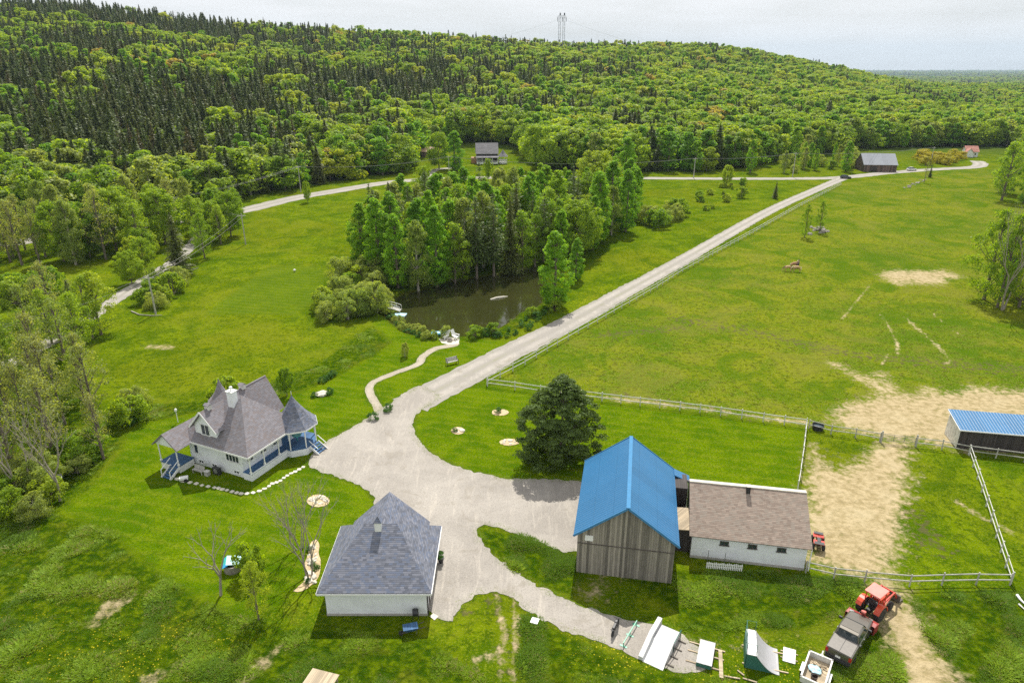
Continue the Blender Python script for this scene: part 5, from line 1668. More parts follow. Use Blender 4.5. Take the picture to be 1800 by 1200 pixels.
link_mesh('plant', quads_mesh('plant', pl_, M['shrub_green']), o).location = (0, 0, 0.45)
o = tag(patch('paving_slab', ats((755, 1083), (762, 1078), (771, 1083), (764, 1090)), 0.05, M['pale_stone'], 0.02, 0.4, False), 'pale paving slab at the garage corner on the gravel edge', 'paving slab')
o = thing('well_cover', 'square white well cover lying in the grass beside the farm track', 'cover', (*at(940, 1092), 0), R(-20))
MB().box((0, 0, 0.08), (0.62, 0.62, 0.12)).build('slab', M['white_plastic'], o, bevel=0.02); MB().box((0, 0, 0.165), (0.16, 0.05, 0.05)).build('handle', M['steel'], o)

# ---- barn
BARN_M = Matrix.Translation((5.75, 49.15, 0)) @ Matrix.Rotation(R(-10.3), 4, 'Z')
def bl(x, y, z=0):
    v = BARN_M @ Vector((x, y, z)); return (v.x, v.y, v.z)
def build_barn():
    b = thing('barn', 'tall weathered board barn with bright blue metal roof', 'barn', (5.75, 49.15, 0), R(-10.3))
    W_, D_, ze, zr = 8.35, 11.6, 4.35, 7.4
    w = MB().extr([(0, -0.1), (W_, -0.1), (W_, ze), (W_ / 2, zr - 0.05), (0, ze)], 'y', 0, D_)
    w.build('wall', M['barn_board'], b)
    MB().box((W_ / 2, -0.03, 3.25), (W_ + 0.02, 0.06, 0.07)).build('wall_seam', M['dark_wood'], b)
    rf = gable_roof(0, W_, 0, D_, ze + 0.12, zr + 0.15, 0.35, 0.13, 'y', 0.32).build('roof', M['blue_roof'], b)
    MB().bar((W_ / 2, -0.35, zr + 0.19), (W_ / 2, D_ + 0.35, zr + 0.19), 0.34, 0.06).build('ridge_cap', M['blue_trim'], rf)
    k = (zr - ze) / (W_ / 2)
    for y in (-0.34, D_ + 0.34):
        for s_ in (-1, 1):
            MB().bar((W_ / 2 + s_ * (W_ / 2 + 0.36), y, ze + 0.06 - k * 0.36), (W_ / 2, y, zr + 0.12), 0.05, 0.2).build('rake_trim', M['blue_trim'], rf)
    f = MB().box((0, 0, 0), (0.72, 0.06, 0.55)).build('hatch', M['white_trim'], b); f.location = (1.0, -0.02, 3.85)
    MB().box((0.0, 0.5, 2.2), (0.06, 0.2, 3.9)).build('corner_board', M['old_white'], b)
    # rear corner wing that joins the stable
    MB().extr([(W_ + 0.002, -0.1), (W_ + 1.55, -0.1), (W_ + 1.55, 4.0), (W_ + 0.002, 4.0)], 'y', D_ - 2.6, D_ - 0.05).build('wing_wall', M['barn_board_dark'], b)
    MB().slab([(W_ + 0.3, D_ - 0.9, 4.33), (W_ + 1.85, D_ - 0.9, 3.7), (W_ + 1.85, D_ + 0.3, 3.7), (W_ + 0.3, D_ + 0.3, 4.33)], 0.12).build('wing_roof', M['blue_roof'], b)
    l = MB().box((0, 0, 0), (0.14, 0.2, 0.36)).build('wall_lamp', M['black'], b); l.location = (-0.1, 0.9, 3.6)
    MB().lathe([(0.05, 0), (0.12, -0.08), (0.1, -0.2)], 10).build('lamp_shade', M['white_trim'], l).location = (-0.12, 0, 0.1)
build_barn()
ls = thing('link_shed', 'low shed of pale boards roofing the gap between barn and stable', 'shed', bl(8.45, 3.6), R(-10.3))
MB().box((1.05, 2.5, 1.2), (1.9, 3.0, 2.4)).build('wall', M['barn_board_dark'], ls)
MB().slab([(0.06, 0.9, 2.45), (2.1, 0.9, 2.55), (2.1, 4.1, 2.75), (0.06, 4.1, 2.65)], 0.1).build('roof', M['raw_wood'], ls)

def build_stable():
    s = thing('stable', 'long white stable with brown shingle roof and three small windows', 'stable', (16.45, 51.15, 0), R(-10.5))
    L_, D_, ze, zr = 9.95, 8.6, 2.75, 5.35
    MB().extr([(0, 0.25), (D_, 0.25), (D_, ze), (D_ / 2, zr - 0.06), (0, ze)], 'x', 0, L_).build('wall', M['white_siding'], s)
    MB().box((L_ / 2, D_ / 2, 0.1), (L_ + 0.05, D_ + 0.05, 0.34)).build('foundation', M['concrete'], s)
    rf = gable_roof(0, L_, 0, D_, ze + 0.1, zr + 0.1, 0.38, 0.13, 'x', 0.3).build('roof', M['shingle_brown'], s)
    MB().bar((-0.3, D_ / 2 + 0.1, zr + 0.08), (L_ + 0.3, D_ / 2 + 0.1, zr + 0.08), 0.42, 0.09).build('ridge_cap', M['pale_stone'], rf)
    v = MB().box((5.0, D_ / 2 - 0.45, zr + 0.02), (0.36, 0.4, 0.85)).build('roof_vent', M['black'], s)
    MB().box((5.0, D_ / 2 - 0.45, zr + 0.46), (0.44, 0.48, 0.05)).build('vent_cap', M['pale_stone'], v)
    for x in (2.85, 5.3, 7.8):
        window(s, (x, -0.01, 1.95), 0.78, 0.5, (0, -1), 2, 'dark_wood')
    MB().box((L_ + 0.03, D_ / 2, 1.15), (0.07, 2.2, 2.2)).build('door', M['old_white'], s)
    MB().bar((L_ + 0.28, -0.3, 0.25), (L_ + 0.28, -0.3, ze - 0.2), 0.08, 0.08).build('downpipe', M['white_trim'], s)
build_stable()
pf = thing('picket_fence', 'short white picket panel leaning in the stable shade', 'fence', (*at(1242, 999), 0), R(-7))
for k in range(20):
    MB().prism([(k * 0.16 - 0.045, -0.02), (k * 0.16 + 0.045, -0.02), (k * 0.16 + 0.045, 0.02), (k * 0.16 - 0.045, 0.02)], 0.05, 0.72 + 0.05 * math.sin(k * 1.7)).build('picket', M['white_trim'], pf)
MB().box((1.52, 0.04, 0.28), (3.2, 0.035, 0.07)).box((1.52, 0.04, 0.56), (3.2, 0.035, 0.07)).build('rail', M['white_trim'], pf)
for x, hgt in ((0.05, 1.9), (1.55, 1.7)):
    MB().cyl((x, 0.3, 0), (x, 0.3, hgt), 0.025, 6).build('stake', M['steel'], pf)

def build_run_in():
    s = thing('run_in_shed', 'dark board animal shelter with blue metal roof at the paddock edge', 'shed', (52.8, 70.6, 0), R(-10.5))
    L_, D_ = 8.6, 3.4
    MB().extr([(0, 0), (D_, 0), (D_, 3.2), (0, 2.6)], 'x', 0, L_).build('wall', M['barn_board_dark'], s)
    MB().box((-0.03, D_ / 2, 1.35), (0.05, D_, 2.6)).build('end_wall', M['old_white'], s)
    rf = MB().slab([(-0.25, -0.35, 2.62), (L_ + 0.25, -0.35, 2.62), (L_ + 0.25, D_ + 0.2, 3.34), (-0.25, D_ + 0.2, 3.34)], 0.1).build('roof', M['blue_roof'], s)
    MB().bar((-0.28, -0.38, 2.55), (L_ + 0.28, -0.38, 2.55), 0.05, 0.13).bar((-0.28, -0.35, 2.56), (-0.28, D_ + 0.2, 3.28), 0.05, 0.13).build('roof_trim', M['white_trim'], rf)
build_run_in()

# ---- far buildings
def build_far():
    x, y = at(1517, 302)
    b = thing('old_barn', 'weathered grey board barn with metal roof beside the far road junction', 'barn', (x, y, 0), R(-6))
    L_, D_, ze, zr = 13.6, 10.5, 3.1, 7.2
    MB().extr([(0, 0), (D_, 0), (D_, ze), (D_ / 2, zr - 0.1), (0, ze)], 'x', 0, L_).build('wall', M['far_board'], b)
    gable_roof(0, L_, 0, D_, ze + 0.1, zr, 0.3, 0.15, 'x').build('roof', M['grey_roof'], b)
    MB().box((4.2, -0.03, 1.2), (2.6, 0.06, 2.4)).build('door', M['barn_board_dark'], b)
    x, y = at(838, 289)
    h = thing('farmhouse', 'grey roofed farmhouse with porch in the clearing below the forest', 'house', (x, y, gz(x, y)), R(4))
    L_, D_, ze, zr = 9.8, 9.0, 4.6, 8.8
    MB().extr([(0, 0), (D_, 0), (D_, ze), (D_ / 2, zr - 0.1), (0, ze)], 'x', 0, L_).build('wall', M['barn_board_dark'], h)
    gable_roof(0, L_, 0, D_, ze + 0.1, zr, 0.4, 0.15, 'x').build('roof', M['shingle_far'], h)
    MB().slab([(-0.3, -2.4, 2.9), (L_ + 0.3, -2.4, 2.9), (L_ + 0.3, -0.02, 3.6), (-0.3, -0.02, 3.6)], 0.12).build('porch_roof', M['shingle_far'], h)
    MB().box((L_ / 2, -1.2, 0.35), (L_, 2.3, 0.7)).build('porch_floor', M['white_trim'], h)
    for k in range(5):
        MB().box((0.1 + k * (L_ - 0.2) / 4, -2.25, 1.8), (0.16, 0.16, 2.2)).build('porch_post', M['white_trim'], h)
    MB().box((L_ / 2, -2.3, 1.35), (L_, 0.06, 0.1)).box((L_ / 2, -2.3, 0.95), (L_, 0.06, 0.1)).build('railing', M['white_trim'], h)
    for xx in (1.4, 6.9):
        window(h, (xx, -0.02, 2.0), 1.3, 1.5, (0, -1), 2)
    MB().box((4.3, -0.03, 1.8), (1.1, 0.08, 2.1)).build('door', M['dark_wood'], h)
    MB().box((-1.3, 1.8, 1.3), (2.4, 3.4, 2.6)).build('side_wing', M['chestnut'], h)
    x, y = at(884, 288)
    g = thing('gazebo', 'small open gazebo with pointed roof right of the grey roofed farmhouse', 'gazebo', (x, y, gz(x, y)), 0)
    MB().lathe([(2.6, 3.2), (1.2, 4.6), (0.05, 6.2)], 8, ph=R(22.5)).build('roof', M['shingle_far'], g)
    MB().lathe([(2.2, 0), (2.2, 0.6)], 8, ph=R(22.5)).build('floor', M['white_trim'], g)
    for k in range(8):
        a = R(22.5 + 45 * k)
        MB().cyl((2.1 * math.cos(a), 2.1 * math.sin(a), 0.6), (2.1 * math.cos(a), 2.1 * math.sin(a), 3.25), 0.1, 6).build('post', M['white_trim'], g)
    MB().lathe([(2.08, 1.1), (2.2, 1.1), (2.2, 1.6), (2.08, 1.6)], 8, ph=R(22.5), cap=False).build('railing', M['white_trim'], g)
    x, y = at(742, 284)
    s = thing('roadside_shed', 'small shed with a pale orange roof half hidden by trees above the road bend', 'shed', (x, y, gz(x, y)), R(8))
    MB().extr([(0, 0), (5, 0), (5, 2.6), (2.5, 4.3), (0, 2.6)], 'x', 0, 6.4).build('wall', M['far_board'], s)
    gable_roof(0, 6.4, 0, 5, 2.7, 4.5, 0.35, 0.12, 'x').build('roof', M['rust_roof'], s)
    MB().box((3.2, -0.03, 1.1), (1.6, 0.06, 2.1)).build('door', M['dark_wood'], s)
    x, y = at(1697, 276)
    s = thing('red_cottage', 'little cottage with red roofs at the far end of the road', 'cottage', (x, y, 0), R(-12))
    MB().extr([(0, 0), (6, 0), (6, 2.8), (3, 5.0), (0, 2.8)], 'x', 0, 5.4).build('wall', M['white_siding'], s)
    gable_roof(0, 5.4, 0, 6, 2.9, 5.2, 0.4, 0.12, 'x').build('roof', M['red_roof'], s)
    MB().extr([(-0.8, 0), (2.6, 0), (2.6, 2.4), (0.9, 4.3), (-0.8, 2.4)], 'y', -2.0, -0.01).build('porch', M['white_siding'], s)
    gable_roof(-0.8, 2.6, -2.0, 0.8, 2.5, 4.4, 0.3, 0.12).build('porch_roof', M['red_roof'], s)
    window(s, (4.2, -0.02, 1.5), 0.9, 1.0, (0, -1), 2)
build_far()

# ---- transmission tower on the ridge
def build_tower():
    x, y = 57.0, 860.0
    z = gz(x, y)
    t = thing('transmission_tower', 'tall lattice power tower on the wooded ridge', 'pylon', (x, y, z - 1), R(12))
    Ht = 47.0
    for cx in (-2.5, 2.5):
        mb = MB()
        for dx, dy in ((-1, -1), (1, -1), (1, 1), (-1, 1)):
            mb.bar((cx + dx * 1.3, dy * 1.3, 0), (cx + dx * 1.0, dy * 1.0, Ht), 0.15, 0.15)
        n = 14
        for k in range(n):
            za, zb = Ht * k / n, Ht * (k + 1) / n
            sg = 1 if k % 2 else -1
            for dy in (-1.1, 1.1):
                mb.bar((cx - sg * 1.1, dy, za), (cx + sg * 1.1, dy, zb), 0.08, 0.08)
            for dx in (-1.1, 1.1):
                mb.bar((cx + dx, -sg * 1.1, za), (cx + dx, sg * 1.1, zb), 0.16, 0.16)
        mb.build('mast', M['tower_steel'], t)
        MB().lathe([(0.6, Ht + 1.5), (0.9, Ht + 2.6), (0.3, Ht + 4.2)], 8, (cx + 0.4, 0, 0)).build('earth_peak', M['black'], t)
    mb = MB()
    for zz in (Ht - 0.4, Ht + 1.2):
        mb.bar((-5.6 if zz < Ht else -4.2, -0.8, zz), (5.6 if zz < Ht else 4.2, -0.8, zz), 0.24, 0.24).bar((-5.6 if zz < Ht else -4.2, 0.8, zz), (5.6 if zz < Ht else 4.2, 0.8, zz), 0.24, 0.24)
    for k in range(10):
        mb.bar((-4.2 + k * 0.84, 0, Ht - 0.4), (-4.2 + (k + 1) * 0.84, 0, Ht + 1.2), 0.12, 0.12)
    mb.build('crossarm', M['tower_steel'], t)
    for cx in (-5.2, 0.6, 5.2):
        MB().lathe([(0.1, Ht - 5.0), (0.4, Ht - 4.8), (0.15, Ht - 4.2), (0.4, Ht - 3.4), (0.15, Ht - 2.6), (0.4, Ht - 1.8), (0.1, Ht - 0.6)], 8, (cx, 0, 0)).build('insulator', M['black'], t)
    for (ax, ex, ey, ez) in ((-6.6, -230.0, 930.0, 62.0), (6.6, 430.0, 940.0, 30.0)):
        a = Vector((x + ax, y, z + Ht - 5)); b = Vector((ex, ey, ez))
        P = [a.lerp(b, k / 16) - Vector((0, 0, 14 * (4 * (k / 16) * (1 - k / 16)))) for k in range(17)]
        tag(MB().tube(P, 0.055, 4, cap=False).build('transmission_cable', M['tower_steel']), 'thin high cable running %s from the lattice power tower' % ('left' if ax < 0 else 'right'), 'cable')
build_tower()

# ---- utility poles and their wires
POLES = [(-60, 700, 600, 'left of the frame edge along the lane'), (274, 552, 484, 'beside the lane at the meadow corner'), (432, 430, 376, 'at the top corner of the meadow by the wood'), (529, 338, 291, 'by the road above the meadow'),
         (790, 322, 274, 'by the road below the grey roofed farmhouse'), (1219, 313, 277, 'by the straight road behind the far field'), (1393, 311, 268, 'by the road left of the weathered grey barn'),
         (1635, 291, 258, 'by the road right of the weathered grey barn'), (312, 384, 346, 'by the road where the lane turns off'), (808, 300, 277, 'at the drive of the grey roofed farmhouse')]
tops = []
for px, py, tp, wh in POLES:
    x, y = at(px, py)
    lo, hi = 2.0, 16.0
    for _ in range(40):
        m_ = (lo + hi) / 2
        lo, hi = (m_, hi) if proj(x, y, m_)[1] > tp else (lo, m_)
    if px < 0:
        lo = 9.0
    p = thing('utility_pole', 'wooden utility pole ' + wh, 'utility pole', (x, y, 0), 0.3, 'utility poles')
    MB().tube([(0, 0, -0.3), (0, 0, lo)], [0.17, 0.11], 8).build('pole', M['grey_wood'], p)
    MB().box((0, 0, lo - 0.5), (1.9, 0.12, 0.14)).build('crossarm', M['grey_wood'], p)
    for xx in (-0.8, 0.8):
        MB().lathe([(0.05, lo - 0.43), (0.09, lo - 0.35), (0.04, lo - 0.22)], 8, (xx, 0, 0)).build('insulator', M['steel'], p)
    tops.append((x, y, lo))
def wires(i, j, wh, sag=0.9):
    for sx, dz in ((-0.7, 0.0), (0.7, 0.0)):
        a = Vector(tops[i]) + Vector((sx, 0, -0.3)); b = Vector(tops[j]) + Vector((sx, 0, -0.3))
        P = [a.lerp(b, k / 14) - Vector((0, 0, sag * 4 * (k / 14) * (1 - k / 14))) for k in range(15)]
        tag(MB().tube(P, 0.009 + 0.00007 * max(a.y, b.y), 4, cap=False).build('overhead_wire', M['wire']), '%s overhead wire %s' % ('left' if sx < 0 else 'right', wh), 'wire', 'overhead wires')
wires(0, 1, 'over the lane into the left frame edge'); wires(1, 2, 'over the lane beside the meadow'); wires(2, 8, 'from the meadow corner back to the road'); wires(8, 3, 'along the road above the meadow'); wires(3, 4, 'along the road to the farmhouse', 1.6)
wires(4, 5, 'behind the pond grove', 2.5); wires(5, 6, 'along the straight road'); wires(6, 7, 'past the weathered grey barn', 1.2)

# ---- fences
def fence(name, label, pts, gap=2.7, rails=(0.55, 1.15), hp=1.35, mat='grey_wood', rail_w=0.10, cap=(0.12, 0.12), rail_mat=None, post_n=None):
    x0, y0 = pts[0]
    f = thing(name, label, 'fence', (x0, y0, 0))
    P = []
    for (ax, ay), (bx, by) in zip(pts[:-1], pts[1:]):
        L_ = math.hypot(bx - ax, by - ay)
        n = max(1, int(round(L_ / gap)))
        P += [(ax + (bx - ax) * k / n, ay + (by - ay) * k / n) for k in range(n)]
    P.append(pts[-1])
    rng = random.Random(len(P))
    P = [(x - x0, y - y0) for x, y in P]
    H_ = [hp * rng.uniform(0.94, 1.06) for _ in P]
    for (x, y), h_ in zip(P, H_):
        MB().tube([(x, y, -0.2), (x + rng.gauss(0, 0.02), y + rng.gauss(0, 0.02), h_)], [cap[0] / 1.7, cap[0] / 1.9], 7).build('post', M[mat], f)
    for z in rails:
        mb = MB()
        for (ax, ay), (bx, by) in zip(P[:-1], P[1:]):
            za, zb = z + rng.gauss(0, 0.02), z + rng.gauss(0, 0.02)
            mb.bar((ax, ay, za), (bx, by, zb), 0.05, rail_w)
        mb.build('rail', M[rail_mat or mat], f)
    return f
M['fence_wood'] = mat_plain('fence_wood', (0.56, 0.56, 0.52), 0.8, 0.2, 2.0)
fence('rail_fence', 'long pale rail fence running along the right side of the driveway', ats((856, 676), (923, 641), (980, 607), (1050, 567), (1155, 507), (1200, 478), (1330, 407), (1400, 367), (1478, 326)), 3.0, mat='fence_wood')
fence('rail_fence', 'pale rail fence crossing behind the big dark pine', ats((857, 679), (905, 685), (950, 692), (1058, 705), (1125, 713), (1230, 725), (1341, 741), (1416, 752)), 3.0, mat='fence_wood')
fence('rail_fence', 'rail fence between the lawn corner and the paddock gate, past the black trough', ats((1421, 753), (1460, 763), (1503, 769), (1546, 776)), 3.0)
fence('rail_fence', 'rail fence passing in front of the blue roofed shelter', ats((1610, 785), (1655, 790), (1702, 799), (1750, 805), (1800, 812), (1850, 818)), 3.0)
fence('rail_fence', 'double rail fence down the right side of the paddock', ats((1703, 800), (1725, 865), (1750, 945), (1776, 1026)), 2.6, mat='fence_wood')
fence('rail_fence', 'rail fence along the near side of the paddock above the red tractor', ats((1416, 1006), (1465, 1017), (1519, 1023), (1598, 1030), (1655, 1028), (1715, 1027), (1775, 1028)), 2.6)
fence('rail_fence', 'pale rail fence from the lawn corner down to the stable', ats((1416, 755), (1411, 800), (1402, 862)), 2.6, mat='fence_wood')
g0, g1 = Vector((*at(1549, 777), 0)), Vector((*at(1608, 784), 0))
gt = thing('farm_gate', 'tubular metal farm gate closing the sandy track into the pasture', 'gate', tuple(g0), math.atan2(g1.y - g0.y, g1.x - g0.x))
gl = (g1 - g0).length
mb = MB()
for z in (0.3, 0.52, 0.74, 0.96, 1.18):
    mb.tube([(0.05, 0, z), (gl - 0.05, 0, z)], 0.03, 6)
for x in (0.05, gl * 0.35, gl * 0.66, gl - 0.05):
    mb.tube([(x, 0, 0.28), (x, 0, 1.2)], 0.032, 6)
mb.build('frame', M['steel'], gt)
for x in (-0.05, gl + 0.05):
    MB().tube([(x, 0, -0.2), (x, 0, 1.55)], [0.1, 0.09], 8).build('post', M['grey_wood'], gt)
tr = thing('water_trough', 'round black water trough beside the lawn fence corner', 'trough', (*at(1437, 754), 0))
MB().lathe([(0.62, 0), (0.7, 0.62), (0.72, 0.64), (0.66, 0.64), (0.58, 0.2)], 20, cap=False).build('tub', M['rubber'], tr, smooth=False)
MB().cyl((0, 0, 0.42), (0, 0, 0.45), 0.62, 20).build('water', M['glass'], tr)
# ------------------------------------------------------------------ vehicles
def wheel(parent, c, r, w, mat_rim='steel', name='wheel'):
    t = MB().lathe([(r * 0.62, -w / 2), (r * 0.93, -w / 2), (r, -w * 0.32), (r, w * 0.32), (r * 0.93, w / 2), (r * 0.62, w / 2)], 20).build(name, M['rubber'], parent)
    t.location = c; t.rotation_euler = (R(90), 0, 0)
    rm = MB().lathe([(r * 0.10, -w * 0.42), (r * 0.2, -w * 0.46), (r * 0.55, -w * 0.36), (r * 0.64, -w * 0.46), (r * 0.64, w * 0.46), (r * 0.55, w * 0.36), (r * 0.2, w * 0.46), (r * 0.10, w * 0.42)], 16).build('rim', M[mat_rim], t)
    return t

def loft(mb, secs):
    """skin through closed rings of equal length"""
    b = len(mb.v); n = len(secs[0])
    for s_ in secs:
        mb.v += [tuple(p) for p in s_]
    for k in range(len(secs) - 1):
        for i in range(n):
            j = (i + 1) % n
            mb.f.append((b + k * n + i, b + k * n + j, b + (k + 1) * n + j, b + (k + 1) * n + i)); mb.m.append(0)
    mb.f.append(tuple(b + i for i in reversed(range(n)))); mb.f.append(tuple(b + (len(secs) - 1) * n + i for i in range(n))); mb.m += [0, 0]
    return mb

def ring(x, hw, z0, z1, top=0.0, rnd=0.1):
    """a car-body cross-section at station x"""
    t = hw - top
    return [(x, -hw + 0.05, z0), (x, hw - 0.05, z0), (x, hw, z0 + 0.12), (x, hw, z0 + (z1 - z0) * 0.55), (x, t, z1 - rnd), (x, t - rnd, z1),
            (x, -t + rnd, z1), (x, -t, z1 - rnd), (x, -hw, z0 + (z1 - z0) * 0.55), (x, -hw, z0 + 0.12)]

def pickup():
    a, b = at(1470, 1166), at(1510, 1097)
    x, y = (a[0] + b[0]) / 2, (a[1] + b[1]) / 2
    t = thing('pickup_truck', 'dark bronze crew cab pickup truck with covered bed, parked behind the red tractor', 'pickup truck', (x, y, 0), math.atan2(b[1] - a[1], b[0] - a[0]))
    body = MB()
    loft(body, [ring(-2.75, 0.92, 0.55, 1.22, 0.03, 0.05), ring(-2.68, 0.97, 0.42, 1.25, 0.03, 0.04), ring(-1.0, 0.985, 0.40, 1.25, 0.03, 0.04), ring(0.9, 0.985, 0.40, 1.20, 0.03, 0.08),
                ring(1.3, 0.985, 0.40, 1.20, 0.06, 0.1), ring(2.45, 0.96, 0.40, 1.12, 0.10, 0.12), ring(2.72, 0.88, 0.45, 0.98, 0.10, 0.12), ring(2.8, 0.8, 0.52, 0.85, 0.1, 0.1)])
    bd = body.build('body', M['truck_paint'], t, bevel=0.0)
    cab = MB()
    def cr(x, hw, z1, zb=1.15, rd=0.09):
        return [(x[0], -0.93, zb), (x[0], 0.93, zb), (x[1], hw, z1 - rd), (x[1], hw - rd, z1), (x[1], -hw + rd, z1), (x[1], -hw, z1 - rd)]
    loft(cab, [cr((-1.02, -0.86), 0.76, 1.86), cr((-0.7, -0.6), 0.78, 1.93), cr((0.3, 0.15), 0.78, 1.92), cr((1.25, 0.55), 0.74, 1.84)])
    cb = cab.build('cab', M['truck_paint'], t)
    # glass: wind-screen, rear pane, two side panes each side
    MB().slab([(1.16, -0.80, 1.22), (1.16, 0.80, 1.22), (0.60, 0.69, 1.80), (0.60, -0.69, 1.80)], 0.03).build('windscreen', M['glass'], cb).location = (0.045, 0, 0.02)
    MB().slab([(-1.05, -0.78, 1.28), (-0.915, -0.68, 1.78), (-0.915, 0.68, 1.78), (-1.05, 0.78, 1.28)], 0.03).build('rear_window', M['glass'], cb).location = (-0.012, 0, 0.01)
    for s_ in (-1, 1):
        for xa, xb, xc, xd in ((-0.92, -0.1, -0.1, -0.80), (0.0, 0.95, 0.42, 0.0)):
            MB().add([(xa, s_ * 0.915, 1.26), (xb, s_ * 0.915, 1.26), (xc, s_ * 0.795, 1.78), (xd, s_ * 0.795, 1.78),
                      (xa, s_ * 0.86, 1.26), (xb, s_ * 0.86, 1.26), (xc, s_ * 0.74, 1.78), (xd, s_ * 0.74, 1.78)],
                     [(0, 1, 2, 3), (7, 6, 5, 4), (0, 4, 5, 1), (1, 5, 6, 2), (2, 6, 7, 3), (3, 7, 4, 0)]).build('side_window', M['glass'], cb)
        MB().box((0.95, s_ * 1.10, 1.30), (0.14, 0.26, 0.2)).build('mirror', M['black'], cb, bevel=0.03)
        for xx in (-0.75, 0.1):
            MB().box((xx, s_ * 0.992, 1.02), (0.2, 0.03, 0.05)).build('door_handle', M['chrome'], bd)
        MB().box((-2.72, s_ * 0.84, 1.0), (0.09, 0.2, 0.36)).build('tail_light', M['lamp_red'], bd)
        MB().box((2.66, s_ * 0.72, 0.92), (0.2, 0.3, 0.16)).build('headlight', M['chrome'], bd)
    tn = MB().box((-1.87, 0, 1.275), (1.68, 1.72, 0.05))
    tn.build('tonneau_cover', M['tonneau'], t, bevel=0.012)
    MB().box((-1.87, 0, 1.303), (1.66, 0.03, 0.012)).build('cover_seam', M['black'], t)
    MB().box((-2.83, 0, 0.55), (0.2, 1.8, 0.22)).build('rear_bumper', M['black'], t, bevel=0.03)
    MB().box((2.83, 0, 0.55), (0.16, 1.75, 0.26)).build('front_bumper', M['chrome'], t, bevel=0.03)
    MB().box((-2.775, 0, 0.80), (0.03, 0.36, 0.16)).build('number_plate', M['white_plastic'], bd)
    MB().box((-0.1, 0, 1.945), (1.0, 1.3, 0.02)).build('roof_panel', M['truck_paint'], cb)
    for sx in (-1.62, 1.78):
        for sy in (-0.84, 0.84):
            wheel(t, (sx, sy, 0.40), 0.40, 0.28)
pickup()

def trailer():
    x, y = at(1432, 1192)
    a, b = at(1470, 1166), at(1510, 1097)
    rz = math.atan2(b[1] - a[1], b[0] - a[0]) + R(8)
    t = thing('utility_trailer', 'pale open utility trailer hitched behind the dark pickup truck', 'trailer', (x, y, 0), rz)
    MB().box((0, 0, 0.52), (2.7, 1.55, 0.08)).build('floor', M['raw_wood'], t)
    for y_ in (-0.80, 0.80):
        MB().box((0, y_, 0.78), (2.78, 0.06, 0.5)).box((0, y_, 1.05), (2.86, 0.12, 0.05)).build('side_wall', M['old_white'], t)
        MB().box((-0.1, y_ * 1.17, 0.72), (0.95, 0.24, 0.05)).build('mudguard', M['white_trim'], t, bevel=0.02)
        wheel(t, (-0.1, y_ * 1.17, 0.32), 0.32, 0.2)
    for x_ in (-1.40, 1.40):
        MB().box((x_, 0, 0.78), (0.06, 1.54, 0.5)).box((x_, 0, 1.05), (0.12, 1.72, 0.05)).build('end_wall', M['old_white'], t)
    MB().bar((1.38, -0.4, 0.5), (2.25, 0, 0.48), 0.08, 0.08).bar((1.38, 0.4, 0.5), (2.25, 0, 0.48), 0.08, 0.08).bar((2.2, 0, 0.48), (2.55, 0, 0.48), 0.1, 0.1).build('drawbar', M['steel'], t)
    T = Matrix.Translation((x, y, 0)) @ Matrix.Rotation(rz, 4, 'Z')
    def inn(px_, py_, z):
        v = T @ Vector((px_, py_, z)); return (v.x, v.y, v.z)
    o = thing('tarp_bundle', 'crumpled pale blue and white tarp lying in the trailer', 'tarp', inn(0.25, 0.1, 0.56), rz)
    v = bmesh.new(); bmesh.ops.create_icosphere(v, subdivisions=3, radius=0.5)
    for q in v.verts:
        q.co *= 0.8 + 0.5 * mnoise.noise(q.co * 3.0); q.co.z *= 0.35; q.co.z = max(q.co.z + 0.1, 0)
    me = bpy.data.meshes.new('sheet'); v.to_mesh(me); v.free(); me.materials.append(M['pale_blue']); link_mesh('sheet', me, o)
    o = thing('bucket', 'small dark bucket at the back of the trailer', 'bucket', inn(-0.75, 0.0, 0.56), 0)
    MB().lathe([(0.2, 0), (0.26, 0.45), (0.24, 0.45), (0.18, 0.05)], 14).build('pail', M['dark_coat'], o)
    MB().tube([(-0.25, 0, 0.43), (-0.15, 0, 0.6), (0.15, 0, 0.6), (0.25, 0, 0.43)], 0.012, 5).build('handle', M['steel'], o)
    for k in range(7):
        p = inn(0.75 + 0.12 * math.sin(k * 2.4), -0.25 + 0.08 * k, 0.60 + 0.05 * (k % 3))
        tag(MB().bar((-0.4, 0, 0), (0.4, 0, 0), 0.09, 0.06).build('firewood_stick', M['raw_wood'], None), 'rough offcut of wood in the heap inside the trailer', 'wood', 'wood offcuts in the trailer').location = p
        COL.objects[-1] if False else None
        bpy.data.objects[[q.name for q in COL.objects][-1]].rotation_euler = (0, 0, rz + 0.6 * math.sin(k * 1.9) + 1.2)
trailer()

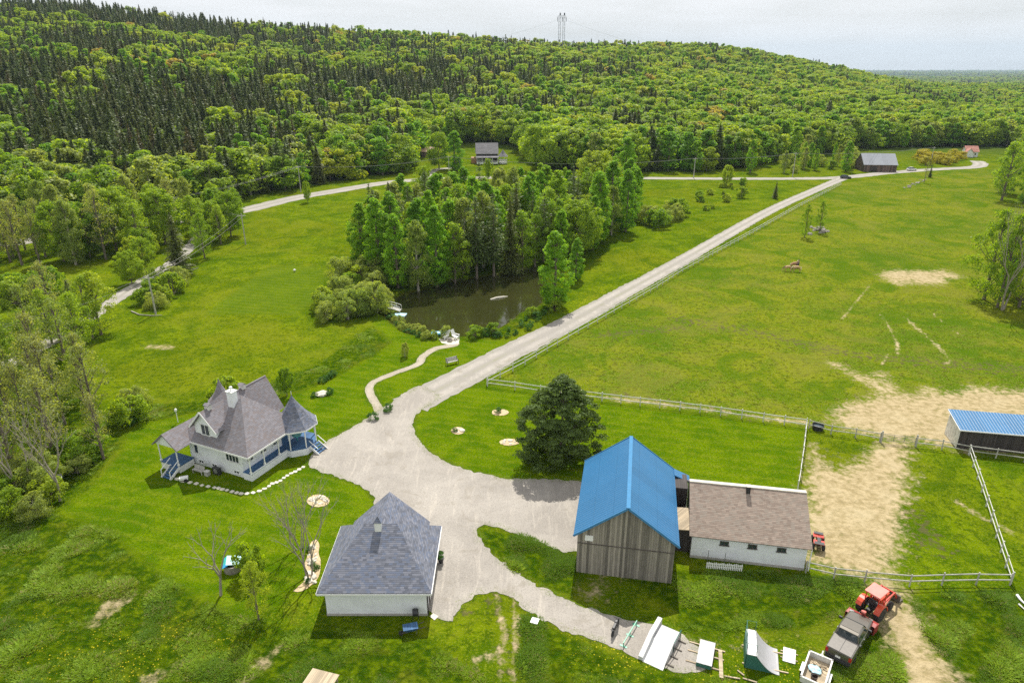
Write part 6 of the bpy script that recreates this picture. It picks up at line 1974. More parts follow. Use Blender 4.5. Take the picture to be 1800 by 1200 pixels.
def tractor():
    x, y = at(1535, 1074)
    hd = math.atan2(3.2, 4.4)
    t = thing('tractor', 'red orange farm tractor with pale roof and front loader at the sandy track', 'tractor', (x, y, 0), hd)
    MB().box((0.95, 0, 1.0), (1.5, 0.62, 0.55)).build('bonnet', M['orange_paint'], t, bevel=0.08)
    MB().box((1.72, 0, 0.98), (0.06, 0.56, 0.45)).build('grille', M['black'], t)
    MB().box((0.2, 0, 0.65), (2.6, 0.4, 0.35)).build('chassis', M['black'], t, bevel=0.04)
    for s_ in (-1, 1):
        wheel(t, (-0.65, s_ * 0.75, 0.68), 0.68, 0.42, 'orange_paint')
        wheel(t, (1.2, s_ * 0.68, 0.42), 0.42, 0.28, 'orange_paint')
        fd = MB()
        for k in range(7):
            a = R(15 + 22 * k)
            fd.box((-0.65 + 0.76 * math.cos(a), s_ * 0.75, 0.68 + 0.76 * math.sin(a)), (0.06, 0.46, 0.33), ry=math.pi / 2 - a + math.pi / 2)
        fd.build('fender', M['orange_paint'], t)
    cab = MB()
    for px_, py_ in ((-0.85, -0.55), (-0.85, 0.55), (0.35, -0.55), (0.35, 0.55)):
        cab.bar((px_, py_, 0.9), (px_ * 0.92, py_ * 0.95, 2.25), 0.07, 0.07)
    cf = cab.build('cab_frame', M['red_paint'], t)
    MB().box((-0.25, 0, 2.30), (1.5, 1.3, 0.12)).build('cab_roof', M['faded_red'], t, bevel=0.05)
    MB().box((-0.3, 0, 0.95), (1.0, 0.9, 0.08)).build('cab_floor', M['black'], t)
    st = MB().box((-0.45, 0, 1.1), (0.45, 0.5, 0.12)).box((-0.66, 0, 1.4), (0.1, 0.5, 0.5)).build('seat', M['black'], t, bevel=0.03)
    sw = MB().lathe([(0.18, -0.012), (0.2, 0), (0.18, 0.012), (0.16, 0)], 16, cap=False).build('steering_wheel', M['black'], t)
    sw.location = (0.15, 0, 1.5); sw.rotation_euler = (0, R(-35), 0)
    ld = MB()
    for s_ in (-1, 1):
        ld.bar((0.25, s_ * 0.55, 1.25), (1.9, s_ * 0.55, 1.35), 0.10, 0.14).bar((1.9, s_ * 0.55, 1.35), (2.55, s_ * 0.55, 0.45), 0.10, 0.14)
        ld.bar((0.35, s_ * 0.5, 0.6), (0.25, s_ * 0.55, 1.3), 0.12, 0.12)
        ld.bar((0.5, s_ * 0.55, 0.8), (1.7, s_ * 0.55, 1.28), 0.06, 0.06)
    ld.bar((1.95, -0.55, 1.28), (1.95, 0.55, 1.28), 0.09, 0.09)
    lo = ld.build('loader_arm', M['red_paint'], t)
    MB().extr([(2.5, 0.15), (3.25, 0.08), (3.2, 0.14), (2.62, 0.24), (2.58, 0.7), (2.68, 0.78), (2.5, 0.8)], 'y', -0.85, 0.85).build('bucket', M['dark_wood'], lo)
    MB().cyl((0.8, 0.2, 1.25), (0.8, 0.2, 1.95), 0.04, 8).build('exhaust', M['black'], t)
    for s_ in (-1, 1):
        MB().bar((-1.0, s_ * 0.35, 0.6), (-1.75, s_ * 0.4, 0.5), 0.06, 0.08).build('lift_arm', M['black'], t)
    bx, by = at(1513, 1097)
    b = thing('snow_blower', 'dark red rear snow blower between the tractor and the pickup truck', 'snow blower', (bx, by, 0), hd + R(3))
    MB().extr([(-0.42, 0.05), (0.3, 0.05), (0.34, 0.75), (0.0, 0.86), (-0.42, 0.8), (-0.36, 0.74), (0.1, 0.76), (0.22, 0.66), (0.2, 0.2), (-0.42, 0.12)], 'y', -1.15, 1.15).build('housing', M['dark_red'], b)
    for s_ in (-1, 1):
        MB().box((-0.1, s_ * 1.17, 0.42), (0.78, 0.04, 0.80)).build('side_plate', M['dark_red'], b)
    MB().lathe([(0.18, 0), (0.16, 0.5)], 12, (0.1, 0.0, 0.8)).build('chute', M['dark_red'], b)
    MB().box((-0.06, 0, 1.36), (0.36, 0.3, 0.12), ry=R(25)).build('deflector', M['faded_red'], b)
    au = MB().cyl((-0.18, -1.1, 0.4), (-0.18, 1.1, 0.4), 0.06, 8)
    for k in range(22):
        a = k * 0.7
        au.box((-0.18 + 0.16 * math.cos(a), -1.05 + k * 0.1, 0.4 + 0.16 * math.sin(a)), (0.2, 0.03, 0.14), ry=-a)
    au.build('auger', M['dark_red'], b)
tractor()

def quad_bike():
    x, y = at(1437, 958)
    q = thing('quad_bike', 'small red quad bike parked at the stable corner', 'quad bike', (x, y, 0), R(70))
    MB().box((0, 0, 0.45), (1.1, 0.34, 0.3)).build('frame', M['black'], q, bevel=0.04)
    MB().box((0.55, 0, 0.72), (0.62, 0.95, 0.12)).build('front_fender', M['red_paint'], q, bevel=0.05)
    MB().box((-0.55, 0, 0.74), (0.62, 0.98, 0.12)).build('rear_fender', M['red_paint'], q, bevel=0.05)
    MB().box((0.22, 0, 0.78), (0.4, 0.36, 0.22)).build('tank', M['red_paint'], q, bevel=0.06)
    MB().box((-0.28, 0, 0.84), (0.7, 0.32, 0.14)).build('seat', M['black'], q, bevel=0.05)
    MB().tube([(0.32, -0.42, 1.06), (0.42, -0.15, 1.0), (0.42, 0.15, 1.0), (0.32, 0.42, 1.06)], 0.025, 6).tube([(0.62, 0, 0.7), (0.42, 0, 1.0)], 0.03, 6).build('handlebar', M['black'], q)
    MB().box((0.8, 0, 0.84), (0.35, 0.8, 0.03)).box((-0.82, 0, 0.86), (0.4, 0.85, 0.03)).build('rack', M['black'], q)
    for sx in (-0.6, 0.62):
        for sy in (-0.45, 0.45):
            wheel(q, (sx, sy, 0.29), 0.29, 0.24)
quad_bike()

def small_car(px, py, rz, paint, label, lift=0):
    x, y = at(px, py)
    c = thing('parked_car', label, 'car', (x, y, 0.03), rz)
    b = MB()
    loft(b, [ring(-2.1, 0.72, 0.35, 0.85, 0.05, 0.08), ring(-1.95, 0.84, 0.25, 0.95, 0.06, 0.08), ring(-0.6, 0.88, 0.22, 0.95, 0.06, 0.06), ring(0.9, 0.88, 0.22, 0.92, 0.06, 0.08), ring(1.9, 0.82, 0.25, 0.78, 0.1, 0.1), ring(2.1, 0.7, 0.32, 0.62, 0.1, 0.08)])
    bd = b.build('body', paint, c)
    k = MB()
    loft(k, [[(xa, -hw, 0.9), (xa, hw, 0.9), (xb, hw * 0.82, zt), (xb, -hw * 0.82, zt)] for xa, xb, hw, zt in ((-1.9, -1.45, 0.78, 1.35), (-1.2, -1.0, 0.80, 1.46), (0.4, 0.1, 0.80, 1.45), (1.15, 0.5, 0.76, 1.36))])
    k.build('cabin', M['glass'], c)
    MB().box((-0.4, 0, 1.46), (1.3, 1.2, 0.05)).build('roof', paint, c, bevel=0.02)
    for sx in (-1.3, 1.3):
        for sy in (-0.76, 0.76):
            wheel(c, (sx, sy, 0.31), 0.31, 0.2)
    for s_ in (-1, 1):
        MB().box((2.02, s_ * 0.55, 0.62), (0.12, 0.3, 0.12)).build('headlight', M['chrome'], bd)
small_car(1486, 314, R(-20), mat_plain('dark_car_paint', (0.025, 0.027, 0.035), 0.3, 0.05, coat=0.6), 'dark car waiting where the driveway meets the road')
small_car(1602, 300, R(8), mat_plain('white_car_paint', (0.75, 0.75, 0.74), 0.3, 0.05, coat=0.6), 'white car on the road beyond the weathered grey barn')

# ------------------------------------------------------------------ skate ramps
def ramps():
    def dirof(p, q):
        a, b = at(*p), at(*q); return math.atan2(b[1] - a[1], b[0] - a[0])
    # funbox: long axis away from the camera, up and to the right
    ax, ay = at(1120, 1158); rz = dirof((1118, 1150), (1152, 1092))
    L_ = 3.7
    f = thing('skate_funbox', 'large white skate funbox with a raised ledge on its left side', 'skate ramp', (ax + 0.05, ay + 0.0, 0), rz)
    # local x runs along the ledge, -y towards the right
    MB().extr([(0.0, 0.02), (2.1, 0.62), (2.1, 0.02)], 'y', -2.0, -0.36).build('slope', M['ramp_top'], f)
    MB().box((2.9, -1.18, 0.32), (1.598, 1.64, 0.6)).build('deck', M['ramp_grey'], f)
    MB().extr([(0.05, 0.0), (0.05, 0.34), (2.0, 0.98), (L_ + 0.3, 0.98), (L_ + 0.3, 0.0)], 'y', -0.355, 0.0).build('ledge', M['ramp_top'], f)
    for x0, x1, z0, z1 in ((0.3, 2.1, 0.35, 0.9), (2.1, 3.7, 0.9, 0.9)):
        MB().tube([(x0, -2.04, z0), (x1, -2.04, z1)], 0.03, 6).tube([(x1, -2.04, 0.0), (x1, -2.04, z1)], 0.03, 6).tube([(x0, -2.04, 0), (x0, -2.04, z0)], 0.03, 6).build('grind_rail', M['ramp_green'] if x0 > 1 else M['steel'], f)
    for x in (0.7, 1.6, 2.5, 3.4):
        MB().box((x, -2.25, 0.05), (0.09, 0.7, 0.09)).build('skid', M['dark_wood'], f)
    # flat rail on three feet
    rx, ry = at(1095, 1137); rz2 = dirof((1095, 1137), (1119, 1097))
    g = thing('grind_rail', 'green steel skate rail on three feet beside the funbox', 'skate rail', (rx, ry, 0), rz2)
    Lr = math.dist(at(1095, 1137), at(1119, 1097))
    MB().bar((0, 0, 0.42), (Lr, 0, 0.42), 0.07, 0.07).build('rail', M['green_steel'], g)
    for x in (0.1, Lr / 2, Lr - 0.1):
        MB().bar((x, 0, 0.04), (x, 0, 0.4), 0.06, 0.06).box((x, 0, 0.03), (0.16, 0.6, 0.05)).build('foot', M['green_steel'], g)
    # grind box on long skids
    bx, by = at(1222, 1170); rz3 = dirof((1222, 1168), (1230, 1126))
    h = thing('skate_box', 'long grey topped skate box lying on wooden skids', 'skate ramp', (bx, by, 0), rz3)
    Lb = 2.35
    MB().box((Lb / 2, -0.58, 0.24), (Lb, 1.1, 0.36)).build('side_panel', M['ramp_green'], h)
    MB().box((Lb / 2, -0.34, 0.44), (Lb + 0.06, 0.62, 0.04)).box((Lb / 2, -0.915, 0.455), (Lb + 0.06, 0.52, 0.04)).build('top', M['ramp_grey'], h)
    for x in (0.25, Lb / 2 + 0.15, Lb - 0.15):
        MB().box((x, -0.6, 0.05), (0.1, 2.7, 0.09)).build('skid', M['raw_wood'], h)
    o = thing('plank', 'long pale plank lying beside the grey topped skate box', 'plank', (*at(1266, 1152), 0.0), dirof((1268, 1192), (1266, 1144)))
    MB().box((-0.9, 0, 0.12), (2.6, 0.28, 0.06)).build('board', M['raw_wood'], o)
    # quarter pipe: rises towards the left, curve falls to the right
    qx, qy = at(1308, 1172); rz4 = dirof((1308, 1172), (1307, 1122))
    q = thing('quarter_pipe', 'white quarter pipe skate ramp with dark green sides', 'skate ramp', (qx, qy, 0), rz4)
    Lq = 2.5
    prof = [(-0.05, 0.0), (-0.05, 1.32), (-0.75, 1.32)]
    cv = [(-0.75 - 1.75 * k / 10, 1.32 * (1 - math.sin(math.pi / 2 * k / 10)) ** 1.15) for k in range(11)]
    for xs in (0.0, Lq - 0.06):
        MB().extr(prof[:2] + cv + [(-2.5, 0.0)], 'x', xs, xs + 0.06).build('side_panel', M['ramp_green'], q)
    top = MB()
    for (y0, z0), (y1, z1) in zip(cv[:-1], cv[1:]):
        top.slab([(-0.04, y0, z0 + 0.03), (-0.04, y1, z1 + 0.03), (Lq + 0.04, y1, z1 + 0.03), (Lq + 0.04, y0, z0 + 0.03)], 0.03)
    top.build('riding_surface', M['ramp_grey'], q)
    MB().box((Lq / 2, -0.40, 1.36), (Lq + 0.08, 0.72, 0.05)).build('platform', M['ramp_top'], q)
    MB().box((Lq / 2, 0.0, 0.68), (Lq - 0.1, 0.05, 1.3)).build('back_panel', M['ramp_green'], q)
    rl = MB()
    for x in (0.05, Lq * 0.5, Lq - 0.05):
        rl.tube([(x, 0, 1.38), (x, 0, 2.3)], 0.022, 6)
    rl.tube([(0.05, 0, 2.3), (Lq - 0.05, 0, 2.3)], 0.022, 6).tube([(0.05, 0, 1.85), (Lq - 0.05, 0, 1.85)], 0.018, 6).tube([(Lq - 0.05, 0, 2.3), (Lq - 0.05, -0.7, 2.3), (Lq - 0.05, -0.7, 1.38)], 0.022, 6).tube([(0.05, 0, 2.3), (0.05, -0.7, 2.3), (0.05, -0.7, 1.38)], 0.022, 6)
    rl.build('guard_rail', M['ramp_green'], q)
    for x in (0.35, Lq - 0.35):
        MB().box((x, -1.5, 0.04), (0.09, 3.3, 0.08)).build('skid', M['raw_wood'], q)
    px_, py_ = at(1387, 1153); rz5 = dirof((1387, 1166), (1388, 1138))
    p = thing('kicker_panel', 'flat white panel on low skids right of the quarter pipe', 'skate ramp', (px_, py_, 0), rz5)
    MB().extr([(-0.65, 0.02), (0.65, 0.16), (0.65, 0.2), (-0.65, 0.06)], 'y', -0.45, 0.45).build('top', M['ramp_top'], p)
    for x in (-0.3, 0.35):
        MB().box((x, 0, 0.035), (0.08, 1.25, 0.06)).build('skid', M['raw_wood'], p)
    for i, (u, v, ln, an, w) in enumerate(((1282, 1190, 1.5, -14, 'longest'), (1302, 1183, 0.6, -55, 'shortest'), (1318, 1196, 1.0, -24, 'rightmost'))):
        o = thing('timber_scrap', 'pale timber scrap in the grass left of the quarter pipe, %s of three' % w, 'timber', (*at(u, v), 0), R(an))
        MB().bar((-ln / 2, 0, 0.06), (ln / 2, 0, 0.09), 0.1, 0.06).build('lath', M['raw_wood'], o)
    # motorbike-like frame: dark machine left of the rail
    mx, my = at(1081, 1108)
    m = thing('dirt_bike', 'small black dirt bike on the gravel left of the green skate rail', 'motorbike', (mx, my, 0), R(64))
    for x in (-0.62, 0.62):
        w_ = wheel(m, (x, 0, 0.3), 0.3, 0.12)
    MB().bar((-0.3, 0, 0.45), (0.35, 0, 0.55), 0.2, 0.26).bar((0.62, 0.09, 0.3), (0.42, 0.07, 0.95), 0.05, 0.05).bar((0.62, -0.09, 0.3), (0.42, -0.07, 0.95), 0.05, 0.05).bar((-0.62, 0.08, 0.3), (-0.1, 0.08, 0.42), 0.05, 0.06).build('frame', M['black'], m)
    MB().box((-0.25, 0, 0.78), (0.7, 0.2, 0.1)).build('seat', M['black'], m, bevel=0.03)
    MB().box((0.2, 0, 0.78), (0.34, 0.26, 0.22)).build('tank', M['black'], m, bevel=0.06)
    MB().tube([(0.35, -0.36, 1.05), (0.42, 0, 0.98), (0.35, 0.36, 1.05)], 0.02, 6).build('handlebar', M['black'], m)
    MB().bar((0.1, 0.1, 0.3), (-0.05, 0.38, 0.0), 0.03, 0.03).build('kickstand', M['steel'], m)
    MB().box((-0.7, 0, 0.72), (0.4, 0.15, 0.03), ry=R(12)).build('rear_fender', M['black'], m)
ramps()

# ------------------------------------------------------------------ horses
def horse(px, py, rz, coat, mane, label, graze=True, sc=1.0):
    x, y = at(px, py)
    h = thing('horse', label, 'horse', (x, y, 0), rz, None, sc)
    bm = bmesh.new()
    sk = bm.verts.layers.skin.verify()
    V = []
    def j(p, r, par=None):
        v = bm.verts.new(p); v[sk].radius = r if hasattr(r, '__len__') else (r, r)
        V.append(v)
        if par is not None:
            bm.edges.new((V[par], v))
        return len(V) - 1
    a = j((0.0, 0, 1.12), (0.30, 0.33)); V[0][sk].use_root = True
    bk = j((-0.42, 0, 1.16), (0.27, 0.29), a); rp = j((-0.68, 0, 1.16), (0.22, 0.25), bk)
    ch = j((0.42, 0, 1.10), (0.25, 0.31), a)
    if graze:
        n1 = j((0.74, 0, 1.10), (0.14, 0.20), ch); n2 = j((1.05, 0.02, 0.80), (0.10, 0.15), n1); hd = j((1.22, 0.03, 0.52), (0.10, 0.13), n2); mz = j((1.28, 0.03, 0.20), (0.07, 0.08), hd)
        ears, hp = (1.12, 0.03, 0.66), Vector((1.22, 0.03, 0.52))
    else:
        n1 = j((0.70, 0, 1.32), (0.14, 0.2), ch); n2 = j((0.92, 0, 1.62), (0.10, 0.15), n1); hd = j((1.10, 0, 1.68), (0.10, 0.13), n2); mz = j((1.36, 0, 1.45), (0.07, 0.08), hd)
        ears = (1.0, 0, 1.78)
    for s_ in (-1, 1):
        st = 0.06 * s_
        e = j((0.46 + st, s_ * 0.16, 0.82), (0.11, 0.12), ch); k = j((0.47 + st * 2, s_ * 0.16, 0.46), (0.06, 0.065), e); f = j((0.46 + st * 2, s_ * 0.16, 0.12), (0.045, 0.045), k); j((0.50 + st * 2, s_ * 0.16, 0.02), (0.06, 0.06), f)
        e = j((-0.60 - st, s_ * 0.17, 0.82), (0.13, 0.15), rp); k = j((-0.80 - st, s_ * 0.16, 0.52), (0.07, 0.08), e); f = j((-0.74 - st, s_ * 0.16, 0.14), (0.045, 0.05), k); j((-0.70 - st, s_ * 0.16, 0.02), (0.06, 0.06), f)
    me = bpy.data.meshes.new('body'); bm.to_mesh(me); bm.free()
    me.materials.append(M[coat])
    o = link_mesh('body', me, h)
    o.modifiers.new('skin', 'SKIN'); s_ = o.modifiers.new('sub', 'SUBSURF'); s_.levels = s_.render_levels = 2
    for p in me.polygons:
        p.use_smooth = True
    MB().tube([(-0.86, 0, 1.24), (-1.0, 0, 1.05), (-1.03, 0, 0.7), (-1.0, 0, 0.4)], [0.05, 0.08, 0.08, 0.02], 8).build('tail', M[mane], h, smooth=True)
    if graze:
        MB().tube([(0.62, 0.03, 1.33), (0.86, 0.05, 1.20), (1.10, 0.07, 0.92), (1.18, 0.05, 0.66)], [0.05, 0.08, 0.07, 0.03], 7).build('mane', M[mane], h, smooth=True)
    else:
        MB().tube([(0.55, 0.0, 1.42), (0.75, 0.06, 1.60), (0.92, 0.05, 1.80), (1.05, 0.0, 1.80)], [0.05, 0.08, 0.07, 0.03], 7).build('mane', M[mane], h, smooth=True)
    for s2 in (-1, 1):
        MB().tube([(ears[0], ears[1] + s2 * 0.07, ears[2]), (ears[0] - 0.05, ears[1] + s2 * 0.09, ears[2] + 0.15)], [0.04, 0.005], 6).build('ear', M[coat], h)
horse(1399, 478, R(170), 'palomino', 'cream_hair', 'palomino horse with a pale tail, nearest and rightmost of the grazing horses', True)
horse(1384, 477, R(176), 'palomino', 'dark_coat', 'palomino horse grazing with its head low at the left of the group', True, 0.95)
horse(1395, 471, R(10), 'chestnut', 'cream_hair', 'chestnut horse standing behind the two grazing palominos', False, 0.95)
horse(1402, 470, R(60), 'dark_coat', 'dark_coat', 'dark brown horse at the back of the group in the pasture', False, 0.9)

# ------------------------------------------------------------------ pond side
def pond_side():
    x, y = at(703, 551)
    rz = R(-8)
    d = thing('pond_dock', 'small pale floating dock at the left end of the pond', 'dock', (x, y, -0.45), rz)
    MB().box((0, 0, 0.25), (2.3, 1.5, 0.1)).build('deck', M['pale_blue'], d)
    for yy in (-0.55, 0.55):
        MB().box((0, yy, 0.08), (2.1, 0.35, 0.24)).build('float', M['white_plastic'], d)
    x, y = at(684, 546)
    b = thing('foot_bridge', 'short arched white foot bridge by the dock at the pond', 'bridge', (x, y, 0), R(-6))
    n = 10
    arc = lambda k: (-2.2 + 4.4 * k / n, 0.15 + 0.55 * math.sin(math.pi * k / n))
    dk = MB()
    for k in range(n):
        (xa, za), (xb, zb) = arc(k), arc(k + 1)
        dk.slab([(xa, -0.6, za), (xb, -0.6, zb), (xb, 0.6, zb), (xa, 0.6, za)], 0.08)
    dk.build('deck', M['grey_wood'], b)
    for s_ in (-1, 1):
        rl = MB().tube([(arc(k)[0], s_ * 0.62, arc(k)[1] + 0.85) for k in range(n + 1)], 0.05, 6)
        for k in range(0, n + 1, 2):
            rl.tube([(arc(k)[0], s_ * 0.62, arc(k)[1] - 0.1), (arc(k)[0], s_ * 0.62, arc(k)[1] + 0.85)], 0.04, 6)
        rl.build('railing', M['white_trim'], b)
    # fire place with two chairs
    for px, py, rz, wh in ((783, 596, 35, 'left'), (801, 596, 145, 'right')):
        x, y = at(px, py)
        c = thing('garden_chair', 'white slatted garden chair on the %s of the fire ring by the pond' % wh, 'chair', (x, y, 0.05), R(rz - 90), None, 1.25)
        # local: faces -y... back rises at +y
        MB().box((0, -0.05, 0.36), (0.6, 0.62, 0.05), rx=R(10)).build('seat', M['white_plastic'], c)
        bk = MB()
        for k in range(5):
            bk.box((-0.26 + k * 0.13, 0.42, 0.78), (0.11, 0.03, 0.95), rx=R(-22))
        bk.build('backrest', M['white_plastic'], c)
        for s_ in (-1, 1):
            MB().box((s_ * 0.36, 0.0, 0.58), (0.13, 0.75, 0.035)).build('armrest', M['white_plastic'], c)
            MB().box((s_ * 0.34, -0.3, 0.28), (0.05, 0.1, 0.56)).build('leg', M['white_plastic'], c)
            MB().bar((s_ * 0.30, -0.25, 0.34), (s_ * 0.30, 0.6, 0.06), 0.05, 0.09).build('leg', M['white_plastic'], c)
    x, y = at(791, 600)
    f = thing('fire_ring', 'round dark fire ring between the two white chairs', 'fire pit', (x, y, 0.05))
    MB().lathe([(0.42, 0), (0.45, 0.28), (0.36, 0.28), (0.34, 0.05)], 16).build('ring', M['stone'], f)
    MB().cyl((0, 0, 0.05), (0, 0, 0.12), 0.33, 14).build('ash', M['black'], f)
    pd = patch('paving', ats((772, 596), (790, 592), (808, 596), (806, 604), (790, 606), (776, 603)), 0.035, M['pale_stone'], 0.1)
    x, y = at(773, 589)
    k = thing('pedal_boat', 'blue plastic boat pulled up on the bank beside the white chairs', 'boat', (x, y, 0.05), R(5))
    hb = MB()
    loft(hb, [[(xx, -w_, 0.45), (xx, -w_ * 0.8, 0.0), (xx, w_ * 0.8, 0.0), (xx, w_, 0.45)] for xx, w_ in ((-1.4, 0.5), (-1.2, 0.62), (0.4, 0.65), (1.1, 0.48), (1.5, 0.12))])
    hb.build('hull', M['blue_plastic'], k)
    MB().box((-0.2, 0, 0.47), (0.9, 0.8, 0.05)).build('seat', M['pale_blue'], k)
    # sandbar / log
    lx, ly = at(877, 524, -0.5)
    lg = tag(MB().tube([(-1.9, 0, -0.02), (-0.4, 0.1, 0.1), (0.9, -0.05, 0.1), (2.0, 0.15, -0.02)], [0.18, 0.26, 0.24, 0.1], 8).build('driftwood', M['pale_stone']), 'pale drift log lying in the middle of the pond', 'log')
    lg.location = (lx, ly, -0.5); lg.rotation_euler = (0, 0, R(28))
    # bench swing on the lawn
    x, y = at(795, 640)
    s = thing('lawn_bench', 'dark framed wooden bench alone on the lawn between path and driveway', 'bench', (x, y, 0), R(32))
    MB().box((0, 0, 0.5), (1.9, 0.5, 0.06)).build('seat', M['grey_wood'], s)
    MB().box((0, 0.27, 0.85), (1.9, 0.05, 0.5), rx=R(-10)).build('backrest', M['grey_wood'], s)
    for xx in (-0.9, 0.9):
        MB().bar((xx, -0.3, 0), (xx, -0.2, 0.75), 0.07, 0.07).bar((xx, 0.35, 0), (xx, 0.25, 1.1), 0.07, 0.07).bar((xx, -0.25, 0.72), (xx, 0.3, 0.72), 0.06, 0.05).build('frame', M['black'], s)
    x, y = at(518, 478)
    b = thing('white_ball', 'white golf flag ball on the short mown green in the meadow', 'marker', (x, y, 0))
    MB().lathe([(0.05, 0.12), (0.26, 0.25), (0.3, 0.42), (0.2, 0.62), (0.02, 0.68)], 12).build('ball', M['white_plastic'], b, smooth=True)
    MB().cyl((0, 0, 0), (0, 0, 0.2), 0.03, 6).build('peg', M['white_plastic'], b)
pond_side()

# ------------------------------------------------------------------ stones, beds, stumps
def rock_mesh(seed, mat, sq=0.65):
    bm = bmesh.new(); bmesh.ops.create_icosphere(bm, subdivisions=3, radius=1.0)
    o = Vector((seed * 7.3, seed * 1.9, 0))
    for v in bm.verts:
        n = mnoise.noise(v.co * 1.1 + o) * 0.4 + mnoise.noise(v.co * 2.6 + o) * 0.18
        v.co *= 1 + n; v.co.z *= sq
        v.co.z = max(v.co.z, -0.25)
    me = bpy.data.meshes.new('rock'); bm.to_mesh(me); bm.free(); me.materials.append(M[mat])
    return me
ROCKS = [rock_mesh(i, 'stone') for i in range(4)]
PROCKS = [rock_mesh(i + 9, 'pale_stone') for i in range(3)]
rrng = random.Random(8)
def rock(x, y, s_, label, group=None, pale=False, z=0.0):
    o = link_mesh('rock' if s_ < 0.6 else 'boulder', rrng.choice(PROCKS if pale else ROCKS))
    o.location = (x, y, z + s_ * 0.12); o.scale = (s_ * rrng.uniform(0.8, 1.3), s_ * rrng.uniform(0.7, 1.0), s_ * rrng.uniform(0.7, 1.0)); o.rotation_euler = (0, 0, rrng.random() * 6)
    return tag(o, label, 'rock', group)
rock(*at(566, 694), 0.85, 'large pale garden boulder on the lawn behind the gazebo', None, True)
rock(*at(559, 692), 0.45, 'dark stone touching the large pale garden boulder')
for k in range(24):
    u = rrng.gauss(0, 1)
    x, y = at(1441 + u * 10, 405 + rrng.gauss(0, 4))
    rock(x, y, rrng.uniform(0.3, 0.7), 'grey field stone in the stone pile under the half bare pasture trees', 'stone pile in the pasture', False, rrng.random() * 0.5 * max(0, 1 - abs(u)))
for k in range(15):
    f = k / 14
    x, y = at(1592 + 36 * f + rrng.gauss(0, 1.5), 330 - 14 * f + rrng.gauss(0, 1.2))
    rock(x, y, rrng.uniform(0.3, 0.7), 'field stone in the row of stones near the far road', 'row of stones near the far road', rrng.random() < 0.15)
# mulch beds
def bed(name_label, pts, z=0.04):
    return tag(patch('flower_bed', smooth_poly(ats(*pts), 0.4), z, M['mulch'], 0.12, 0.25, False), name_label, 'flower bed')
def oval(px, py, rx, ry, n=12):
    return [(px + rx * math.cos(6.283 * k / n), py + ry * math.sin(6.283 * k / n)) for k in range(n)]
bed('round mulch bed on the lawn nearest the driveway curve', oval(805, 757, 12, 6.5))
bed('round mulch bed with a dark shrub farthest up the lawn', oval(879, 725, 15, 6))
bed('ragged mulch bed close to the big dark pine', oval(895, 777, 18, 6))
bed('round mulch bed with stones at the bare tree near the yard', oval(560, 880, 20, 11))
bed('small mulch bed behind the round well with blue sheets', [(418, 962), (425, 957), (434, 961), (432, 970), (424, 974), (417, 970)])
bed('long winding mulch bed along the garage side', [(548, 952), (556, 948), (562, 960), (560, 975), (564, 990), (562, 1008), (555, 1022), (540, 1034), (522, 1040), (515, 1038), (530, 1026), (540, 1008), (537, 990), (542, 970)])
for (px, py, n, sp_, lb, gp) in ((560, 880, 9, (14, 7), 'pale stone in the round mulch bed near the yard', 'stones in the round bed near the yard'), (549, 975, 10, (8, 18), 'pale stone in the upper part of the long bed by the garage', 'stones in the long bed, upper part'),
                                 (545, 1015, 8, (10, 12), 'pale stone in the lower part of the long bed by the garage', 'stones in the long bed, lower part'), (895, 777, 5, (13, 4), 'stone in the ragged bed close to the pine', 'stones in the bed by the pine'),
                                 (805, 757, 4, (8, 4), 'stone in the bed nearest the driveway curve', 'stones in the bed by the driveway curve'), (425, 964, 4, (6, 5), 'stone in the small bed behind the well with blue sheets', 'stones in the small bed')):
    for k in range(n):
        a = 6.283 * k / n
        x, y = at(px + sp_[0] * math.cos(a) * rrng.uniform(0.5, 1.0), py + sp_[1] * math.sin(a) * rrng.uniform(0.5, 1.0))
        rock(x, y, rrng.uniform(0.16, 0.36), lb, gp, True)
for px, py in ((543, 968), (551, 994), (541, 1024), (556, 1000)):
    x, y = at(px, py)
    plant('shrub', x, y, rrng.uniform(0.4, 0.6), 'small green plant in the long mulch bed by the garage', 'plants in the long bed by the garage')
# stepping stones in front of the house
PS = [(312, 842), (322, 846), (334, 848), (345, 850), (355, 853), (366, 855), (377, 857)] + [(384, 858), (391, 860), (399, 861.5), (408, 864), (416, 866), (424, 867.5), (434, 867.5), (445, 866), (456, 863), (465, 859), (473, 854.5), (479, 850), (486, 848), (493, 845), (499, 840), (505, 836), (512, 832), (519, 829), (526, 825), (533, 821)]
STEP = None
for i, (px, py) in enumerate(PS):
    if STEP is None:
        STEP = MB().prism([(-0.36, -0.24), (0.0, -0.27), (0.36, -0.22), (0.38, 0.05), (0.33, 0.25), (-0.05, 0.28), (-0.35, 0.24)], -0.05, 0.05).build('stepping_stone', M['pale_stone'])
        o = STEP
    else:
        o = STEP.copy(); COL.objects.link(o)
    x, y = at(px, py)
    o.location = (x, y, 0.02); o.rotation_euler = (0, 0, R(-24) + rrng.gauss(0, 0.12) + (0.5 if i > 14 else 0)); o.scale = (rrng.uniform(0.5, 0.68), rrng.uniform(0.6, 0.8), 1)
    if i < 7:
        tag(o, 'pale stepping stone in the shaded stretch before the white house front', 'stepping stone', 'stepping stones in the house shade')
    elif i < 15:
        tag(o, 'pale stepping stone in the sunny stretch before the porch corner', 'stepping stone', 'stepping stones before the porch corner')
    else:
        tag(o, 'pale stepping stone on the climb towards the gravel yard', 'stepping stone', 'stepping stones towards the yard')
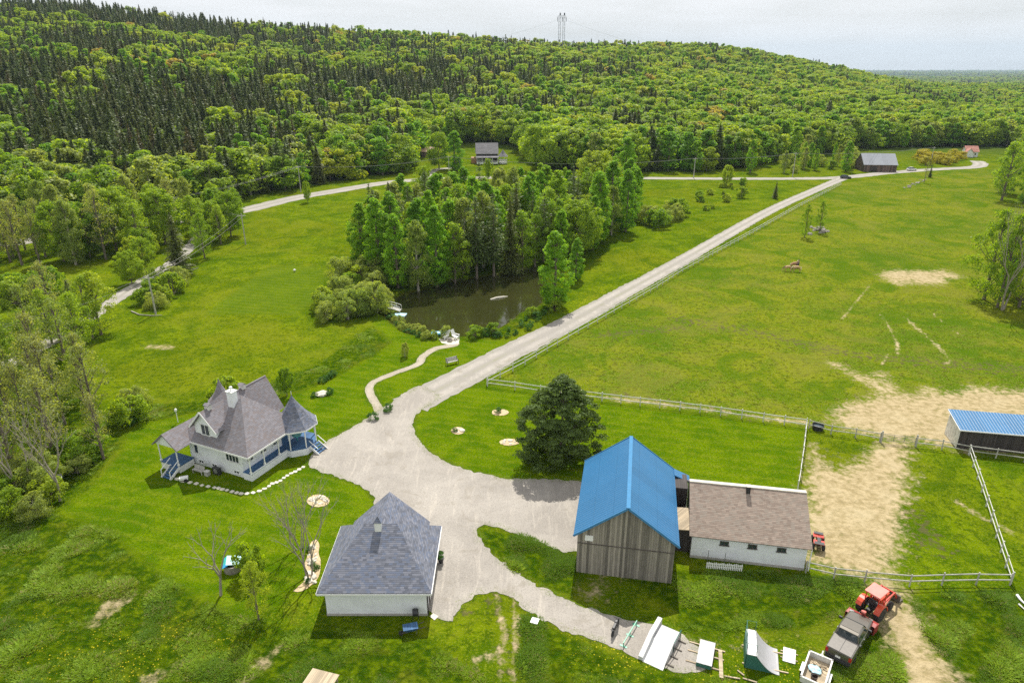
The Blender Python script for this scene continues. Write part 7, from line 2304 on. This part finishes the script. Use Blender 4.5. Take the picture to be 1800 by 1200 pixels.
# leafless trees on the lawn
def bare_tree(px, py, H, seed, label, spread=0.5, stems=1, depth=4, fork=3, leaves=0, lean=(0, 0), tr=None):
    x, y = at(px, py)
    r = thing('bare_tree', label, 'tree', (x, y, 0), 0)
    t = bare(seed, H, spread, depth, fork, tr, lean, stems)
    link_mesh('branches', mesh_of(t, 'branches', M['dead_bark']), r)
    if leaves:
        rng = np.random.default_rng(seed)
        v = np.array(t.v); v = v[v[:, 2] > H * 0.35]
        p = v[rng.integers(0, len(v), leaves)] + rng.normal(size=(leaves, 3)) * 0.12
        link_mesh('young_leaves', quads_mesh('young_leaves', leaf_arrays(p, rng.normal(size=p.shape) + np.array([0, 0, 0.5]), np.full(leaves, 0.07), rng), M['leaf_sparse']), r)
    return r
bare_tree(388, 1046, 7.2, 3, 'bare leafless tree with a thick short trunk on the lower lawn', 0.55, 1, 4, 2, 120, (0.03, 0.05), 0.13)
bare_tree(543, 1014, 7.8, 5, 'bare many stemmed tree over the long mulch bed by the garage', 0.42, 3, 4, 2, 500, (0.0, 0.1), 0.095)
bare_tree(528, 965, 7.0, 12, 'thinner bare tree behind the many stemmed one near the garage', 0.42, 2, 4, 2, 420, (-0.05, 0.1), 0.08)
bare_tree(105, 880, 9.5, 21, 'bare dark tree at the edge of the brown thicket', 0.4, 1, 4, 3, 500, (0, 0), 0.15)
bare_tree(38, 868, 10.5, 23, 'bare tree with several thin stems deep in the brown thicket', 0.35, 3, 4, 2, 600, (0, 0), 0.13)
bare_tree(1762, 545, 17, 31, 'tall leafless tree at the right edge of the pasture', 0.32, 2, 5, 2, 900, (0, 0), 0.2)
# tarped round pool / sand box
def tarped():
    x, y = at(410, 1000)
    o = thing('covered_well', 'round stone well half covered with pale blue and teal sheets', 'well', (x, y, 0), R(20), None, 0.8)
    MB().lathe([(0.95, 0), (1.0, 0.9), (0.8, 0.9), (0.78, 0.1)], 18).build('wall', M['stone'], o)
    MB().slab([(-0.6, -0.7, 1.30), (0.95, -0.75, 1.0), (1.0, 0.85, 1.02), (-0.5, 0.9, 1.34)], 0.05).build('cover', M['pale_blue'], o)
    MB().slab([(-1.0, -0.2, 0.96), (-0.52, -0.3, 1.24), (-0.5, 0.9, 1.3), (-0.95, 0.9, 0.98)], 0.05).build('teal_cover', M['teal_plastic'], o)
    MB().slab([(-1.0, -0.75, 0.96), (-0.45, -0.8, 1.2), (-0.5, -0.25, 1.24), (-1.0, -0.25, 0.96)], 0.05).build('blue_cover', M['blue_plastic'], o)
tarped()
x, y = at(437, 984)
o = thing('watering_can', 'small teal watering can under the pale bush on the lawn', 'watering can', (x, y, 0), 0.4)
MB().lathe([(0.16, 0), (0.18, 0.35), (0.12, 0.4)], 12).build('body', M['teal_plastic'], o); MB().tube([(0.15, 0, 0.1), (0.42, 0, 0.42)], [0.03, 0.02], 6).build('spout', M['teal_plastic'], o); MB().tube([(-0.15, 0, 0.1), (-0.32, 0, 0.3), (-0.1, 0, 0.44)], 0.02, 6).build('handle', M['teal_plastic'], o)
def log(pts, r, mat, name, label, z=0.1):
    a = at(*pts[0])
    P = [Vector((*at(*p), z)) - Vector((*a, 0)) for p in pts]
    o = MB().tube(P, [r] + [r * 0.8] * (len(P) - 2) + [r * 0.4], 7).build(name, M[mat])
    o.location = (a[0], a[1], 0)
    return tag(o, label, 'log')
log([(231, 548), (245, 554), (268, 556), (285, 555)], 0.12, 'pale_bark', 'fallen_log', 'pale fallen trunk lying at the foot of the pole by the meadow', 0.15)
log([(1787, 1047), (1793, 1055), (1802, 1064)], 0.12, 'white_trim', 'white_post', 'fallen white post lying in the grass at the right frame edge', 0.12)
log([(1790, 1063), (1800, 1072)], 0.09, 'old_white', 'white_post', 'thin pale stick lying below the fallen white post at the right edge', 0.12)
# garden lamp posts left of the house
for px, py, wh in ((234, 742, 'farther from'), (313, 742, 'nearer to')):
    x, y = at(px, py)
    o = thing('lamp_post', 'small white lamp post on the lawn, the one %s the house' % wh, 'lamp post', (x, y, 0))
    MB().cyl((0, 0, 0), (0, 0, 1.5), 0.05, 8).build('post', M['white_trim'], o)
    MB().lathe([(0.1, 1.5), (0.17, 1.62), (0.17, 1.85), (0.05, 1.98)], 8).build('lantern', M['white_plastic'], o)
x, y = at(111, 858)
o = thing('bird_box', 'small white bird box on a stake at the thicket edge', 'bird box', (x, y, 0), 0.3)
MB().cyl((0, 0, 0), (0, 0, 1.3), 0.04, 6).build('stake', M['dark_wood'], o); MB().box((0, 0, 1.45), (0.3, 0.28, 0.4)).build('box', M['white_plastic'], o); MB().box((0, 0, 1.67), (0.4, 0.4, 0.05)).build('roof', M['black'], o)
# table top corner at the very bottom of the frame
x, y = at(566, 1204)
o = thing('plywood_platform', 'flat pale plywood top of a low stand at the bottom frame edge', 'platform', (x, y, 0), R(-16))
MB().box((0, 0, 0.62), (2.2, 1.4, 0.06)).build('top', M['raw_wood'], o)
for xx in (-0.95, 0.95):
    for yy in (-0.55, 0.55):
        MB().box((xx, yy, 0.3), (0.1, 0.1, 0.6)).build('leg', M['raw_wood'], o)
# ------------------------------------------------------------------ air
HAZE = 6.0e-5
if HAZE:
    hz = MB().box((0, 7800, 195), (33000, 17000, 560)).build('haze', M['wire'])
    hz.data.materials.clear()
    hm_ = bpy.data.materials.new('haze'); hm_.use_nodes = True
    hn = hm_.node_tree
    for n_ in list(hn.nodes):
        hn.nodes.remove(n_)
    ho = hn.nodes.new('ShaderNodeOutputMaterial'); hv_ = hn.nodes.new('ShaderNodeVolumePrincipled')
    hv_.inputs['Color'].default_value = (0.66, 0.83, 1.0, 1)
    hv_.inputs['Density'].default_value = HAZE
    hn.links.new(hv_.outputs[0], ho.inputs['Volume'])
    hz.data.materials.append(hm_)
    kind(hz, 'stuff')
